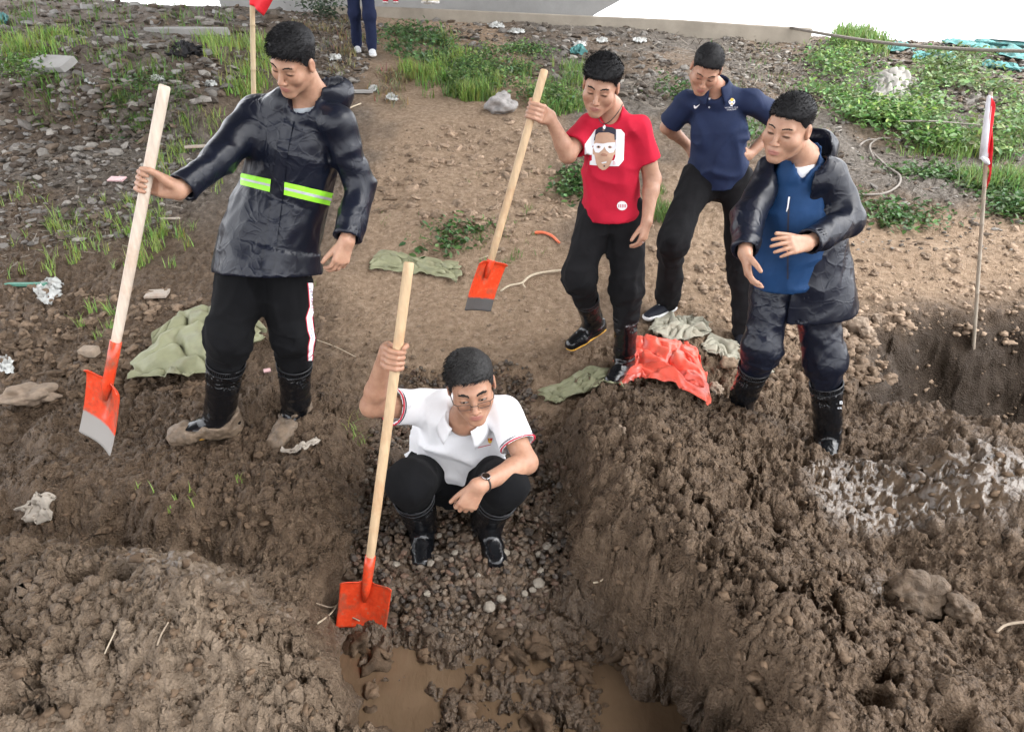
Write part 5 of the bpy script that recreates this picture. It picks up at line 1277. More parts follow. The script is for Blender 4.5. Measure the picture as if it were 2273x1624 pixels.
# ------------------------------------------------------------------ man in the open raincoat on the right
def man_right():
    j = J(dict(head=(1750, 282, 2.82), neck=(1783, 352, 2.94), shR=(1712, 380, 2.96), shL=(1842, 386, 2.86), elR=(1660, 482, 2.82), wrR=(1654, 562, 2.62), finR=(1662, 618, 2.56), elL=(1884, 492, 2.80), wrL=(1790, 540, 2.60), finL=(1712, 548, 2.50),
               hipR=(1722, 600, 2.96), hipL=(1800, 615, 2.92), knR=(1692, 772, 2.86), knL=(1832, 798, 2.84), anR=(1645, 893, 3.02), anL=(1838, 962, 2.86), hem=(1785, 690, 2.96), hip=(1778, 600, 2.97), waist=(1776, 500, 2.97), chest=(1778, 425, 2.95)))
    root = thing('person', 'man in open dark raincoat over a blue zipped jacket, hands held before him', 'person', (j['anL'].x, j['anL'].y, 0.0))
    hd = Head(j['head'], (-0.66, -0.68, -0.22), (0.02, -0.20, 0.97), 1.0, 1.12, hair_top=0.015, hair_side=0.002, nose=0.98, jaw=1.0, mouth=0.92)
    ch = relaxed_hand(j['wrR'], j['finR'] - j['wrR'], (0.85, -0.2, 0.1), (0.1, -0.9, 0.4), (0.3, 0.35, 0.4, 0.45), 0.07, 0.6)
    ch2 = relaxed_hand(j['wrL'], j['finL'] - j['wrL'], (-0.15, 0.75, -0.5), (0.1, -0.25, 0.9), (0.25, 0.28, 0.3, 0.35), 0.10, 0.4)
    A1 = split_arm(j['shR'], j['elR'], j['wrR'], ch, 0.0045, start=0.7, r=(0.04, 0.04, 0.036, 0.027)); A2 = split_arm(j['shL'], j['elL'], j['wrL'], ch2, 0.0045, start=0.7, r=(0.04, 0.04, 0.036, 0.027))
    mid = lerp(j['shR'], j['shL'], 0.5); pel = lerp(j['hipR'], j['hipL'], 0.5); side = Vector((0.94, -0.34, 0)).normalized(); fwd = Vector((-0.34, -0.94, 0)).normalized(); up = (mid - pel).normalized(); nb = j['neck']
    body_and_head(root, hd, nb, mid + Vector((0, 0, -0.10)), M_skin1, [A1, A2], (j['hipR'], j['hipL']), ((j['knR'], j['knL']), (j['anR'], j['anL'])), strands=4600, slen=0.011, comb=(0, 0.7, 0.25), stand=0.4, hh=0.0034, seed=17)
    face_parts(root, hd, 0.7)
    low = PY(1745, 625, 2.93)
    spi = [low, lerp(low, mid, 0.35), lerp(low, mid, 0.7), mid + Vector((0, 0, -0.03))]
    def inner(P):
        d = loft(P, spi, [0.150, 0.150, 0.150, 0.118], [0.140, 0.135, 0.122, 0.085], [side] * 4, 2.1); d = smin(d, rcone(P, mid, nb + up * 0.02, 0.085, 0.074), 0.05)
        d = d + 0.010 * fold(P, 6, along((0.2, 0, 1), 0.35), 461) + 0.007 * fold(P, 10, along((0.7, 0.2, 0.3), 0.5), 462)
        d = np.maximum(d, -rcone(P, nb + fwd * 0.06, nb + up * 0.12, 0.055, 0.085)); d = np.maximum(d, -rcone(P, nb + fwd * 0.125 - up * 0.08, nb + fwd * 0.07 + up * 0.05, 0.006, 0.06))
        return np.maximum(d, plane(P, low, -up))
    lo, hi = bounds(spi + [nb], 0.19); inn = sdf_obj('blue_jacket', inner, lo, hi, 0.0085, M_blue, root)
    def ws(P):
        d = loft(P, [spi[2], spi[3]], [0.10, 0.08], [0.085, 0.055], [side] * 2); d = smin(d, rcone(P, mid, nb, 0.060, 0.062), 0.03); return np.maximum(d, plane(P, nb + fwd * 0.05 - up * 0.01, fwd * 0.3 + up))
    sdf_obj('white_undershirt', ws, lo, hi, 0.008, M_white, root)
    decal(inn, 'zip', [(1749, 440), (1753, 440), (1751, 520), (1750, 620), (1747, 620), (1747, 520)], M_dkprint, 1, 4); decal(inn, 'zip_cord', [(1750, 437), (1754, 437), (1750, 462), (1747, 470), (1745, 470), (1748, 455)], M_wprint, 3, 2.5)
    sp = [j['hem'], j['hip'], j['waist'], j['chest'], mid + Vector((0, 0.0, -0.03))]
    def outer(P):
        d = loft(P, sp, [0.225, 0.205, 0.188, 0.182, 0.142], [0.190, 0.178, 0.162, 0.145, 0.098], [side] * 5, 2.2); d = smin(d, smin(rcone(P, nb - up * 0.03, j['shR'], 0.052, 0.054), rcone(P, nb - up * 0.03, j['shL'], 0.052, 0.054), 0.03), 0.05)
        return d + 0.006 * fold(P, 4.2, along((0.2, 0, 1), 0.4), 471) + 0.013 * crease(P, 6.5, along((0.2, 0, 1), 0.6), 472) + 0.010 * crease(P, 13, along((0.6, 0, 0.8), 0.6), 473)
    dn = (j['hem'] - j['hip']).normalized()
    def coat(P):
        d = outer(P); q = P - A3(mid); lat = q @ A3(side); frt = q @ A3(fwd); hgt = q @ A3(up)
        body = np.maximum(d, -(d + 0.011))                                    # a shell
        half = 0.074 + 0.05 * sstep(0.10, -0.05, -hgt) * 0 + 0.016 * vn2(hgt * 6, hgt * 0, 3)
        cut = np.maximum(np.abs(lat + 0.035) - half, -frt)                    # open front
        body = np.maximum(body, -cut)
        body = np.maximum(body, plane(P, j['hem'], dn + Vector((-0.10, 0, 0))))
        body = np.maximum(body, -rcone(P, nb + fwd * 0.05 - up * 0.01, nb + up * 0.14, 0.088, 0.11))
        s1 = sleeve_f(P, j['shR'], j['elR'], lerp(j['elR'], j['wrR'], 0.95), (0.060, 0.058, 0.051), 481, 0.005, cre=0.014); s2 = sleeve_f(P, j['shL'], j['elL'], lerp(j['elL'], j['wrL'], 0.95), (0.060, 0.060, 0.052), 482, 0.005, cre=0.014)
        core = d + 0.013
        s1 = np.maximum(s1, -core); s2 = np.maximum(s2, -core)
        return smin(body, np.minimum(s1, s2), 0.018)
    lo, hi = bounds(sp + [j['shR'], j['shL'], j['elR'], j['elL'], j['wrR'], j['wrL']], 0.13); lo2, hi2 = bounds(sp[:3], 0.28)
    ct = sdf_obj('raincoat', coat, np.minimum(lo, lo2), np.maximum(hi, hi2), 0.0072, M_rain, root)
    def hood(P):
        d = ell(P, nb - fwd * 0.075 + side * 0.02 + Vector((0, 0, 0.015)), (0.120, 0.105, 0.105)); d = np.maximum(d, -ell(P, nb - fwd * 0.015 + Vector((0, 0, 0.05)), (0.100, 0.105, 0.115)))
        d = np.maximum(d, -rcone(P, nb + fwd * 0.16, nb + fwd * 0.07 + Vector((0, 0, 0.1)), 0.085, 0.10)); return d + 0.007 * fold(P, 10, None, 491)
    sdf_obj('hood', hood, np.array(nb) - 0.22, np.array(nb) + 0.22, 0.0058, M_rain, root)
    hips = (j['hipR'], j['hipL']); kn = (j['knR'], j['knL']); an = (j['anR'], j['anL'])
    def tr(P): return legs_f(P, pel, hips, kn, an, (0.094, 0.078, 0.068, 0.060), (0.155, 0.12), side, None, 41, 0.004, 0.006, (0.30, 0.30)) + 0.014 * crease(P, 8, along((0, 0, 1), 0.8), 415) + 0.008 * crease(P, 17, None, 416)
    lo, hi = bounds(list(hips) + list(kn) + [lerp(kn[0], an[0], 0.3), lerp(kn[1], an[1], 0.3)], 0.145); hi[2] += 0.08; sdf_obj('rain_trousers', tr, lo, hi, 0.0082, M_rain, root)
    boot(root, kn[0], an[0], (-0.75, -0.65, 0), (0, 0, 1), 0.28, 0.074, 0, 43); boot(root, kn[1], an[1], (-0.30, -0.95, -0.10), (0, 0, 1), 0.30, 0.074, 0.02, 44)
    boot_marks(root, [(1866, 893)], [(1861, 905), (1866, 905)])

# ------------------------------------------------------------------ walkers at the top of the bank
def walker(label, foot, y, fwd, m_tr, m_shoe, stride=0.18, h=1.72, m_top=None, seed=1):
    f0 = PY(foot[0], foot[1], y); z0 = f0.z; fw = Vector(fwd).normalized(); sd = Vector((-fw.y, fw.x, 0)) * -1
    root = thing('person', label, 'person', (f0.x, f0.y, z0))
    B = Vector((f0.x, f0.y, z0)); pel = B + Vector((0, 0, 0.90)) - fw * 0.02
    aR = B + fw * stride * 0.5 - sd * 0.09 + Vector((0, 0, 0.09)); aL = B - fw * stride * 0.7 + sd * 0.09 + Vector((0, 0, 0.13 if stride > 0.1 else 0.09))
    hR = pel - sd * 0.09; hL = pel + sd * 0.09; kR = lerp(hR, aR, 0.5) + fw * 0.07; kL = lerp(hL, aL, 0.5) + fw * 0.09
    mid = pel + Vector((0, 0, 0.50)); nb = mid + Vector((0, 0, 0.07)); hd = Head(nb + Vector((0, 0, 0.16)) + fw * 0.03, fw, (0, 0, 1), 1.0, 1.0, hair_top=0.02)
    shR = mid - sd * 0.18; shL = mid + sd * 0.18; eR = shR - sd * 0.05 - Vector((0, 0, 0.27)); eL = shL + sd * 0.05 - Vector((0, 0, 0.27)); wR = eR + fw * 0.10 - Vector((0, 0, 0.22)); wL = eL + fw * 0.10 - Vector((0, 0, 0.22))
    arms = []
    for s_, e_, w_, q in ((shR, eR, wR, 1), (shL, eL, wL, -1)):
        arms.append(split_arm(s_, e_, w_, relaxed_hand(w_, (0, 0, -1), sd * q, fw), 0.012, start=0.3))
    body_and_head(root, hd, nb, mid - Vector((0, 0, 0.1)), M_skin3, arms, (hR, hL), ((kR, kL), (aR, aL)), strands=300, hh=0.012)
    sp = [pel, lerp(pel, mid, 0.5), mid - Vector((0, 0, 0.03))]
    def top(P):
        d = loft(P, sp, [0.18, 0.18, 0.15], [0.13, 0.13, 0.09], [sd] * 3, 2.2); d = smin(d, rcone(P, shR, shL, 0.065, 0.065), 0.06)
        for a, b in ((shR, eR), (shL, eL)): d = smin(d, rcone(P, a, lerp(a, b, 0.8), 0.07, 0.07), 0.03)
        return np.maximum(d + 0.006 * fold(P, 5, None, seed), -rcone(P, nb, nb + Vector((0, 0, 0.1)), 0.06, 0.08))
    lo, hi = bounds(sp + [shR, shL, eR, eL], 0.14); sdf_obj('shirt', top, lo, hi, 0.022, m_top or M_navy, root)
    def tr(P): return legs_f(P, pel, (hR, hL), (kR, kL), (aR, aL), (0.092, 0.078, 0.066, 0.062), (0.155, 0.115), sd, None, seed + 50, 0.006, 0.008, (0.97, 0.97))
    lo, hi = bounds([pel, hR, hL, kR, kL, aR, aL], 0.14); hi[2] += 0.1; sdf_obj('trousers', tr, lo, hi, 0.017, m_tr, root)
    shoe(root, aR, fw, m_shoe, M_whiterub, seed=seed); shoe(root, aL, fw, m_shoe, M_whiterub, seed=seed + 1, up=(fw.x * (-0.25 if stride > 0.1 else 0), fw.y * (-0.25 if stride > 0.1 else 0), 1))
# ================================================================== SHOVELS
def mat_wood(name, col, axis):
    m = NT(name); c = m.coord(); mp = m.n('ShaderNodeMapping'); mp.inputs['Scale'].default_value = (1, 1, 0.06); m.l(c, mp.inputs[0])
    n = m.noise(70, 4, 0.6, mp.outputs[0]); n2 = m.noise(7, 5, 0.65, c)
    a = m.ramp(n.outputs['Fac'], [(0.3, tuple(x * 0.80 for x in col)), (0.7, tuple(min(1, x * 1.08) for x in col))])
    a = m.mix(m.math('MULTIPLY', m.ramp(n2.outputs['Fac'], [(0.50, (0, 0, 0)), (0.68, (1, 1, 1))]), 0.55), a, tuple(x * f for x, f in zip(col, (0.78, 0.55, 0.42))))
    m.l(a, m.b.inputs['Base Color']); m.set(Roughness=0.6); m.bump(n.outputs['Fac'], 0.2, 0.003); return m.m
M_wood_w = mat_wood('pale_wood', (0.66, 0.56, 0.46), 0); M_wood = mat_wood('ash_wood', (0.56, 0.40, 0.24), 0)
def mat_redpaint(tip):
    m = NT('red_steel'); c = m.coord(); n = m.noise(9, 5, 0.65, c); n2 = m.noise(60, 4, 0.6, c)
    ed = m.attr('tip').outputs['Fac']
    k = m.math('ADD', ed, m.math('MULTIPLY', m.math('SUBTRACT', n.outputs['Fac'], 0.5), 0.5))
    k = m.ramp(k, [(0.46, (0, 0, 0)), (0.56, (1, 1, 1))])
    a = m.ramp(n2.outputs['Fac'], [(0.3, (0.60, 0.045, 0.014)), (0.7, (0.78, 0.075, 0.022))])
    sm = m.ramp(n.outputs['Fac'], [(0.52, (0, 0, 0)), (0.66, (1, 1, 1))]); a = m.mix(m.math('MULTIPLY', sm, 0.75), a, (0.20, 0.09, 0.055)); sc_ = m.ramp(n2.outputs['Fac'], [(0.60, (0, 0, 0)), (0.66, (1, 1, 1))]); a = m.mix(m.math('MULTIPLY', sc_, 0.45), a, (0.26, 0.17, 0.12))
    a = m.mix(k, a, tip); m.l(a, m.b.inputs['Base Color']); m.l(m.ramp(k, [(0, (0.28,) * 3), (1, (0.6,) * 3)]), m.b.inputs['Roughness']); m.bump(n2.outputs['Fac'], 0.15, 0.003); return m.m
M_redA = mat_redpaint((0.30, 0.28, 0.26)); M_redB = mat_redpaint((0.075, 0.07, 0.068)); M_redC = mat_redpaint((0.42, 0.06, 0.03))
def shovel(key, label, top, sock, tip, nrm, woodm, redm, bw=0.215, rs=0.0175, blen=None, tipk=0.3):
    """top of the shaft, where the blade's socket begins, middle of the cutting edge; nrm: the blade's face"""
    top = Vector(top); tip = Vector(tip); ax = (tip - top).normalized(); L = (tip - top).length
    sock = top + ax * (Vector(sock) - top).dot(ax)
    n = Vector(nrm); n = (n - ax * n.dot(ax)).normalized(); s = ax.cross(n)
    root = thing('shovel', label, 'shovel', tuple(tip))
    blen = blen or 0.30; sh = tip - ax * blen
    M3 = Matrix((s, n, -ax)).transposed()
    mb = MB(); pts = [top + ax * t for t in (0, 0.004, 0.05)] + [lerp(top, sock, t) for t in (0.3, 0.6, 0.85, 1.0)] + [lerp(sock, sh, 0.75)]
    mb.tube(pts, [rs * 0.8, rs * 0.97, rs] + [rs, rs * 1.02, rs * 1.0, rs * 0.93] + [rs * 0.75], 18)
    o = mb.build('shaft', woodm, root, smooth=True)
    mb = MB(); mb.tube([sock, lerp(sock, sh, 0.5), sh + ax * 0.03, sh + ax * 0.09], [rs * 1.12, rs * 1.12, rs * 1.05, rs * 0.5], 16, True, 0.95)
    so = mb.build('socket', redm, root, smooth=True); attr(so.data, 'tip', np.zeros(len(so.data.vertices)))
    # blade: dished sheet with a central trough and rolled shoulders
    NX, NY = 29, 27; V = []; tp = []
    for k in range(NY):
        t = k / (NY - 1)
        for i in range(NX):
            x = i / (NX - 1) * 2 - 1
            wv = bw / 2 * (1 - 0.015 * t)
            y = t
            crn = (max(0, abs(x) - 0.82) / 0.18) ** 2
            yy = blen * (0.03 * crn * (1 - t) + y * (1 - 0.02 * crn))
            ridge = -0.020 * math.exp(-(x / 0.17) ** 2) * max(0, 1 - t / 0.62) ** 0.7
            dish = 0.020 * x * x - 0.022 * math.sin(t * 2.2) * 0.6
            roll = 0.014 * max(0, 1 - t / 0.06) ** 2 * (1 - math.exp(-(x / 0.22) ** 2))
            V.append(tuple(sh + ax * yy + s * x * wv + n * (dish + ridge + roll))); tp.append(t if tipk > 0 else 0)
    idx = np.arange(NX * NY).reshape(NY, NX); Q = np.stack([idx[:-1, :-1], idx[:-1, 1:], idx[1:, 1:], idx[1:, :-1]], -1).reshape(-1, 4)
    me = mesh_np('blade', np.array(V), Q); tp = np.array(tp); attr(me, 'tip', np.clip(0.5 + (tp - (1 - tipk)) * 3.0, 0, 1) if tipk > 0 else tp * 0)
    b = obj('blade', me, redm); sm = b.modifiers.new('thick', 'SOLIDIFY'); sm.thickness = 0.003; sm.offset = 0; adopt(b, root)
    SHOVELS[key] = (top, tip)
    return root
shovel('left', 'red shovel with long pale shaft held by the striding man in the raincoat', PY(366, 190, 2.42), PY(268, 765, 2.28), PY(214, 985, 2.24), (-0.35, -0.75, 0.45), M_wood_w, M_redA, 0.205, 0.0185, 0.285, 0.34)
shovel('trench', 'red shovel standing in the trench mud, gripped by the squatting man', PY(908, 582, 2.20), PZ(816, 1235, 0.09), PZ(801, 1396, -0.225), (0.10, -0.80, 0.50), M_wood, M_redC, 0.195, 0.0180, 0.215, 0)
shovel('red', 'red shovel with black blade edge raised by the man in the red T-shirt', PY(1209, 155, 3.36), PY(1064, 568, 3.22), PY(1058, 690, 3.16), (0.78, -0.60, 0.10), M_wood, M_redB, 0.205, 0.0185, 0.26, 0.27)
man_left(); man_squat(); man_red(); man_navy(); man_right()
walker('person in dark blue trousers and pale trainers walking down the bank', (811, 126), 10.0, (0.25, -1, 0), M_navyt, M_shoe_wh, 0.24, seed=5)
walker('person in red shoes standing at the top of the bank', (868, 9), 13.6, (0.1, -1, 0), M_navyt, M_shoe_rd, 0.03, seed=6, m_top=M_grey)
walker('person in beige shoes standing at the top of the bank', (960, 9), 13.4, (-0.5, -1, 0), M_char, M_shoe_bg, 0.05, seed=7, m_top=M_white)
for s_, f_ in []: print('SOLE', tuple(round(v, 3) for v in s_), 'ground', round(gz(s_.x, s_.y), 3), 'pix', tuple(round(v) for v in pix(s_)))
# ================================================================== THINGS LYING ABOUT
rg = np.random.default_rng(42)
def GPv(u, v, detail=False):
    """vectorised: where the rays of photo pixels meet the ground"""
    u = np.asarray(u, float); v = np.asarray(v, float)
    a = (u - CU) / F; b = (CV - v) / F
    D = np.stack([a, _cp + b * _sp, -_sp + b * _cp], 1)
    t = np.full(len(u), 0.9); done = np.zeros(len(u), bool); lo = t.copy(); hi = np.full(len(u), 40.0)
    for tt in np.geomspace(0.9, 34, 110):
        P = CAM + D * tt; bel = (P[:, 2] < lut_h(P[:, 0], P[:, 1])) & ~done
        hi[bel] = tt; done |= bel; lo[~done] = tt
    for _ in range(8):
        m = (lo + hi) / 2; P = CAM + D * m[:, None]; bel = P[:, 2] < lut_h(P[:, 0], P[:, 1]); hi = np.where(bel, m, hi); lo = np.where(bel, lo, m)
    P = CAM + D * hi[:, None]; P[~done, 1] = np.nan
    P[:, 2] = ground_h(P[:, 0], P[:, 1], detail)
    return P
def in_poly(poly, n):
    poly = [tuple(p) for p in poly]; us = [p[0] for p in poly]; vs = [p[1] for p in poly]; out = []
    pu = np.array([]); pv = np.array([])
    while len(pu) < n:
        u = rg.uniform(min(us), max(us), n * 2); v = rg.uniform(min(vs), max(vs), n * 2); k = polysd(poly, u, v) < 0
        pu = np.concatenate([pu, u[k]]); pv = np.concatenate([pv, v[k]])
    return pu[:n], pv[:n]
def scatter(poly, n):
    u, v = in_poly(poly, n); P = GPv(u, v, True); return P[~np.isnan(P[:, 1])]
# ---- unit stones
def ico(sub=0):
    bm = bmesh.new(); bmesh.ops.create_icosphere(bm, subdivisions=sub + 1, radius=1.0); V = np.array([v.co[:] for v in bm.verts]); T = np.array([[v.index for v in f.verts] for f in bm.faces]); bm.free(); return V, T
I0 = ico(0); I1 = ico(1); I2 = ico(2); I3 = ico(3)
def stones(P, size, unit, rough=0.28, flat=(0.5, 0.9), sink=0.25, elong=0.35, seed=1, noise=0.0):
    """many irregular stones as one mesh; returns V, T, per-stone index"""
    r = np.random.default_rng(seed); n = len(P); U, T = unit; k = len(U)
    q = np.broadcast_to(U[None], (n, k, 3)) * (1 + rough * r.uniform(-1, 1, (n, k, 1)))
    if noise:
        off = r.uniform(0, 100, (n, 1, 3)); w_ = (U[None] * 1.3 + off).reshape(-1, 3)
        q = q * (1 + noise * vn3(w_[:, 0], w_[:, 1], w_[:, 2], 5) + noise * 0.6 * vn3(w_[:, 0] * 2.3, w_[:, 1] * 2.3, w_[:, 2] * 2.3, 6)).reshape(n, k, 1)
    sc = np.stack([r.uniform(1 - elong, 1 + elong, n), r.uniform(1 - elong, 1 + elong, n), r.uniform(*flat, n)], 1) * size[:, None]
    q = q * sc[:, None]
    # random tilt and turn
    ax = r.normal(0, 1, (n, 3)); ax[:, 2] *= 0.3; ax /= np.linalg.norm(ax, axis=1)[:, None]; an = r.uniform(-0.6, 0.6, n)
    def rot(q, ax, an):
        c = np.cos(an)[:, None, None]; s = np.sin(an)[:, None, None]; A = ax[:, None]
        return q * c + np.cross(np.broadcast_to(A, q.shape), q) * s + A * (q * A).sum(-1, keepdims=True) * (1 - c)
    q = rot(q, ax, an); q = rot(q, np.tile([[0, 0, 1.0]], (n, 1)), r.uniform(0, 6.283, n))
    C = P.copy(); C[:, 2] += size * (0.5 - sink)
    V = (q + C[:, None]).reshape(-1, 3); TT = (T[None] + (np.arange(n) * k)[:, None, None]).reshape(-1, 3)
    return V, TT, np.repeat(np.arange(n), k)
def tinted(name, V, T, tint, mat, smooth, label=None, cat=None, kind='stuff'):
    me = mesh_np(name, V, T, smooth); attr(me, 'tint', tint); o = obj(name, me, mat); tag(o, label, cat, kind=kind); return o
def mat_tint(name, rough=0.75, spec=0.4, bump=0.4, bscale=90, var=0.25, trans=0.0):
    m = NT(name); c = m.coord(); t = m.attr('tint'); n = m.noise(bscale * 0.5, 4, 0.6, c)
    v = m.ramp(n.outputs['Fac'], [(0.3, (1 - var,) * 3), (0.7, (1 + var * 0.6,) * 3)])
    m.l(m.mix(1.0, t.outputs['Color'], v, 'MULTIPLY'), m.b.inputs['Base Color']); m.set(Roughness=rough); m.b.inputs['Specular IOR Level'].default_value = spec
    if bump: n2 = m.noise(bscale, 3, 0.6, c); m.bump(n2.outputs['Fac'], bump, 0.006)
    if trans:
        tr = m.n('ShaderNodeBsdfTranslucent'); m.l(t.outputs['Color'], tr.inputs[0]); mx = m.n('ShaderNodeMixShader'); mx.inputs[0].default_value = trans
        m.l(m.b.outputs[0], mx.inputs[1]); m.l(tr.outputs[0], mx.inputs[2]); m.l(mx.outputs[0], m.out.inputs['Surface'])
    return m.m
M_stone = mat_tint('stone', 0.6, 0.35); M_rubble = mat_tint('rubble', 0.85, 0.3); M_clod = mat_tint('clod', 0.75, 0.2, 1.0, 60, 0.45); M_leaf = mat_tint('leaf', 0.5, 0.4, 0.0, 60, 0.15, 0.3)

# ---- gravel in the trench
def gravel():
    xs = [p[0] for p in GRAVEL]; ys = [p[1] for p in GRAVEL]; n = 5200
    P = np.stack([rg.uniform(min(xs) - 0.05, max(xs) + 0.05, n), rg.uniform(min(ys) - 0.06, max(ys), n), np.zeros(n)], 1)
    d = polysd(GRAVEL, P[:, 0], P[:, 1]); P = P[d < 0.04 * rg.uniform(-1, 1, n)]; P[:, 2] = ground_h(P[:, 0], P[:, 1], False) + rg.uniform(0.0, 0.022, len(P))
    size = rg.uniform(0.0085, 0.0180, len(P)) * (1 + 0.35 * (rg.random(len(P)) > 0.93))
    V, T, idx = stones(P, size, I0, 0.26, (0.5, 0.95), 0.3, 0.32, 3)
    base = np.array([[0.130, 0.090, 0.060], [0.105, 0.075, 0.052], [0.150, 0.110, 0.078], [0.088, 0.072, 0.060], [0.165, 0.130, 0.098], [0.125, 0.078, 0.054]])
    c = base[rg.integers(0, 6, len(P))] * rg.uniform(0.6, 1.15, (len(P), 1)); pale = rg.random(len(P)) > 0.985; c[pale] = np.array([0.24, 0.21, 0.17]) * rg.uniform(0.8, 1.2, (pale.sum(), 1))
    tinted('gravel', V, T, c[idx], M_stone, False)
gravel()
M_palestone = simple('pale_stone', (0.24, 0.21, 0.17), 0.7, 0.2, 40, 0.5)
def rock(name, label, cat, u, v, size, mat, seed, flat=0.7, group=None, sub=2, lift=0.0, rough=0.012, noise=0.5):
    p = GPv([u], [v], True)[0]; V, T, _ = stones(np.array([[0, 0, 0.0]]), np.array([size]), (I1 if sub == 1 else I3), rough, (flat, flat), 0.2, 0.2, seed, noise)
    me = mesh_np(name, V, T, sub == 2); o = obj(name, me, mat); o.location = (p[0], p[1], p[2] + lift); tag(o, label, cat, group); return o
for i, (u, v) in enumerate([(1112, 1342), (1165, 1330), (1182, 1322), (1195, 1308), (1060, 1290), (957, 1262), (1120, 1240), (1238, 1195), (1010, 1240), (1085, 1360), (950, 1330), (880, 1265), (1215, 1225)]):
    p = GPv([u], [v])[0]; V, T, _ = stones(np.zeros((1, 3)), np.array([0.014 + 0.007 * (i % 3 == 0)]), I1, 0.14, (0.7, 0.8), 0.2, 0.25, 50 + i, 0.15)
    o = obj('pale_stone', mesh_np('pale_stone', V, T, False), M_palestone); o.location = (p[0], p[1], p[2] + 0.028); tag(o, 'larger pale stone lying on the brown gravel in the trench', 'stone', 'pale stones on the trench gravel')

# ---- mud clods scattered over the dug soil
def clods():
    Ps = []; Ss = []
    def put(poly, n, lo, hi, pw=2.0):
        P = scatter(poly, n); Ps.append(P); Ss.append(lo + (hi - lo) * rg.random(len(P)) ** pw)
    put([(1240, 950), (1400, 880), (1640, 910), (1850, 1020), (2273, 1010), (2273, 1624), (1560, 1624), (1300, 1300)], 420, 0.006, 0.019, 2.2)
    put([(0, 900), (420, 900), (820, 960), (760, 1200), (640, 1280), (0, 1240)], 420, 0.006, 0.020, 2.2)
    put([(0, 1240), (640, 1290), (760, 1450), (830, 1624), (0, 1624)], 260, 0.005, 0.016, 2.4)
    put([(750, 1400), (1200, 1380), (1450, 1420), (1560, 1624), (800, 1624)], 60, 0.010, 0.045, 1.6)
    put([(1650, 700), (1900, 700), (1980, 840), (1900, 880), (1600, 860)], 500, 0.008, 0.045, 2.2)
    put([(830, 300), (1250, 250), (1300, 470), (1100, 560), (830, 470)], 700, 0.008, 0.045, 2.5)
    put([(1440, 480), (1500, 540), (1900, 560), (2273, 500), (2273, 760), (1450, 700)], 700, 0.008, 0.035, 2.5)
    put([(0, 640), (450, 640), (440, 880), (0, 900)], 700, 0.007, 0.035, 2.4)
    put([(1900, 765), (2273, 740), (2273, 930), (1950, 900)], 60, 0.006, 0.018, 2.0)
    put([(700, 640), (1280, 660), (1350, 830), (860, 850), (700, 760)], 420, 0.005, 0.018, 2.5)
    P = np.concatenate(Ps); S = np.concatenate(Ss); y = P[:, 1]; x = P[:, 0]
    dry = np.clip(sstep(3.2, 4.2, y) * 0.9, 0, 1)[:, None] * (0.55 + 0.45 * (x > -0.9))[:, None]
    c = np.array([0.120, 0.081, 0.052]) * (1 - dry) + np.array([0.290, 0.212, 0.150]) * dry; c = c * rg.uniform(0.75, 1.3, (len(P), 1))
    g3 = [S > 0.026, (S <= 0.026) & (S > 0.0125), S <= 0.0125]; out = []; nv = 0
    for k, (mk_, un, ro, no) in enumerate(zip(g3, (I2, I1, I0), (0.06, 0.15, 0.28), (0.85, 0.5, 0.2))):
        V, T, idx = stones(P[mk_], S[mk_], un, ro, (0.5, 0.9), 0.62, 0.35, 9 + k, no); out.append((V, T + nv, c[mk_][idx])); nv += len(V)
    V = np.concatenate([o_[0] for o_ in out]); T = np.concatenate([o_[1] for o_ in out]); C_ = np.concatenate([o_[2] for o_ in out])
    tinted('mud_clods', V, T, C_, M_clod, True)
clods()
M_mudball = simple('mud_ball', (0.115, 0.081, 0.054), 0.55, 0.45, 22, 1.0, 45, spec=0.3, bdist=0.015); M_dryclod = simple('dry_clod', (0.27, 0.205, 0.150), 0.85, 0.25, 18, 0.9, 60, bdist=0.01)
rock('mud_lump', 'large rounded wet mud lump near the right edge of the dug heap', 'mud lump', 2030, 1325, 0.072, M_mudball, 3, 0.85)
rock('mud_lump', 'smaller wet mud lump below the large rounded one on the heap', 'mud lump', 2125, 1375, 0.045, M_mudball, 4, 0.8)
rock('mud_lump', 'pale dry lump of earth beside the orange sack', 'mud lump', 1588, 878, 0.046, M_dryclod, 5, 0.85)
rock('mud_lump', 'small tan lump stuck in the heap left of the open trench side', 'mud lump', 1385, 955, 0.036, M_dryclod, 6, 0.95)
rock('mud_lump', 'broad crusted tan lump at the left picture edge', 'mud lump', 75, 888, 0.125, M_dryclod, 7, 0.45)
for i, (u, v, s_) in enumerate([(1880, 725, .055), (1905, 735, .06), (1845, 730, .045), (1925, 752, .045), (1890, 700, .04), (1862, 752, .05), (1945, 715, .04), (1820, 745, .035)]):
    rock('earth_clod', 'dry earth clod piled behind the man in the open raincoat', 'clod', u, v, s_, M_dryclod, 20 + i, 0.8, 'clods piled behind the open raincoat')
M_greyrock = simple('grey_rock', (0.27, 0.255, 0.245), 0.85, 0.35, 14, 0.7, 50)
rock('rock', 'pale grey boulder at the foot of the green patch by the path', 'rock', 1116, 246, 0.16, M_greyrock, 33, 0.75)

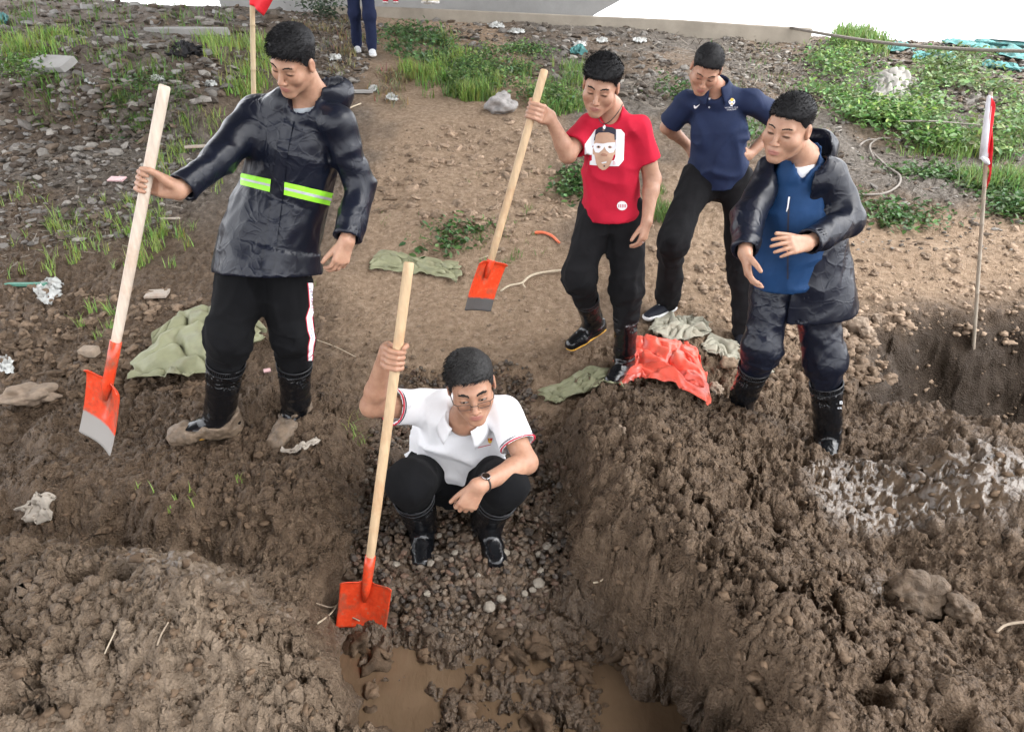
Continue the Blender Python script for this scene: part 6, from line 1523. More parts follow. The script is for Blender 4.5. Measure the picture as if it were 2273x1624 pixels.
# ---- broken concrete and rubble over the upper slope
def rubble():
    Ps = []; Ss = []
    def put(poly, n, lo, hi, pw):
        P = scatter(poly, n); Ps.append(P); Ss.append((lo + (hi - lo) * rg.random(len(P)) ** pw) * (0.6 + 0.05 * P[:, 1]))
    put([(0, 0), (640, 0), (780, 60), (560, 180), (300, 330), (0, 420)], 2300, 0.012, 0.075, 2.6)
    put([(0, 330), (420, 280), (480, 420), (350, 520), (0, 560)], 1300, 0.010, 0.05, 2.4)
    put([(640, 0), (860, 60), (800, 190), (640, 160)], 900, 0.012, 0.05, 2.2)
    put([(900, 30), (1280, 40), (1500, 80), (1540, 240), (1300, 230), (1000, 130)], 1100, 0.012, 0.06, 2.4)
    put([(1600, 70), (1820, 80), (1900, 230), (1640, 240)], 1700, 0.010, 0.04, 2.2)
    put([(1850, 80), (2273, 90), (2273, 260), (2060, 240), (1900, 130)], 1700, 0.014, 0.06, 2.4)
    put([(1640, 240), (2273, 300), (2273, 560), (1900, 560)], 800, 0.008, 0.04, 2.6)
    P = np.concatenate(Ps); S = np.concatenate(Ss); V, T, idx = stones(P, S, I0, 0.30, (0.25, 0.7), 0.25, 0.45, 15)
    c = np.array([[0.17, 0.155, 0.14], [0.11, 0.092, 0.075], [0.25, 0.23, 0.205], [0.13, 0.098, 0.072], [0.075, 0.058, 0.045]])[rg.integers(0, 5, len(P))] * rg.uniform(0.7, 1.35, (len(P), 1))
    tinted('rubble', V, T, c[idx], M_rubble, False)
rubble()
M_slabc = mat_concrete('broken_concrete', (0.30, 0.29, 0.275), 8.0)
def chunk(name, label, cat, u, v, dims, yaw, tilt, mat, group=None, seed=0, jag=0.12, lift=0.0):
    """a flat broken slab with chipped edges"""
    p = GPv([u], [v], True)[0]; r = random.Random(seed + 5); n = 9; mb = MB(); top = []; bot = []
    for i in range(n):
        a = 2 * math.pi * i / n; k = 1 / max(abs(math.cos(a)), abs(math.sin(a))); rr = k * (1 - jag * r.random())
        top.append(Vector((math.cos(a) * rr * dims[0] / 2, math.sin(a) * rr * dims[1] / 2, dims[2] / 2 * (1 + 0.2 * r.random())))); bot.append(Vector((math.cos(a) * rr * dims[0] / 2 * (1 + 0.06 * r.random()), math.sin(a) * rr * dims[1] / 2, -dims[2] / 2)))
    M = Matrix.Rotation(yaw, 3, 'Z') @ Matrix.Rotation(tilt, 3, 'X')
    mb.add([M @ q for q in top + bot], [tuple(range(n)), tuple(range(2 * n - 1, n - 1, -1))] + [(i, n + i, n + (i + 1) % n, (i + 1) % n) for i in range(n)])
    o = mb.build(name, mat, None, bevel=min(dims) * 0.12); o.location = (p[0], p[1], p[2] + dims[2] * 0.35 + lift); tag(o, label, cat, group); return o
for i, (u, v, L) in enumerate([(60, 55, .25), (120, 30, .3), (165, 95, .22), (195, 20, .35), (250, 90, .28), (300, 15, .3), (345, 55, .26), (330, 110, .25), (480, 30, .3), (500, 75, .24), (455, 120, .28), (285, 175, .2), (150, 140, .24), (20, 150, .25), (620, 30, .25), (700, 15, .2), (590, 100, .2), (525, 120, .16), (230, 130, .2), (90, 110, .2), (395, 165, .22), (545, 60, .2), (150, 330, .12), (60, 300, .14), (120, 230, .14), (90, 420, .10), (150, 480, .10), (340, 245, .12)]):
    chunk('concrete_chunk', 'broken grey concrete chunk among the rubble on the upper left slope', 'rubble', u, v, (L * 0.62, L * 0.40, L * 0.18), rnd.uniform(0, 3), rnd.uniform(-0.4, 0.4), M_slabc, 'concrete chunks on the upper left slope', i, 0.3)
chunk('concrete_slab', 'long flat grey concrete slab lying on the upper left rubble', 'slab', 415, 76, (1.1, 0.22, 0.10), 0.05, 0.1, M_slabc, None, 61, 0.06)
chunk('concrete_slab', 'tilted grey concrete slab on the cut bank at the far left', 'slab', 112, 160, (0.75, 0.25, 0.06), -0.5, 0.5, M_slabc, None, 62, 0.10, 0.05)
M_board = mat_wood('weathered_board', (0.42, 0.36, 0.30), 0); M_brick = simple('old_brick', (0.30, 0.235, 0.175), 0.85, 0.25, 25, 0.6); M_tile = simple('pink_tile', (0.62, 0.40, 0.40), 0.4, 0.15, 30); M_green = mat_wood('green_paint', (0.10, 0.27, 0.20), 0)
def slab(name, label, cat, u, v, dims, yaw, mat, tilt=0.0, lift=0.0):
    p = GPv([u], [v], True)[0]; mb = MB(); mb.box((0, 0, 0), *dims, Matrix.Rotation(yaw, 3, 'Z') @ Matrix.Rotation(tilt, 3, 'X')); o = mb.build(name, mat, None, bevel=min(dims) * 0.15); o.location = (p[0], p[1], p[2] + dims[2] * 0.5 + lift); return tag(o, label, cat)
slab('wooden_board', 'small weathered board lying flat behind the pale shovel shaft', 'board', 350, 655, (0.145, 0.115, 0.018), 0.12, M_board, 0.1, 0.012)
slab('brick', 'muddy tan brick beside the shovel socket on the left', 'brick', 204, 800, (0.100, 0.070, 0.052), -0.1, M_brick, 0.1, 0.005)
slab('tile', 'pink and white tile fragment lying left of the hand on the shaft', 'tile', 262, 407, (0.150, 0.075, 0.014), -0.15, M_tile, 0.3, 0.015)
slab('painted_plank', 'peeling green painted plank lying at the left picture edge', 'plank', 58, 641, (0.30, 0.030, 0.022), 0.03, M_green, 0.1, 0.01)
slab('plank', 'pale broken plank below the tile on the left slope', 'plank', 440, 340, (0.22, 0.045, 0.02), 0.45, M_board, 0.2, 0.02)
slab('plank', 'narrow pale plank lying at the top of the green patch', 'plank', 380, 493, (0.15, 0.022, 0.014), 0.05, M_board, 0.1, 0.01)
slab('plank', 'dark plank half buried beside the dirt path', 'plank', 803, 213, (0.26, 0.07, 0.03), 0.1, M_slabc, 0.1, 0.01)
slab('tile', 'small dull pink tile fragment in the grass left of the raincoat', 'tile', 594, 828, (0.04, 0.03, 0.01), 0.4, M_tile, 0.2, 0.0)

# ---- draped sacks
def sheet(name, label, cat, top, bot, mat, amp=0.03, lift=0.03, fs=9.0, seed=1, nx=64, ny=34, group=None, dome=0.0, thick=0.0018, crump=0.5):
    def rs(pl, n):
        pl = np.array(pl, float); L = np.concatenate([[0], np.cumsum(np.linalg.norm(np.diff(pl, axis=0), axis=1))]); t = np.linspace(0, L[-1], n); return np.stack([np.interp(t, L, pl[:, 0]), np.interp(t, L, pl[:, 1])], 1)
    A = rs(top, nx); B = rs(bot, nx); s = np.linspace(0, 1, ny)[:, None, None]; uv = (A[None] * (1 - s) + B[None] * s).reshape(-1, 2)
    P = GPv(uv[:, 0], uv[:, 1], False)
    i = np.tile(np.linspace(0, 1, nx), ny); k = np.repeat(np.linspace(0, 1, ny), nx); edge = np.minimum(np.minimum(i, 1 - i) * 5, np.minimum(k, 1 - k) * 4).clip(0, 1)
    f = 0.45 * crease(np.stack([i, k * 0.8, 0 * i], 1).astype(f32), fs * 0.8, None, seed + 17) + 0.6 * fold(np.stack([i * 1.0, k * 0.8, np.zeros_like(i)], 1).astype(f32), fs, along((0.8, 0.6, 0), 0.4), seed) * 0.7 + 0.5 * fold(np.stack([i, k, 0 * i], 1).astype(f32), fs * 1.7, None, seed + 3)
    P[:, 2] = P[:, 2] + lift + amp * (0.45 + 0.55 * edge) * (f + 0.3) + dome * np.sin(np.pi * i) * np.sin(np.pi * k)
    P[:, 2] = np.maximum(P[:, 2], ground_h(P[:, 0], P[:, 1], True) + 0.008)
    P[:, 0] += crump * amp * vn2(i * fs * 1.3, k * fs * 1.3, seed + 8); P[:, 1] += crump * amp * vn2(i * fs * 1.3 + 9, k * fs * 1.3, seed + 9)
    idx = np.arange(nx * ny).reshape(ny, nx); Q = np.stack([idx[:-1, :-1], idx[1:, :-1], idx[1:, 1:], idx[:-1, 1:]], -1).reshape(-1, 4)
    o = obj(name, mesh_np(name, P, Q), mat); sm = o.modifiers.new('thick', 'SOLIDIFY'); sm.thickness = thick; sm.offset = 1; tag(o, label, cat, group); return o
def mat_sack(name, col, rough=0.75, dirt=0.4, dcol=(0.14, 0.10, 0.07), spec=0.3):
    m = NT(name); c = m.coord(); n = m.noise(9, 5, 0.65, c); n2 = m.noise(7, 3, 0.5, c, 0.5); wv = m.noise(500, 2, 0.5, c)
    a = m.ramp(n.outputs['Fac'], [(0.3, tuple(x * 0.82 for x in col)), (0.7, tuple(min(1, x * 1.12) for x in col))]); a = m.mix(m.math('MULTIPLY', m.ramp(n2.outputs['Fac'], [(0.52, (0, 0, 0)), (0.66, (1, 1, 1))]), dirt), a, dcol)
    m.l(a, m.b.inputs['Base Color']); m.set(Roughness=rough); m.b.inputs['Specular IOR Level'].default_value = spec
    m.bump(m.math('ADD', m.math('MULTIPLY', wv.outputs['Fac'], 0.1), n2.outputs['Fac']), 0.3, 0.02); return m.m
M_olive = mat_sack('olive_sack', (0.265, 0.270, 0.165), 0.5, 0.25); M_pale = mat_sack('pale_sack', (0.37, 0.355, 0.285), 0.85, 0.35, (0.24, 0.19, 0.14)); M_redsack = mat_sack('red_sack', (0.80, 0.115, 0.075), 0.30, 0.30, (0.36, 0.17, 0.11), 0.6)
sheet('woven_sack', 'olive green woven sack crumpled behind the boots of the striding man', 'sack', [(345, 772), (398, 712), (470, 692), (540, 703), (588, 758)], [(281, 862), (345, 864), (452, 852), (505, 800), (584, 768)], M_olive, 0.085, 0.06, 4.0, 3, 90, 50, None, 0.05)
sheet('woven_sack', 'olive green empty sack lying flat on the path', 'sack', [(822, 590), (848, 560), (925, 580), (1022, 590)], [(825, 602), (870, 608), (950, 614), (1020, 634)], M_olive, 0.05, 0.02, 6, 5, 70, 26)
sheet('woven_sack', 'pale crumpled sack in front of the navy polo man', 'sack', [(1450, 738), (1478, 706), (1530, 712), (1574, 728)], [(1449, 752), (1490, 766), (1540, 760), (1576, 752)], M_pale, 0.07, 0.03, 5, 7, 64, 34)
sheet('woven_sack', 'pale flattened sack beneath the leg of the open raincoat man', 'sack', [(1556, 776), (1580, 750), (1622, 760), (1662, 775), (1720, 830)], [(1562, 784), (1600, 802), (1606, 824), (1652, 832), (1702, 850)], M_pale, 0.045, 0.02, 5, 9, 64, 30)
sheet('woven_sack', 'olive green rolled sack lying left of the orange sack', 'sack', [(1200, 876), (1260, 850), (1310, 820), (1352, 830), (1380, 864)], [(1204, 900), (1244, 902), (1292, 882), (1340, 866), (1376, 872)], M_olive, 0.05, 0.02, 5, 11, 70, 26)
sheet('plastic_sack', 'bright orange red plastic sack spread over the heap edge', 'sack', [(1370, 806), (1405, 762), (1445, 760), (1532, 780), (1556, 806)], [(1374, 872), (1424, 850), (1472, 862), (1522, 890), (1576, 918)], M_redsack, 0.055, 0.035, 4.5, 13, 80, 44, None, 0.02)
M_bagw = mat_sack('dirty_plastic', (0.55, 0.56, 0.54), 0.45, 0.6, (0.20, 0.16, 0.12)); M_paper = mat_sack('muddy_paper', (0.44, 0.39, 0.33), 0.8, 0.5); M_teal = mat_sack('teal_net', (0.12, 0.30, 0.29), 0.9, 0.75, (0.20, 0.21, 0.19)); M_black_d = mat_sack('black_rag', (0.02, 0.02, 0.022), 0.9, 0.2)
sheet('plastic_bag', 'torn muddy plastic bag lying by the green plank', 'bag', [(85, 648), (110, 625), (142, 640)], [(84, 672), (118, 684), (140, 658)], M_bagw, 0.05, 0.02, 5, 21, 40, 24)
sheet('plastic_scrap', 'white plastic scrap at the left picture edge', 'litter', [(-5, 805), (18, 798), (32, 812)], [(-5, 830), (20, 836), (34, 832)], M_bagw, 0.04, 0.02, 5, 22, 30, 20)
sheet('paper_scrap', 'torn muddy paper scrap on the lower left mud', 'litter', [(52, 1138), (85, 1102), (118, 1112)], [(66, 1170), (92, 1176), (120, 1158)], M_paper, 0.05, 0.02, 4, 23, 40, 26)
sheet('dry_leaf', 'curled dry leaf lying on mud below the muddy boot', 'leaf', [(622, 1000), (660, 1004), (706, 978)], [(626, 1008), (668, 1012), (708, 984)], M_paper, 0.02, 0.012, 4, 24, 30, 14)
sheet('black_rag', 'black rag lying on the rubble slope', 'rag', [(378, 118), (415, 110), (445, 118)], [(376, 132), (415, 136), (448, 128)], M_black_d, 0.12, 0.04, 5, 25, 40, 20)
sheet('white_bundle', 'bundle of dirty white bags on the right weedy slope', 'bundle', [(1925, 190), (1950, 178), (2000, 178), (2032, 200)], [(1928, 232), (1970, 236), (2010, 240), (2040, 232)], mat_sack('white_bundle', (0.33, 0.315, 0.29), 0.8, 0.6, (0.2, 0.18, 0.155)), 0.07, 0.08, 6, 26, 60, 40, None, 0.13)
for i, (t, b, l_) in enumerate([([(2100, 92), (2180, 96), (2273, 118)], [(2090, 104), (2190, 118), (2273, 150)], 'teal debris netting draped along the top right skyline'), ([(2025, 130), (2080, 124), (2120, 130)], [(2030, 142), (2080, 138), (2115, 140)], 'short teal netting strip on the right slope below the cable'), ([(1960, 112), (2000, 108), (2030, 112)], [(1962, 120), (2000, 122), (2030, 118)], 'small teal netting scrap near the middle of the right skyline'), ([(2170, 148), (2220, 152), (2262, 164)], [(2172, 154), (2220, 160), (2260, 172)], 'narrow teal netting strip at the far right under the skyline'), ([(0, 42), (15, 46)], [(0, 60), (22, 58)], 'green netting corner at the top left picture edge'), ([(1270, 118), (1292, 114), (1300, 122)], [(1272, 124), (1290, 126), (1300, 126)], 'small blue plastic scrap right of the raised shovel shaft')]):
    sheet('debris_netting', l_, 'netting', t, b, M_teal, 0.10, 0.05, 5, 30 + i, 50, 18)
for i, (u, v, w_) in enumerate([(350, 183, .16), (205, 190, .14), (468, 195, .14), (1145, 75, .2), (1100, 62, .2), (1285, 105, .14), (1335, 95, .16), (1420, 95, .18), (1350, 130, .2), (870, 225, .12), (830, 205, .1), (1265, 42, .18), (1340, 55, .2), (745, 135, .14)]):
    p = (u, v); k = w_ * 90
    sheet('litter_scrap', 'small pale plastic scrap caught on the rubble slope', 'litter', [(u - k, v - 3), (u, v - 6), (u + k, v - 2)], [(u - k * 0.8, v + 4), (u, v + 5), (u + k, v + 4)], M_bagw, 0.06, 0.03, 5, 50 + i, 18, 10, 'plastic scraps on the slope')

# ---- sticks, hoses, cables
def stick(name, label, cat, pix_pts, rad, mat, lift=0.012, n=8, group=None, sag=0.0, detail=False):
    P = GPv([p[0] for p in pix_pts], [p[1] for p in pix_pts], False); P[:, 2] = ground_h(P[:, 0], P[:, 1], True)
    t = np.linspace(0, 1, len(P)); tt = np.linspace(0, 1, max(2, len(P) * 4 - 3)); Q = np.stack([np.interp(tt, t, P[:, i]) for i in range(3)], 1)
    sm = Q.copy()
    for _ in range(3): sm[1:-1] = (sm[:-2] + sm[1:-1] * 2 + sm[2:]) / 4
    Q = sm; Q[:, 2] += lift
    rr = rad if hasattr(rad, '__len__') else (rad, rad * 0.7)
    mb = MB(); mb.tube([Vector(q) for q in Q], list(np.linspace(rr[0], rr[1], len(Q))), n); o = mb.build(name, mat, None, smooth=True); tag(o, label, cat, group); return o
M_twig = simple('pale_twig', (0.50, 0.42, 0.31), 0.8, 0.2, 60); M_root = simple('root', (0.34, 0.27, 0.20), 0.85, 0.2, 60); M_hose = simple('grey_hose', (0.21, 0.185, 0.16), 0.7, 0.2); M_orange = simple('orange_tube', (0.75, 0.17, 0.08), 0.4, 0.1)
b = stick('branch', 'forked pale branch lying on the path below the red T-shirt man', 'branch', [(1112, 653), (1130, 643), (1160, 637), (1172, 622), (1200, 611), (1255, 608)], (0.007, 0.010), M_twig, 0.02)
f2 = stick('side_shoot', None, None, [(1160, 637), (1166, 646)], (0.006, 0.004), M_twig, 0.02); f2.parent = b
stick('tube_piece', 'curved orange plastic tube piece on the path', 'tube', [(1187, 524), (1205, 525), (1225, 534), (1241, 547)], 0.013, M_orange, 0.015)
stick('stick', 'short white peeled stick lying on the right trench wall', 'stick', [(1317, 1304), (1335, 1290), (1356, 1271)], (0.004, 0.003), M_twig, 0.012)
b = stick('root', 'thin branching root poking out before the trench shovel', 'root', [(708, 1398), (735, 1372), (752, 1355), (768, 1333)], (0.0035, 0.003), M_twig, 0.03)
for q in ([(705, 1352), (735, 1357), (752, 1357)], [(752, 1357), (772, 1378), (800, 1392)]): stick('side_root', None, None, q, (0.002, 0.003), M_root, 0.03).parent = b
stick('root', 'curved pale root at the right picture edge', 'root', [(2205, 1420), (2225, 1398), (2275, 1392)], (0.004, 0.005), M_root, 0.02)
stick('root', 'thin root curling on the lower left mud', 'root', [(355, 1450), (362, 1430), (385, 1418)], (0.003, 0.002), M_root, 0.015)
stick('straw', 'dry straw stalk lying on the lower left mud', 'straw', [(230, 1445), (262, 1396)], (0.002, 0.002), M_twig, 0.015)
stick('straw', 'long dry straw on the path right of the black trousers', 'straw', [(700, 760), (745, 775), (790, 795)], (0.002, 0.002), M_twig, 0.012)
stick('straw', 'thin dry stalk on the path left of the middle shovel', 'straw', [(1062, 575), (1112, 560)], (0.003, 0.002), M_twig, 0.012)
stick('cane', 'short yellow cane lying right of the raincoat hood', 'cane', [(768, 250), (802, 238)], (0.008, 0.008), M_twig, 0.02)
for i, q in enumerate([[(1905, 330), (1920, 318), (1955, 312)], [(1938, 360), (1925, 330), (1945, 315), (1975, 311)], [(1935, 350), (1970, 380), (1998, 400), (1994, 425), (1960, 440), (1900, 442)], [(1850, 405), (1838, 440), (1850, 470)]]):
    stick('hose', ['short grey hose loop at the top of the bare right slope', 'second grey hose loop beside the short one', 'long grey hose curling down the bare right slope', 'thin grey hose hanging close behind the open raincoat'][i], 'hose', q, 0.012 if i < 3 else 0.007, M_hose, 0.03)
stick('cable', 'long thin cable crossing the weeds on the right slope', 'cable', [(1990, 296), (2060, 300), (2150, 302), (2273, 312)], 0.012, M_hose, 0.12)
p0 = PY(1755, 62, 12.5); p1 = PY(2420, 116, 8.5); mb = MB(); mb.tube([lerp(p0, p1, i / 24) - Vector((0, 0, 0.10 * math.sin(math.pi * i / 24))) for i in range(25)], 0.022, 8); o = mb.build('pipe', M_hose, None, smooth=True); tag(o, 'long pale pipe strung along the top right skyline', 'pipe')
# ---- concrete kerb along the top of the bank
M_curb = mat_concrete('old_kerb', (0.33, 0.29, 0.235), 6.0)
def kerb(pts, w_=0.35, hgt=0.24):
    P = [PY(*p) for p in pts]; mb = MB(); V = []
    for i, p in enumerate(P):
        t = (P[min(i + 1, len(P) - 1)] - P[max(i - 1, 0)]); t.z = 0; t.normalize(); nrm = Vector((-t.y, t.x, 0)); 
        for a, z in ((-w_ / 2, -0.6), (-w_ / 2, 0.0), (w_ / 2, 0.0), (w_ / 2, -0.6)): V.append(p + nrm * a + Vector((0, 0, z)))
    mb.add(V, [(i * 4 + k, (i + 1) * 4 + k, (i + 1) * 4 + (k + 1) % 4, i * 4 + (k + 1) % 4) for i in range(len(P) - 1) for k in range(4)] + [(0, 1, 2, 3), (len(V) - 1, len(V) - 2, len(V) - 3, len(V) - 4)])
    o = mb.build('kerb', M_curb, None, bevel=0.02); tag(o, 'low old concrete kerb running along the top of the bank', 'kerb')
kerb([(700, 14, 13.9), (860, 16, 13.8), (1000, 22, 13.6), (1200, 31, 13.4), (1330, 37, 13.2), (1500, 44, 13.0), (1650, 54, 12.8), (1800, 63, 12.6)])

# ---- marker flags on canes
M_cane = mat_wood('bamboo', (0.46, 0.36, 0.22), 0); M_cane2 = mat_wood('grey_bamboo', (0.33, 0.28, 0.22), 0); M_flag = mat_sack('red_flag', (0.80, 0.030, 0.045), 0.6, 0.0); M_flagw = mat_sack('white_sleeve', (0.68, 0.68, 0.72), 0.7, 0.05)
def flag(label, base, top, attach, width, cane, right=1, sleeve=True, rad=0.012, dirv=(1, 0.15, 0), sag=0.5):
    base = Vector(base); top = Vector(top); ax = (top - base).normalized(); root = thing('marker_flag', label, 'flag', tuple(base)); mb = MB(); L = (top - base).length
    ts = []; rs = []
    k = 0.0
    while k < L:
        for d, f_ in ((0, 1.0), (0.012, 1.0), (0.015, 1.18), (0.022, 1.0)): ts.append(base + ax * min(L, k + d)); rs.append(rad * f_)
        k += 0.23
    ts.append(top); rs.append(rad * 0.9); mb.tube(ts, rs, 10); mb.build('pole', cane, root, smooth=True)
    dv = Vector(dirv).normalized(); nx, ny = 14, 30; V = []
    for i in range(ny):
        t = i / (ny - 1); p = lerp(attach[0], attach[1], t)
        for q in range(nx):
            s = q / (nx - 1); wd = width(t)
            V.append(p + dv * (wd * s) + Vector((0, 0.022 * math.sin(s * 9 + t * 5) * s, 0)) + Vector((0, 0, -sag * wd * s * s)) + Vector((0, -rad * 1.3, 0)))
    idx = np.arange(nx * ny).reshape(ny, nx); Q = np.stack([idx[:-1, :-1], idx[:-1, 1:], idx[1:, 1:], idx[1:, :-1]], -1).reshape(-1, 4)
    o = obj('flag_cloth', mesh_np('flag_cloth', np.array(V), Q), M_flag); sm = o.modifiers.new('thick', 'SOLIDIFY'); sm.thickness = 0.002; adopt(o, root)
    if sleeve:
        mb = MB(); mb.tube([lerp(attach[0], attach[1], -0.04), lerp(attach[0], attach[1], 0.02), lerp(attach[0], attach[1], 0.5), lerp(attach[0], attach[1], 1.0)], [rad * 0.9, rad * 1.5, rad * 2.0, rad * 2.2], 10, True, 0.8); mb.build('sleeve', M_flagw, root, smooth=True)
        c = Vector(attach[1]); mb = MB(); mb.tube([c + Vector((-0.028, -0.018, 0.012)), c + Vector((0, -0.03, -0.008)), c + Vector((0.022, -0.024, -0.028))], [0.009, 0.015, 0.010], 8); mb.build('knot', M_flagw, root, smooth=True)
    return root
pb = GP(2167, 772); yb = pb.y
flag('red marker flag with white sleeve on a cane, right of the open raincoat man', pb - Vector((0, 0, 0.08)), PY(2199, 205, yb), (PY(2197, 216, yb), PY(2183, 352, yb)), lambda t: 0.055 + 0.030 * t, M_cane2, rad=0.011, sag=2.4)
pb = GP(566, 700); yb = pb.y
tl = PY(557, -170, yb)
flag('red marker flag on a bamboo cane behind the striding man', pb - Vector((0, 0, 0.1)), tl, (PY(557, -160, yb), PY(557, 12, yb)), lambda t: 0.22 * (1 - 0.72 * t), M_cane, rad=0.0145, sleeve=False, sag=0.85, dirv=(1, -0.1, 0))
# ================================================================== GRASS, WEEDS
def blades(P, h, wid, bend, col, seed, per=1, spread=0.0, seg=3):
    r = np.random.default_rng(seed); n = len(P) * per; B = np.repeat(P, per, 0); h = np.repeat(h, per) * r.uniform(0.55, 1.15, n)
    an = r.uniform(0, 6.283, n); rd = spread * np.sqrt(r.random(n)); B = B + np.stack([np.cos(an) * rd, np.sin(an) * rd, np.zeros(n)], 1)
    if spread: B[:, 2] = ground_h(B[:, 0], B[:, 1], False)
    B[:, 2] -= 0.006
    d = r.uniform(0, 6.283, n); dx = np.stack([np.cos(d), np.sin(d), np.zeros(n)], 1); sx = np.stack([-np.sin(d), np.cos(d), np.zeros(n)], 1)
    bn = bend * r.uniform(0.2, 1.6, n); V = []
    for k in range(seg + 1):
        t = k / seg; c = B + dx * (h * bn * t ** 2)[:, None] + np.array([0, 0, 1.0]) * (h * (t - 0.35 * bn * t ** 2.5))[:, None]
        w_ = wid * (1 - t ** 1.6) * (0.7 + 0.6 * (t < 0.7)); w_ = np.maximum(w_, 0.0002)
        V += [c - sx * w_, c + sx * w_]
    V = np.stack(V, 1); K = V.shape[1]; i = np.arange(n) * K; Q = []
    for k in range(seg): Q.append(np.stack([i + 2 * k, i + 2 * k + 1, i + 2 * k + 3, i + 2 * k + 2], 1))
    c = np.array(col) * r.uniform(0.7, 1.3, (n, 1)) * (1 + 0.15 * r.normal(0, 1, (n, 3)))
    return V.reshape(-1, 3), np.concatenate(Q), np.repeat(np.clip(c, 0.005, 0.9), K, 0)
def leaves(P, size, col, seed, hgt=0.06, up=0.6):
    r = np.random.default_rng(seed); n = len(P); C = P.copy(); C[:, 2] += hgt * r.random(n) ** 0.8
    nr = r.normal(0, 0.55, (n, 3)); nr[:, 2] = np.abs(nr[:, 2]) + up; nr /= np.linalg.norm(nr, axis=1)[:, None]
    a = np.cross(nr, r.normal(0, 1, (n, 3))); a /= np.linalg.norm(a, axis=1)[:, None]; b = np.cross(nr, a); s = size * r.uniform(0.5, 1.3, n); s = s[:, None]
    pts = [C - a * s, C - a * 0.35 * s + b * 0.55 * s + nr * 0.10 * s, C + a * 0.45 * s + b * 0.42 * s + nr * 0.08 * s, C + a * s - nr * 0.22 * s, C + a * 0.45 * s - b * 0.42 * s + nr * 0.08 * s, C - a * 0.35 * s - b * 0.55 * s + nr * 0.10 * s]
    V = np.stack(pts, 1); i = np.arange(n) * 6; Q = np.concatenate([np.stack([i, i + 3, i + 2, i + 1], 1), np.stack([i, i + 5, i + 4, i + 3], 1)])
    c = np.array(col) * r.uniform(0.6, 1.5, (n, 1)) * (1 + 0.12 * r.normal(0, 1, (n, 3))); return V.reshape(-1, 3), Q, np.repeat(np.clip(c, 0.005, 0.9), 6, 0)
def merge(L):
    Vs = []; Qs = []; T = []; n = 0
    for V, Q, t in L: Vs.append(V); Qs.append(Q + n); T.append(t); n += len(V)
    return np.concatenate(Vs), np.concatenate(Qs), np.concatenate(T)
LIME = (0.24, 0.335, 0.085); MIDG = (0.13, 0.21, 0.055); DARK = (0.095, 0.165, 0.065); DRYG = (0.24, 0.20, 0.11)
def clump(poly, n):
    """tufts gather: keep points where a patchy field is high"""
    P = scatter(poly, n * 3); f = fbm2(P[:, 0] * 2.2, P[:, 1] * 2.2, 3, 77); o = np.argsort(-f + rg.normal(0, 0.18, len(f))); return P[o[:n]]
G = []
def grass(poly, n, h, per, col, spread=0.05, wid=0.0026, bend=0.5, seed=1):
    P = clump(poly, n); hh = h * rg.uniform(0.6, 1.2, len(P)) * (1 + 0.0 * P[:, 1]); k = 1 + 0.10 * np.maximum(0, P[:, 1].mean() - 4); G.append(blades(P, hh, wid * k, bend, col, seed, per, spread))
grass([(110, 500), (190, 450), (420, 440), (500, 470), (480, 540), (390, 590), (260, 600), (130, 590)], 95, 0.13, 7, LIME, 0.03, seed=1)
grass([(300, 490), (420, 470), (440, 540), (390, 600), (300, 590)], 26, 0.13, 13, LIME, 0.04, seed=2)
grass([(340, 300), (520, 230), (540, 330), (480, 440), (340, 420)], 70, 0.16, 6, LIME, 0.05, seed=3)
grass([(440, 90), (590, 80), (620, 180), (560, 230), (480, 200)], 120, 0.22, 8, LIME, 0.10, 0.0033, seed=4)
grass([(0, 85), (130, 80), (200, 110), (60, 130), (0, 130)], 80, 0.22, 8, LIME, 0.12, 0.004, seed=5)
grass([(0, 0), (620, 0), (420, 120), (300, 220), (0, 260)], 190, 0.17, 6, MIDG, 0.12, 0.004, seed=6)
grass([(200, 220), (420, 160), (520, 200), (330, 300)], 90, 0.14, 6, MIDG, 0.08, 0.003, seed=7)
grass([(180, 700), (260, 690), (255, 770), (190, 760)], 6, 0.15, 16, LIME, 0.03, seed=8)
grass([(0, 420), (120, 400), (140, 640), (0, 640)], 26, 0.16, 4, LIME, 0.02, seed=9)
grass([(750, 925), (800, 930), (810, 990), (770, 985)], 4, 0.09, 8, LIME, 0.03, 0.0018, 0.9, seed=10)
grass([(300, 980), (760, 985), (640, 1180), (250, 1150)], 9, 0.06, 3, LIME, 0.012, 0.002, seed=11)
grass([(890, 110), (1000, 70), (1040, 140), (960, 190), (900, 170)], 140, 0.22, 8, LIME, 0.10, 0.004, seed=12)
grass([(930, 190), (1110, 180), (1080, 225), (940, 215)], 160, 0.20, 12, MIDG, 0.08, 0.004, seed=13)
grass([(1020, 200), (1110, 190), (1105, 225), (1030, 225)], 70, 0.20, 14, LIME, 0.06, 0.0035, seed=14)
grass([(1140, 150), (1290, 140), (1300, 250), (1180, 260)], 150, 0.20, 9, (0.18, 0.28, 0.08), 0.09, 0.0032, seed=15)
grass([(1000, 25), (1160, 22), (1160, 38), (1010, 36)], 130, 0.30, 10, LIME, 0.14, 0.005, seed=16)
grass([(1440, 400), (1530, 440), (1520, 500), (1450, 490)], 60, 0.13, 10, MIDG, 0.05, seed=17)
grass([(2080, 300), (2273, 300), (2273, 430), (2140, 420)], 170, 0.20, 9, (0.19, 0.29, 0.09), 0.1, 0.0032, seed=18)
grass([(1850, 60), (1960, 80), (1960, 130), (1860, 120)], 150, 0.34, 10, (0.2, 0.3, 0.09), 0.14, 0.005, seed=19)
grass([(820, 400), (1250, 380), (1260, 560), (900, 620), (820, 560)], 60, 0.07, 6, MIDG, 0.03, 0.002, seed=20)
grass([(500, 560), (720, 560), (700, 660), (560, 660)], 24, 0.07, 6, LIME, 0.03, 0.002, seed=21)
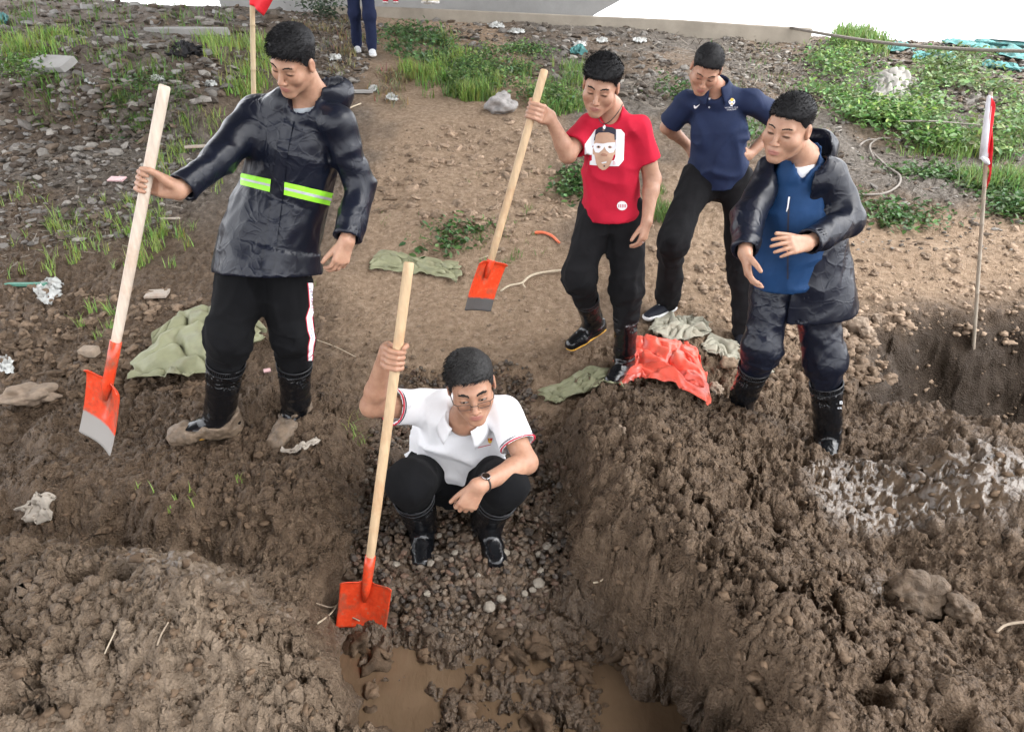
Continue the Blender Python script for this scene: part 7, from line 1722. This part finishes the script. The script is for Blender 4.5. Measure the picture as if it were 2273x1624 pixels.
grass([(640, 40), (900, 60), (900, 240), (760, 200)], 130, 0.16, 8, DRYG, 0.1, 0.0035, 1.0, seed=22)
grass([(1980, 250), (2273, 260), (2273, 440), (2000, 360)], 160, 0.15, 7, (0.18, 0.28, 0.08), 0.1, 0.003, seed=30)
grass([(1560, 90), (1830, 100), (1850, 320), (1640, 330)], 110, 0.14, 6, (0.15, 0.22, 0.08), 0.1, 0.003, seed=31)
V, Q, T = merge(G); tinted('grass', V, Q, T, M_leaf, True)
L = []
def weeds(poly, n, size, col, hgt, seed, tall=0.0):
    P = clump(poly, n // 10); P = np.repeat(P, 10, 0); sp = 0.05 + 0.008 * P[:, 1]; P = P + np.stack([rg.normal(0, 1, len(P)) * sp, rg.normal(0, 1, len(P)) * sp, np.zeros(len(P))], 1); P[:, 2] = ground_h(P[:, 0], P[:, 1], False)
    bump_ = 0.5 + 0.8 * np.clip(fbm2(P[:, 0] * 1.6, P[:, 1] * 1.6, 3, 88) + 0.3, 0, 1); P[:, 2] += hgt * 0.6 * bump_ * rg.random(len(P)); L.append(leaves(P, size, col, seed, hgt * 0.5))
W1 = [(990, 150), (1090, 120), (1180, 110), (1230, 150), (1290, 190), (1300, 240), (1190, 240), (1130, 215), (1010, 205)]
weeds(W1, 3000, 0.028, DARK, 0.15, 1); weeds(W1, 1700, 0.024, (0.17, 0.26, 0.085), 0.2, 2)
weeds([(860, 80), (940, 60), (1010, 110), (980, 160), (880, 130)], 1800, 0.034, DARK, 0.18, 3)
W2 = [(1790, 110), (1870, 95), (1930, 130), (2000, 200), (2060, 250), (2120, 330), (1980, 330), (1860, 280), (1800, 210)]
weeds(W2, 3400, 0.032, (0.15, 0.24, 0.09), 0.20, 4); weeds(W2, 1400, 0.028, (0.21, 0.33, 0.09), 0.25, 5)
weeds([(1960, 150), (2180, 160), (2273, 220), (2273, 360), (2100, 330)], 2400, 0.034, (0.19, 0.27, 0.11), 0.2, 6)
weeds([(2040, 120), (2180, 130), (2180, 200), (2060, 200)], 1000, 0.04, (0.13, 0.20, 0.07), 0.22, 7)
weeds([(1900, 230), (2020, 260), (2130, 320), (2000, 340), (1880, 290)], 2200, 0.034, (0.12, 0.22, 0.06), 0.2, 8)
for i, q in enumerate([[(1965, 355), (2110, 370), (2120, 405), (1980, 390)], [(2155, 400), (2235, 410), (2230, 440), (2160, 430)], [(1880, 440), (2000, 460), (2140, 490), (2130, 505), (1960, 500), (1880, 470)], [(2230, 455), (2273, 450), (2273, 480), (2235, 480)], [(1255, 380), (1310, 385), (1305, 410), (1258, 402)], [(1240, 420), (1290, 424), (1285, 440), (1242, 436)], [(1480, 180), (1540, 190), (1530, 230), (1485, 225)], [(1580, 240), (1660, 250), (1680, 330), (1600, 320)], [(940, 500), (1060, 510), (1050, 560), (950, 560)]]):
    weeds(q, 520 if i < 4 else 260, 0.028, (0.075, 0.14, 0.045), 0.09, 20 + i)
weeds([(0, 150), (90, 150), (100, 210), (0, 215)], 500, 0.024, (0.12, 0.2, 0.05), 0.16, 40); weeds([(680, 10), (740, 5), (740, 50), (690, 50)], 500, 0.03, (0.05, 0.08, 0.045), 0.35, 41); weeds([(250, 190), (420, 170), (430, 220), (260, 240)], 700, 0.024, (0.09, 0.15, 0.05), 0.08, 42)
V, Q, T = merge(L); tinted('ground_cover', V, Q, T, M_leaf, True)
# dry stalks and roots tangled over the upper middle of the slope
S = []
for poly, n, ln, sd_ in (([(1300, 60), (1640, 70), (1700, 200), (1480, 260), (1300, 230)], 900, 0.30, 1), ([(1600, 70), (1860, 80), (1860, 260), (1640, 240)], 900, 0.25, 2), ([(0, 330), (420, 300), (420, 520), (0, 620)], 420, 0.14, 3), ([(880, 60), (1280, 50), (1260, 130), (900, 110)], 400, 0.25, 4), ([(1850, 300), (2050, 340), (1900, 520)], 160, 0.2, 5), ([(1950, 90), (2273, 110), (2273, 260), (2000, 240)], 500, 0.28, 6)):
    P = scatter(poly, n); r = np.random.default_rng(sd_); a = r.uniform(0, 6.283, len(P)); e = r.uniform(-0.1, 0.5, len(P)); l = ln * r.uniform(0.3, 1.2, len(P)); d = np.stack([np.cos(a) * np.cos(e), np.sin(a) * np.cos(e), np.sin(e)], 1); w_ = 0.0028 * (0.5 + 0.12 * P[:, 1]); c0 = P + np.array([0, 0, 0.01]); c1 = P + d * (l * 0.5)[:, None] + r.normal(0, 0.02, P.shape); c2 = P + d * l[:, None] + np.stack([0 * l, 0 * l, -0.3 * l * r.random(len(l))], 1)
    up = np.array([0, 0, 1.0]) * w_[:, None]; sx = np.cross(d, [0, 0, 1.0]); sx /= np.maximum(np.linalg.norm(sx, axis=1), 1e-6)[:, None]; sx = sx * w_[:, None]
    V = np.stack([c0 - sx, c0 + sx, c1 - sx, c1 + sx, c2, c0 + up, c1 + up], 1); i = np.arange(len(P)) * 7
    T3 = np.concatenate([np.stack([i, i + 2, i + 6, i + 5], 1), np.stack([i + 5, i + 6, i + 3, i + 1], 1), np.stack([i + 2, i + 4, i + 4, i + 6], 1)[:0]]); S.append((V.reshape(-1, 3), T3, np.repeat(np.array([0.23, 0.20, 0.165]) * r.uniform(0.5, 1.5, (len(P), 1)), 7, 0)))
V, Q, T = merge(S); tinted('dry_stalks', V, Q, T, M_rubble, False)
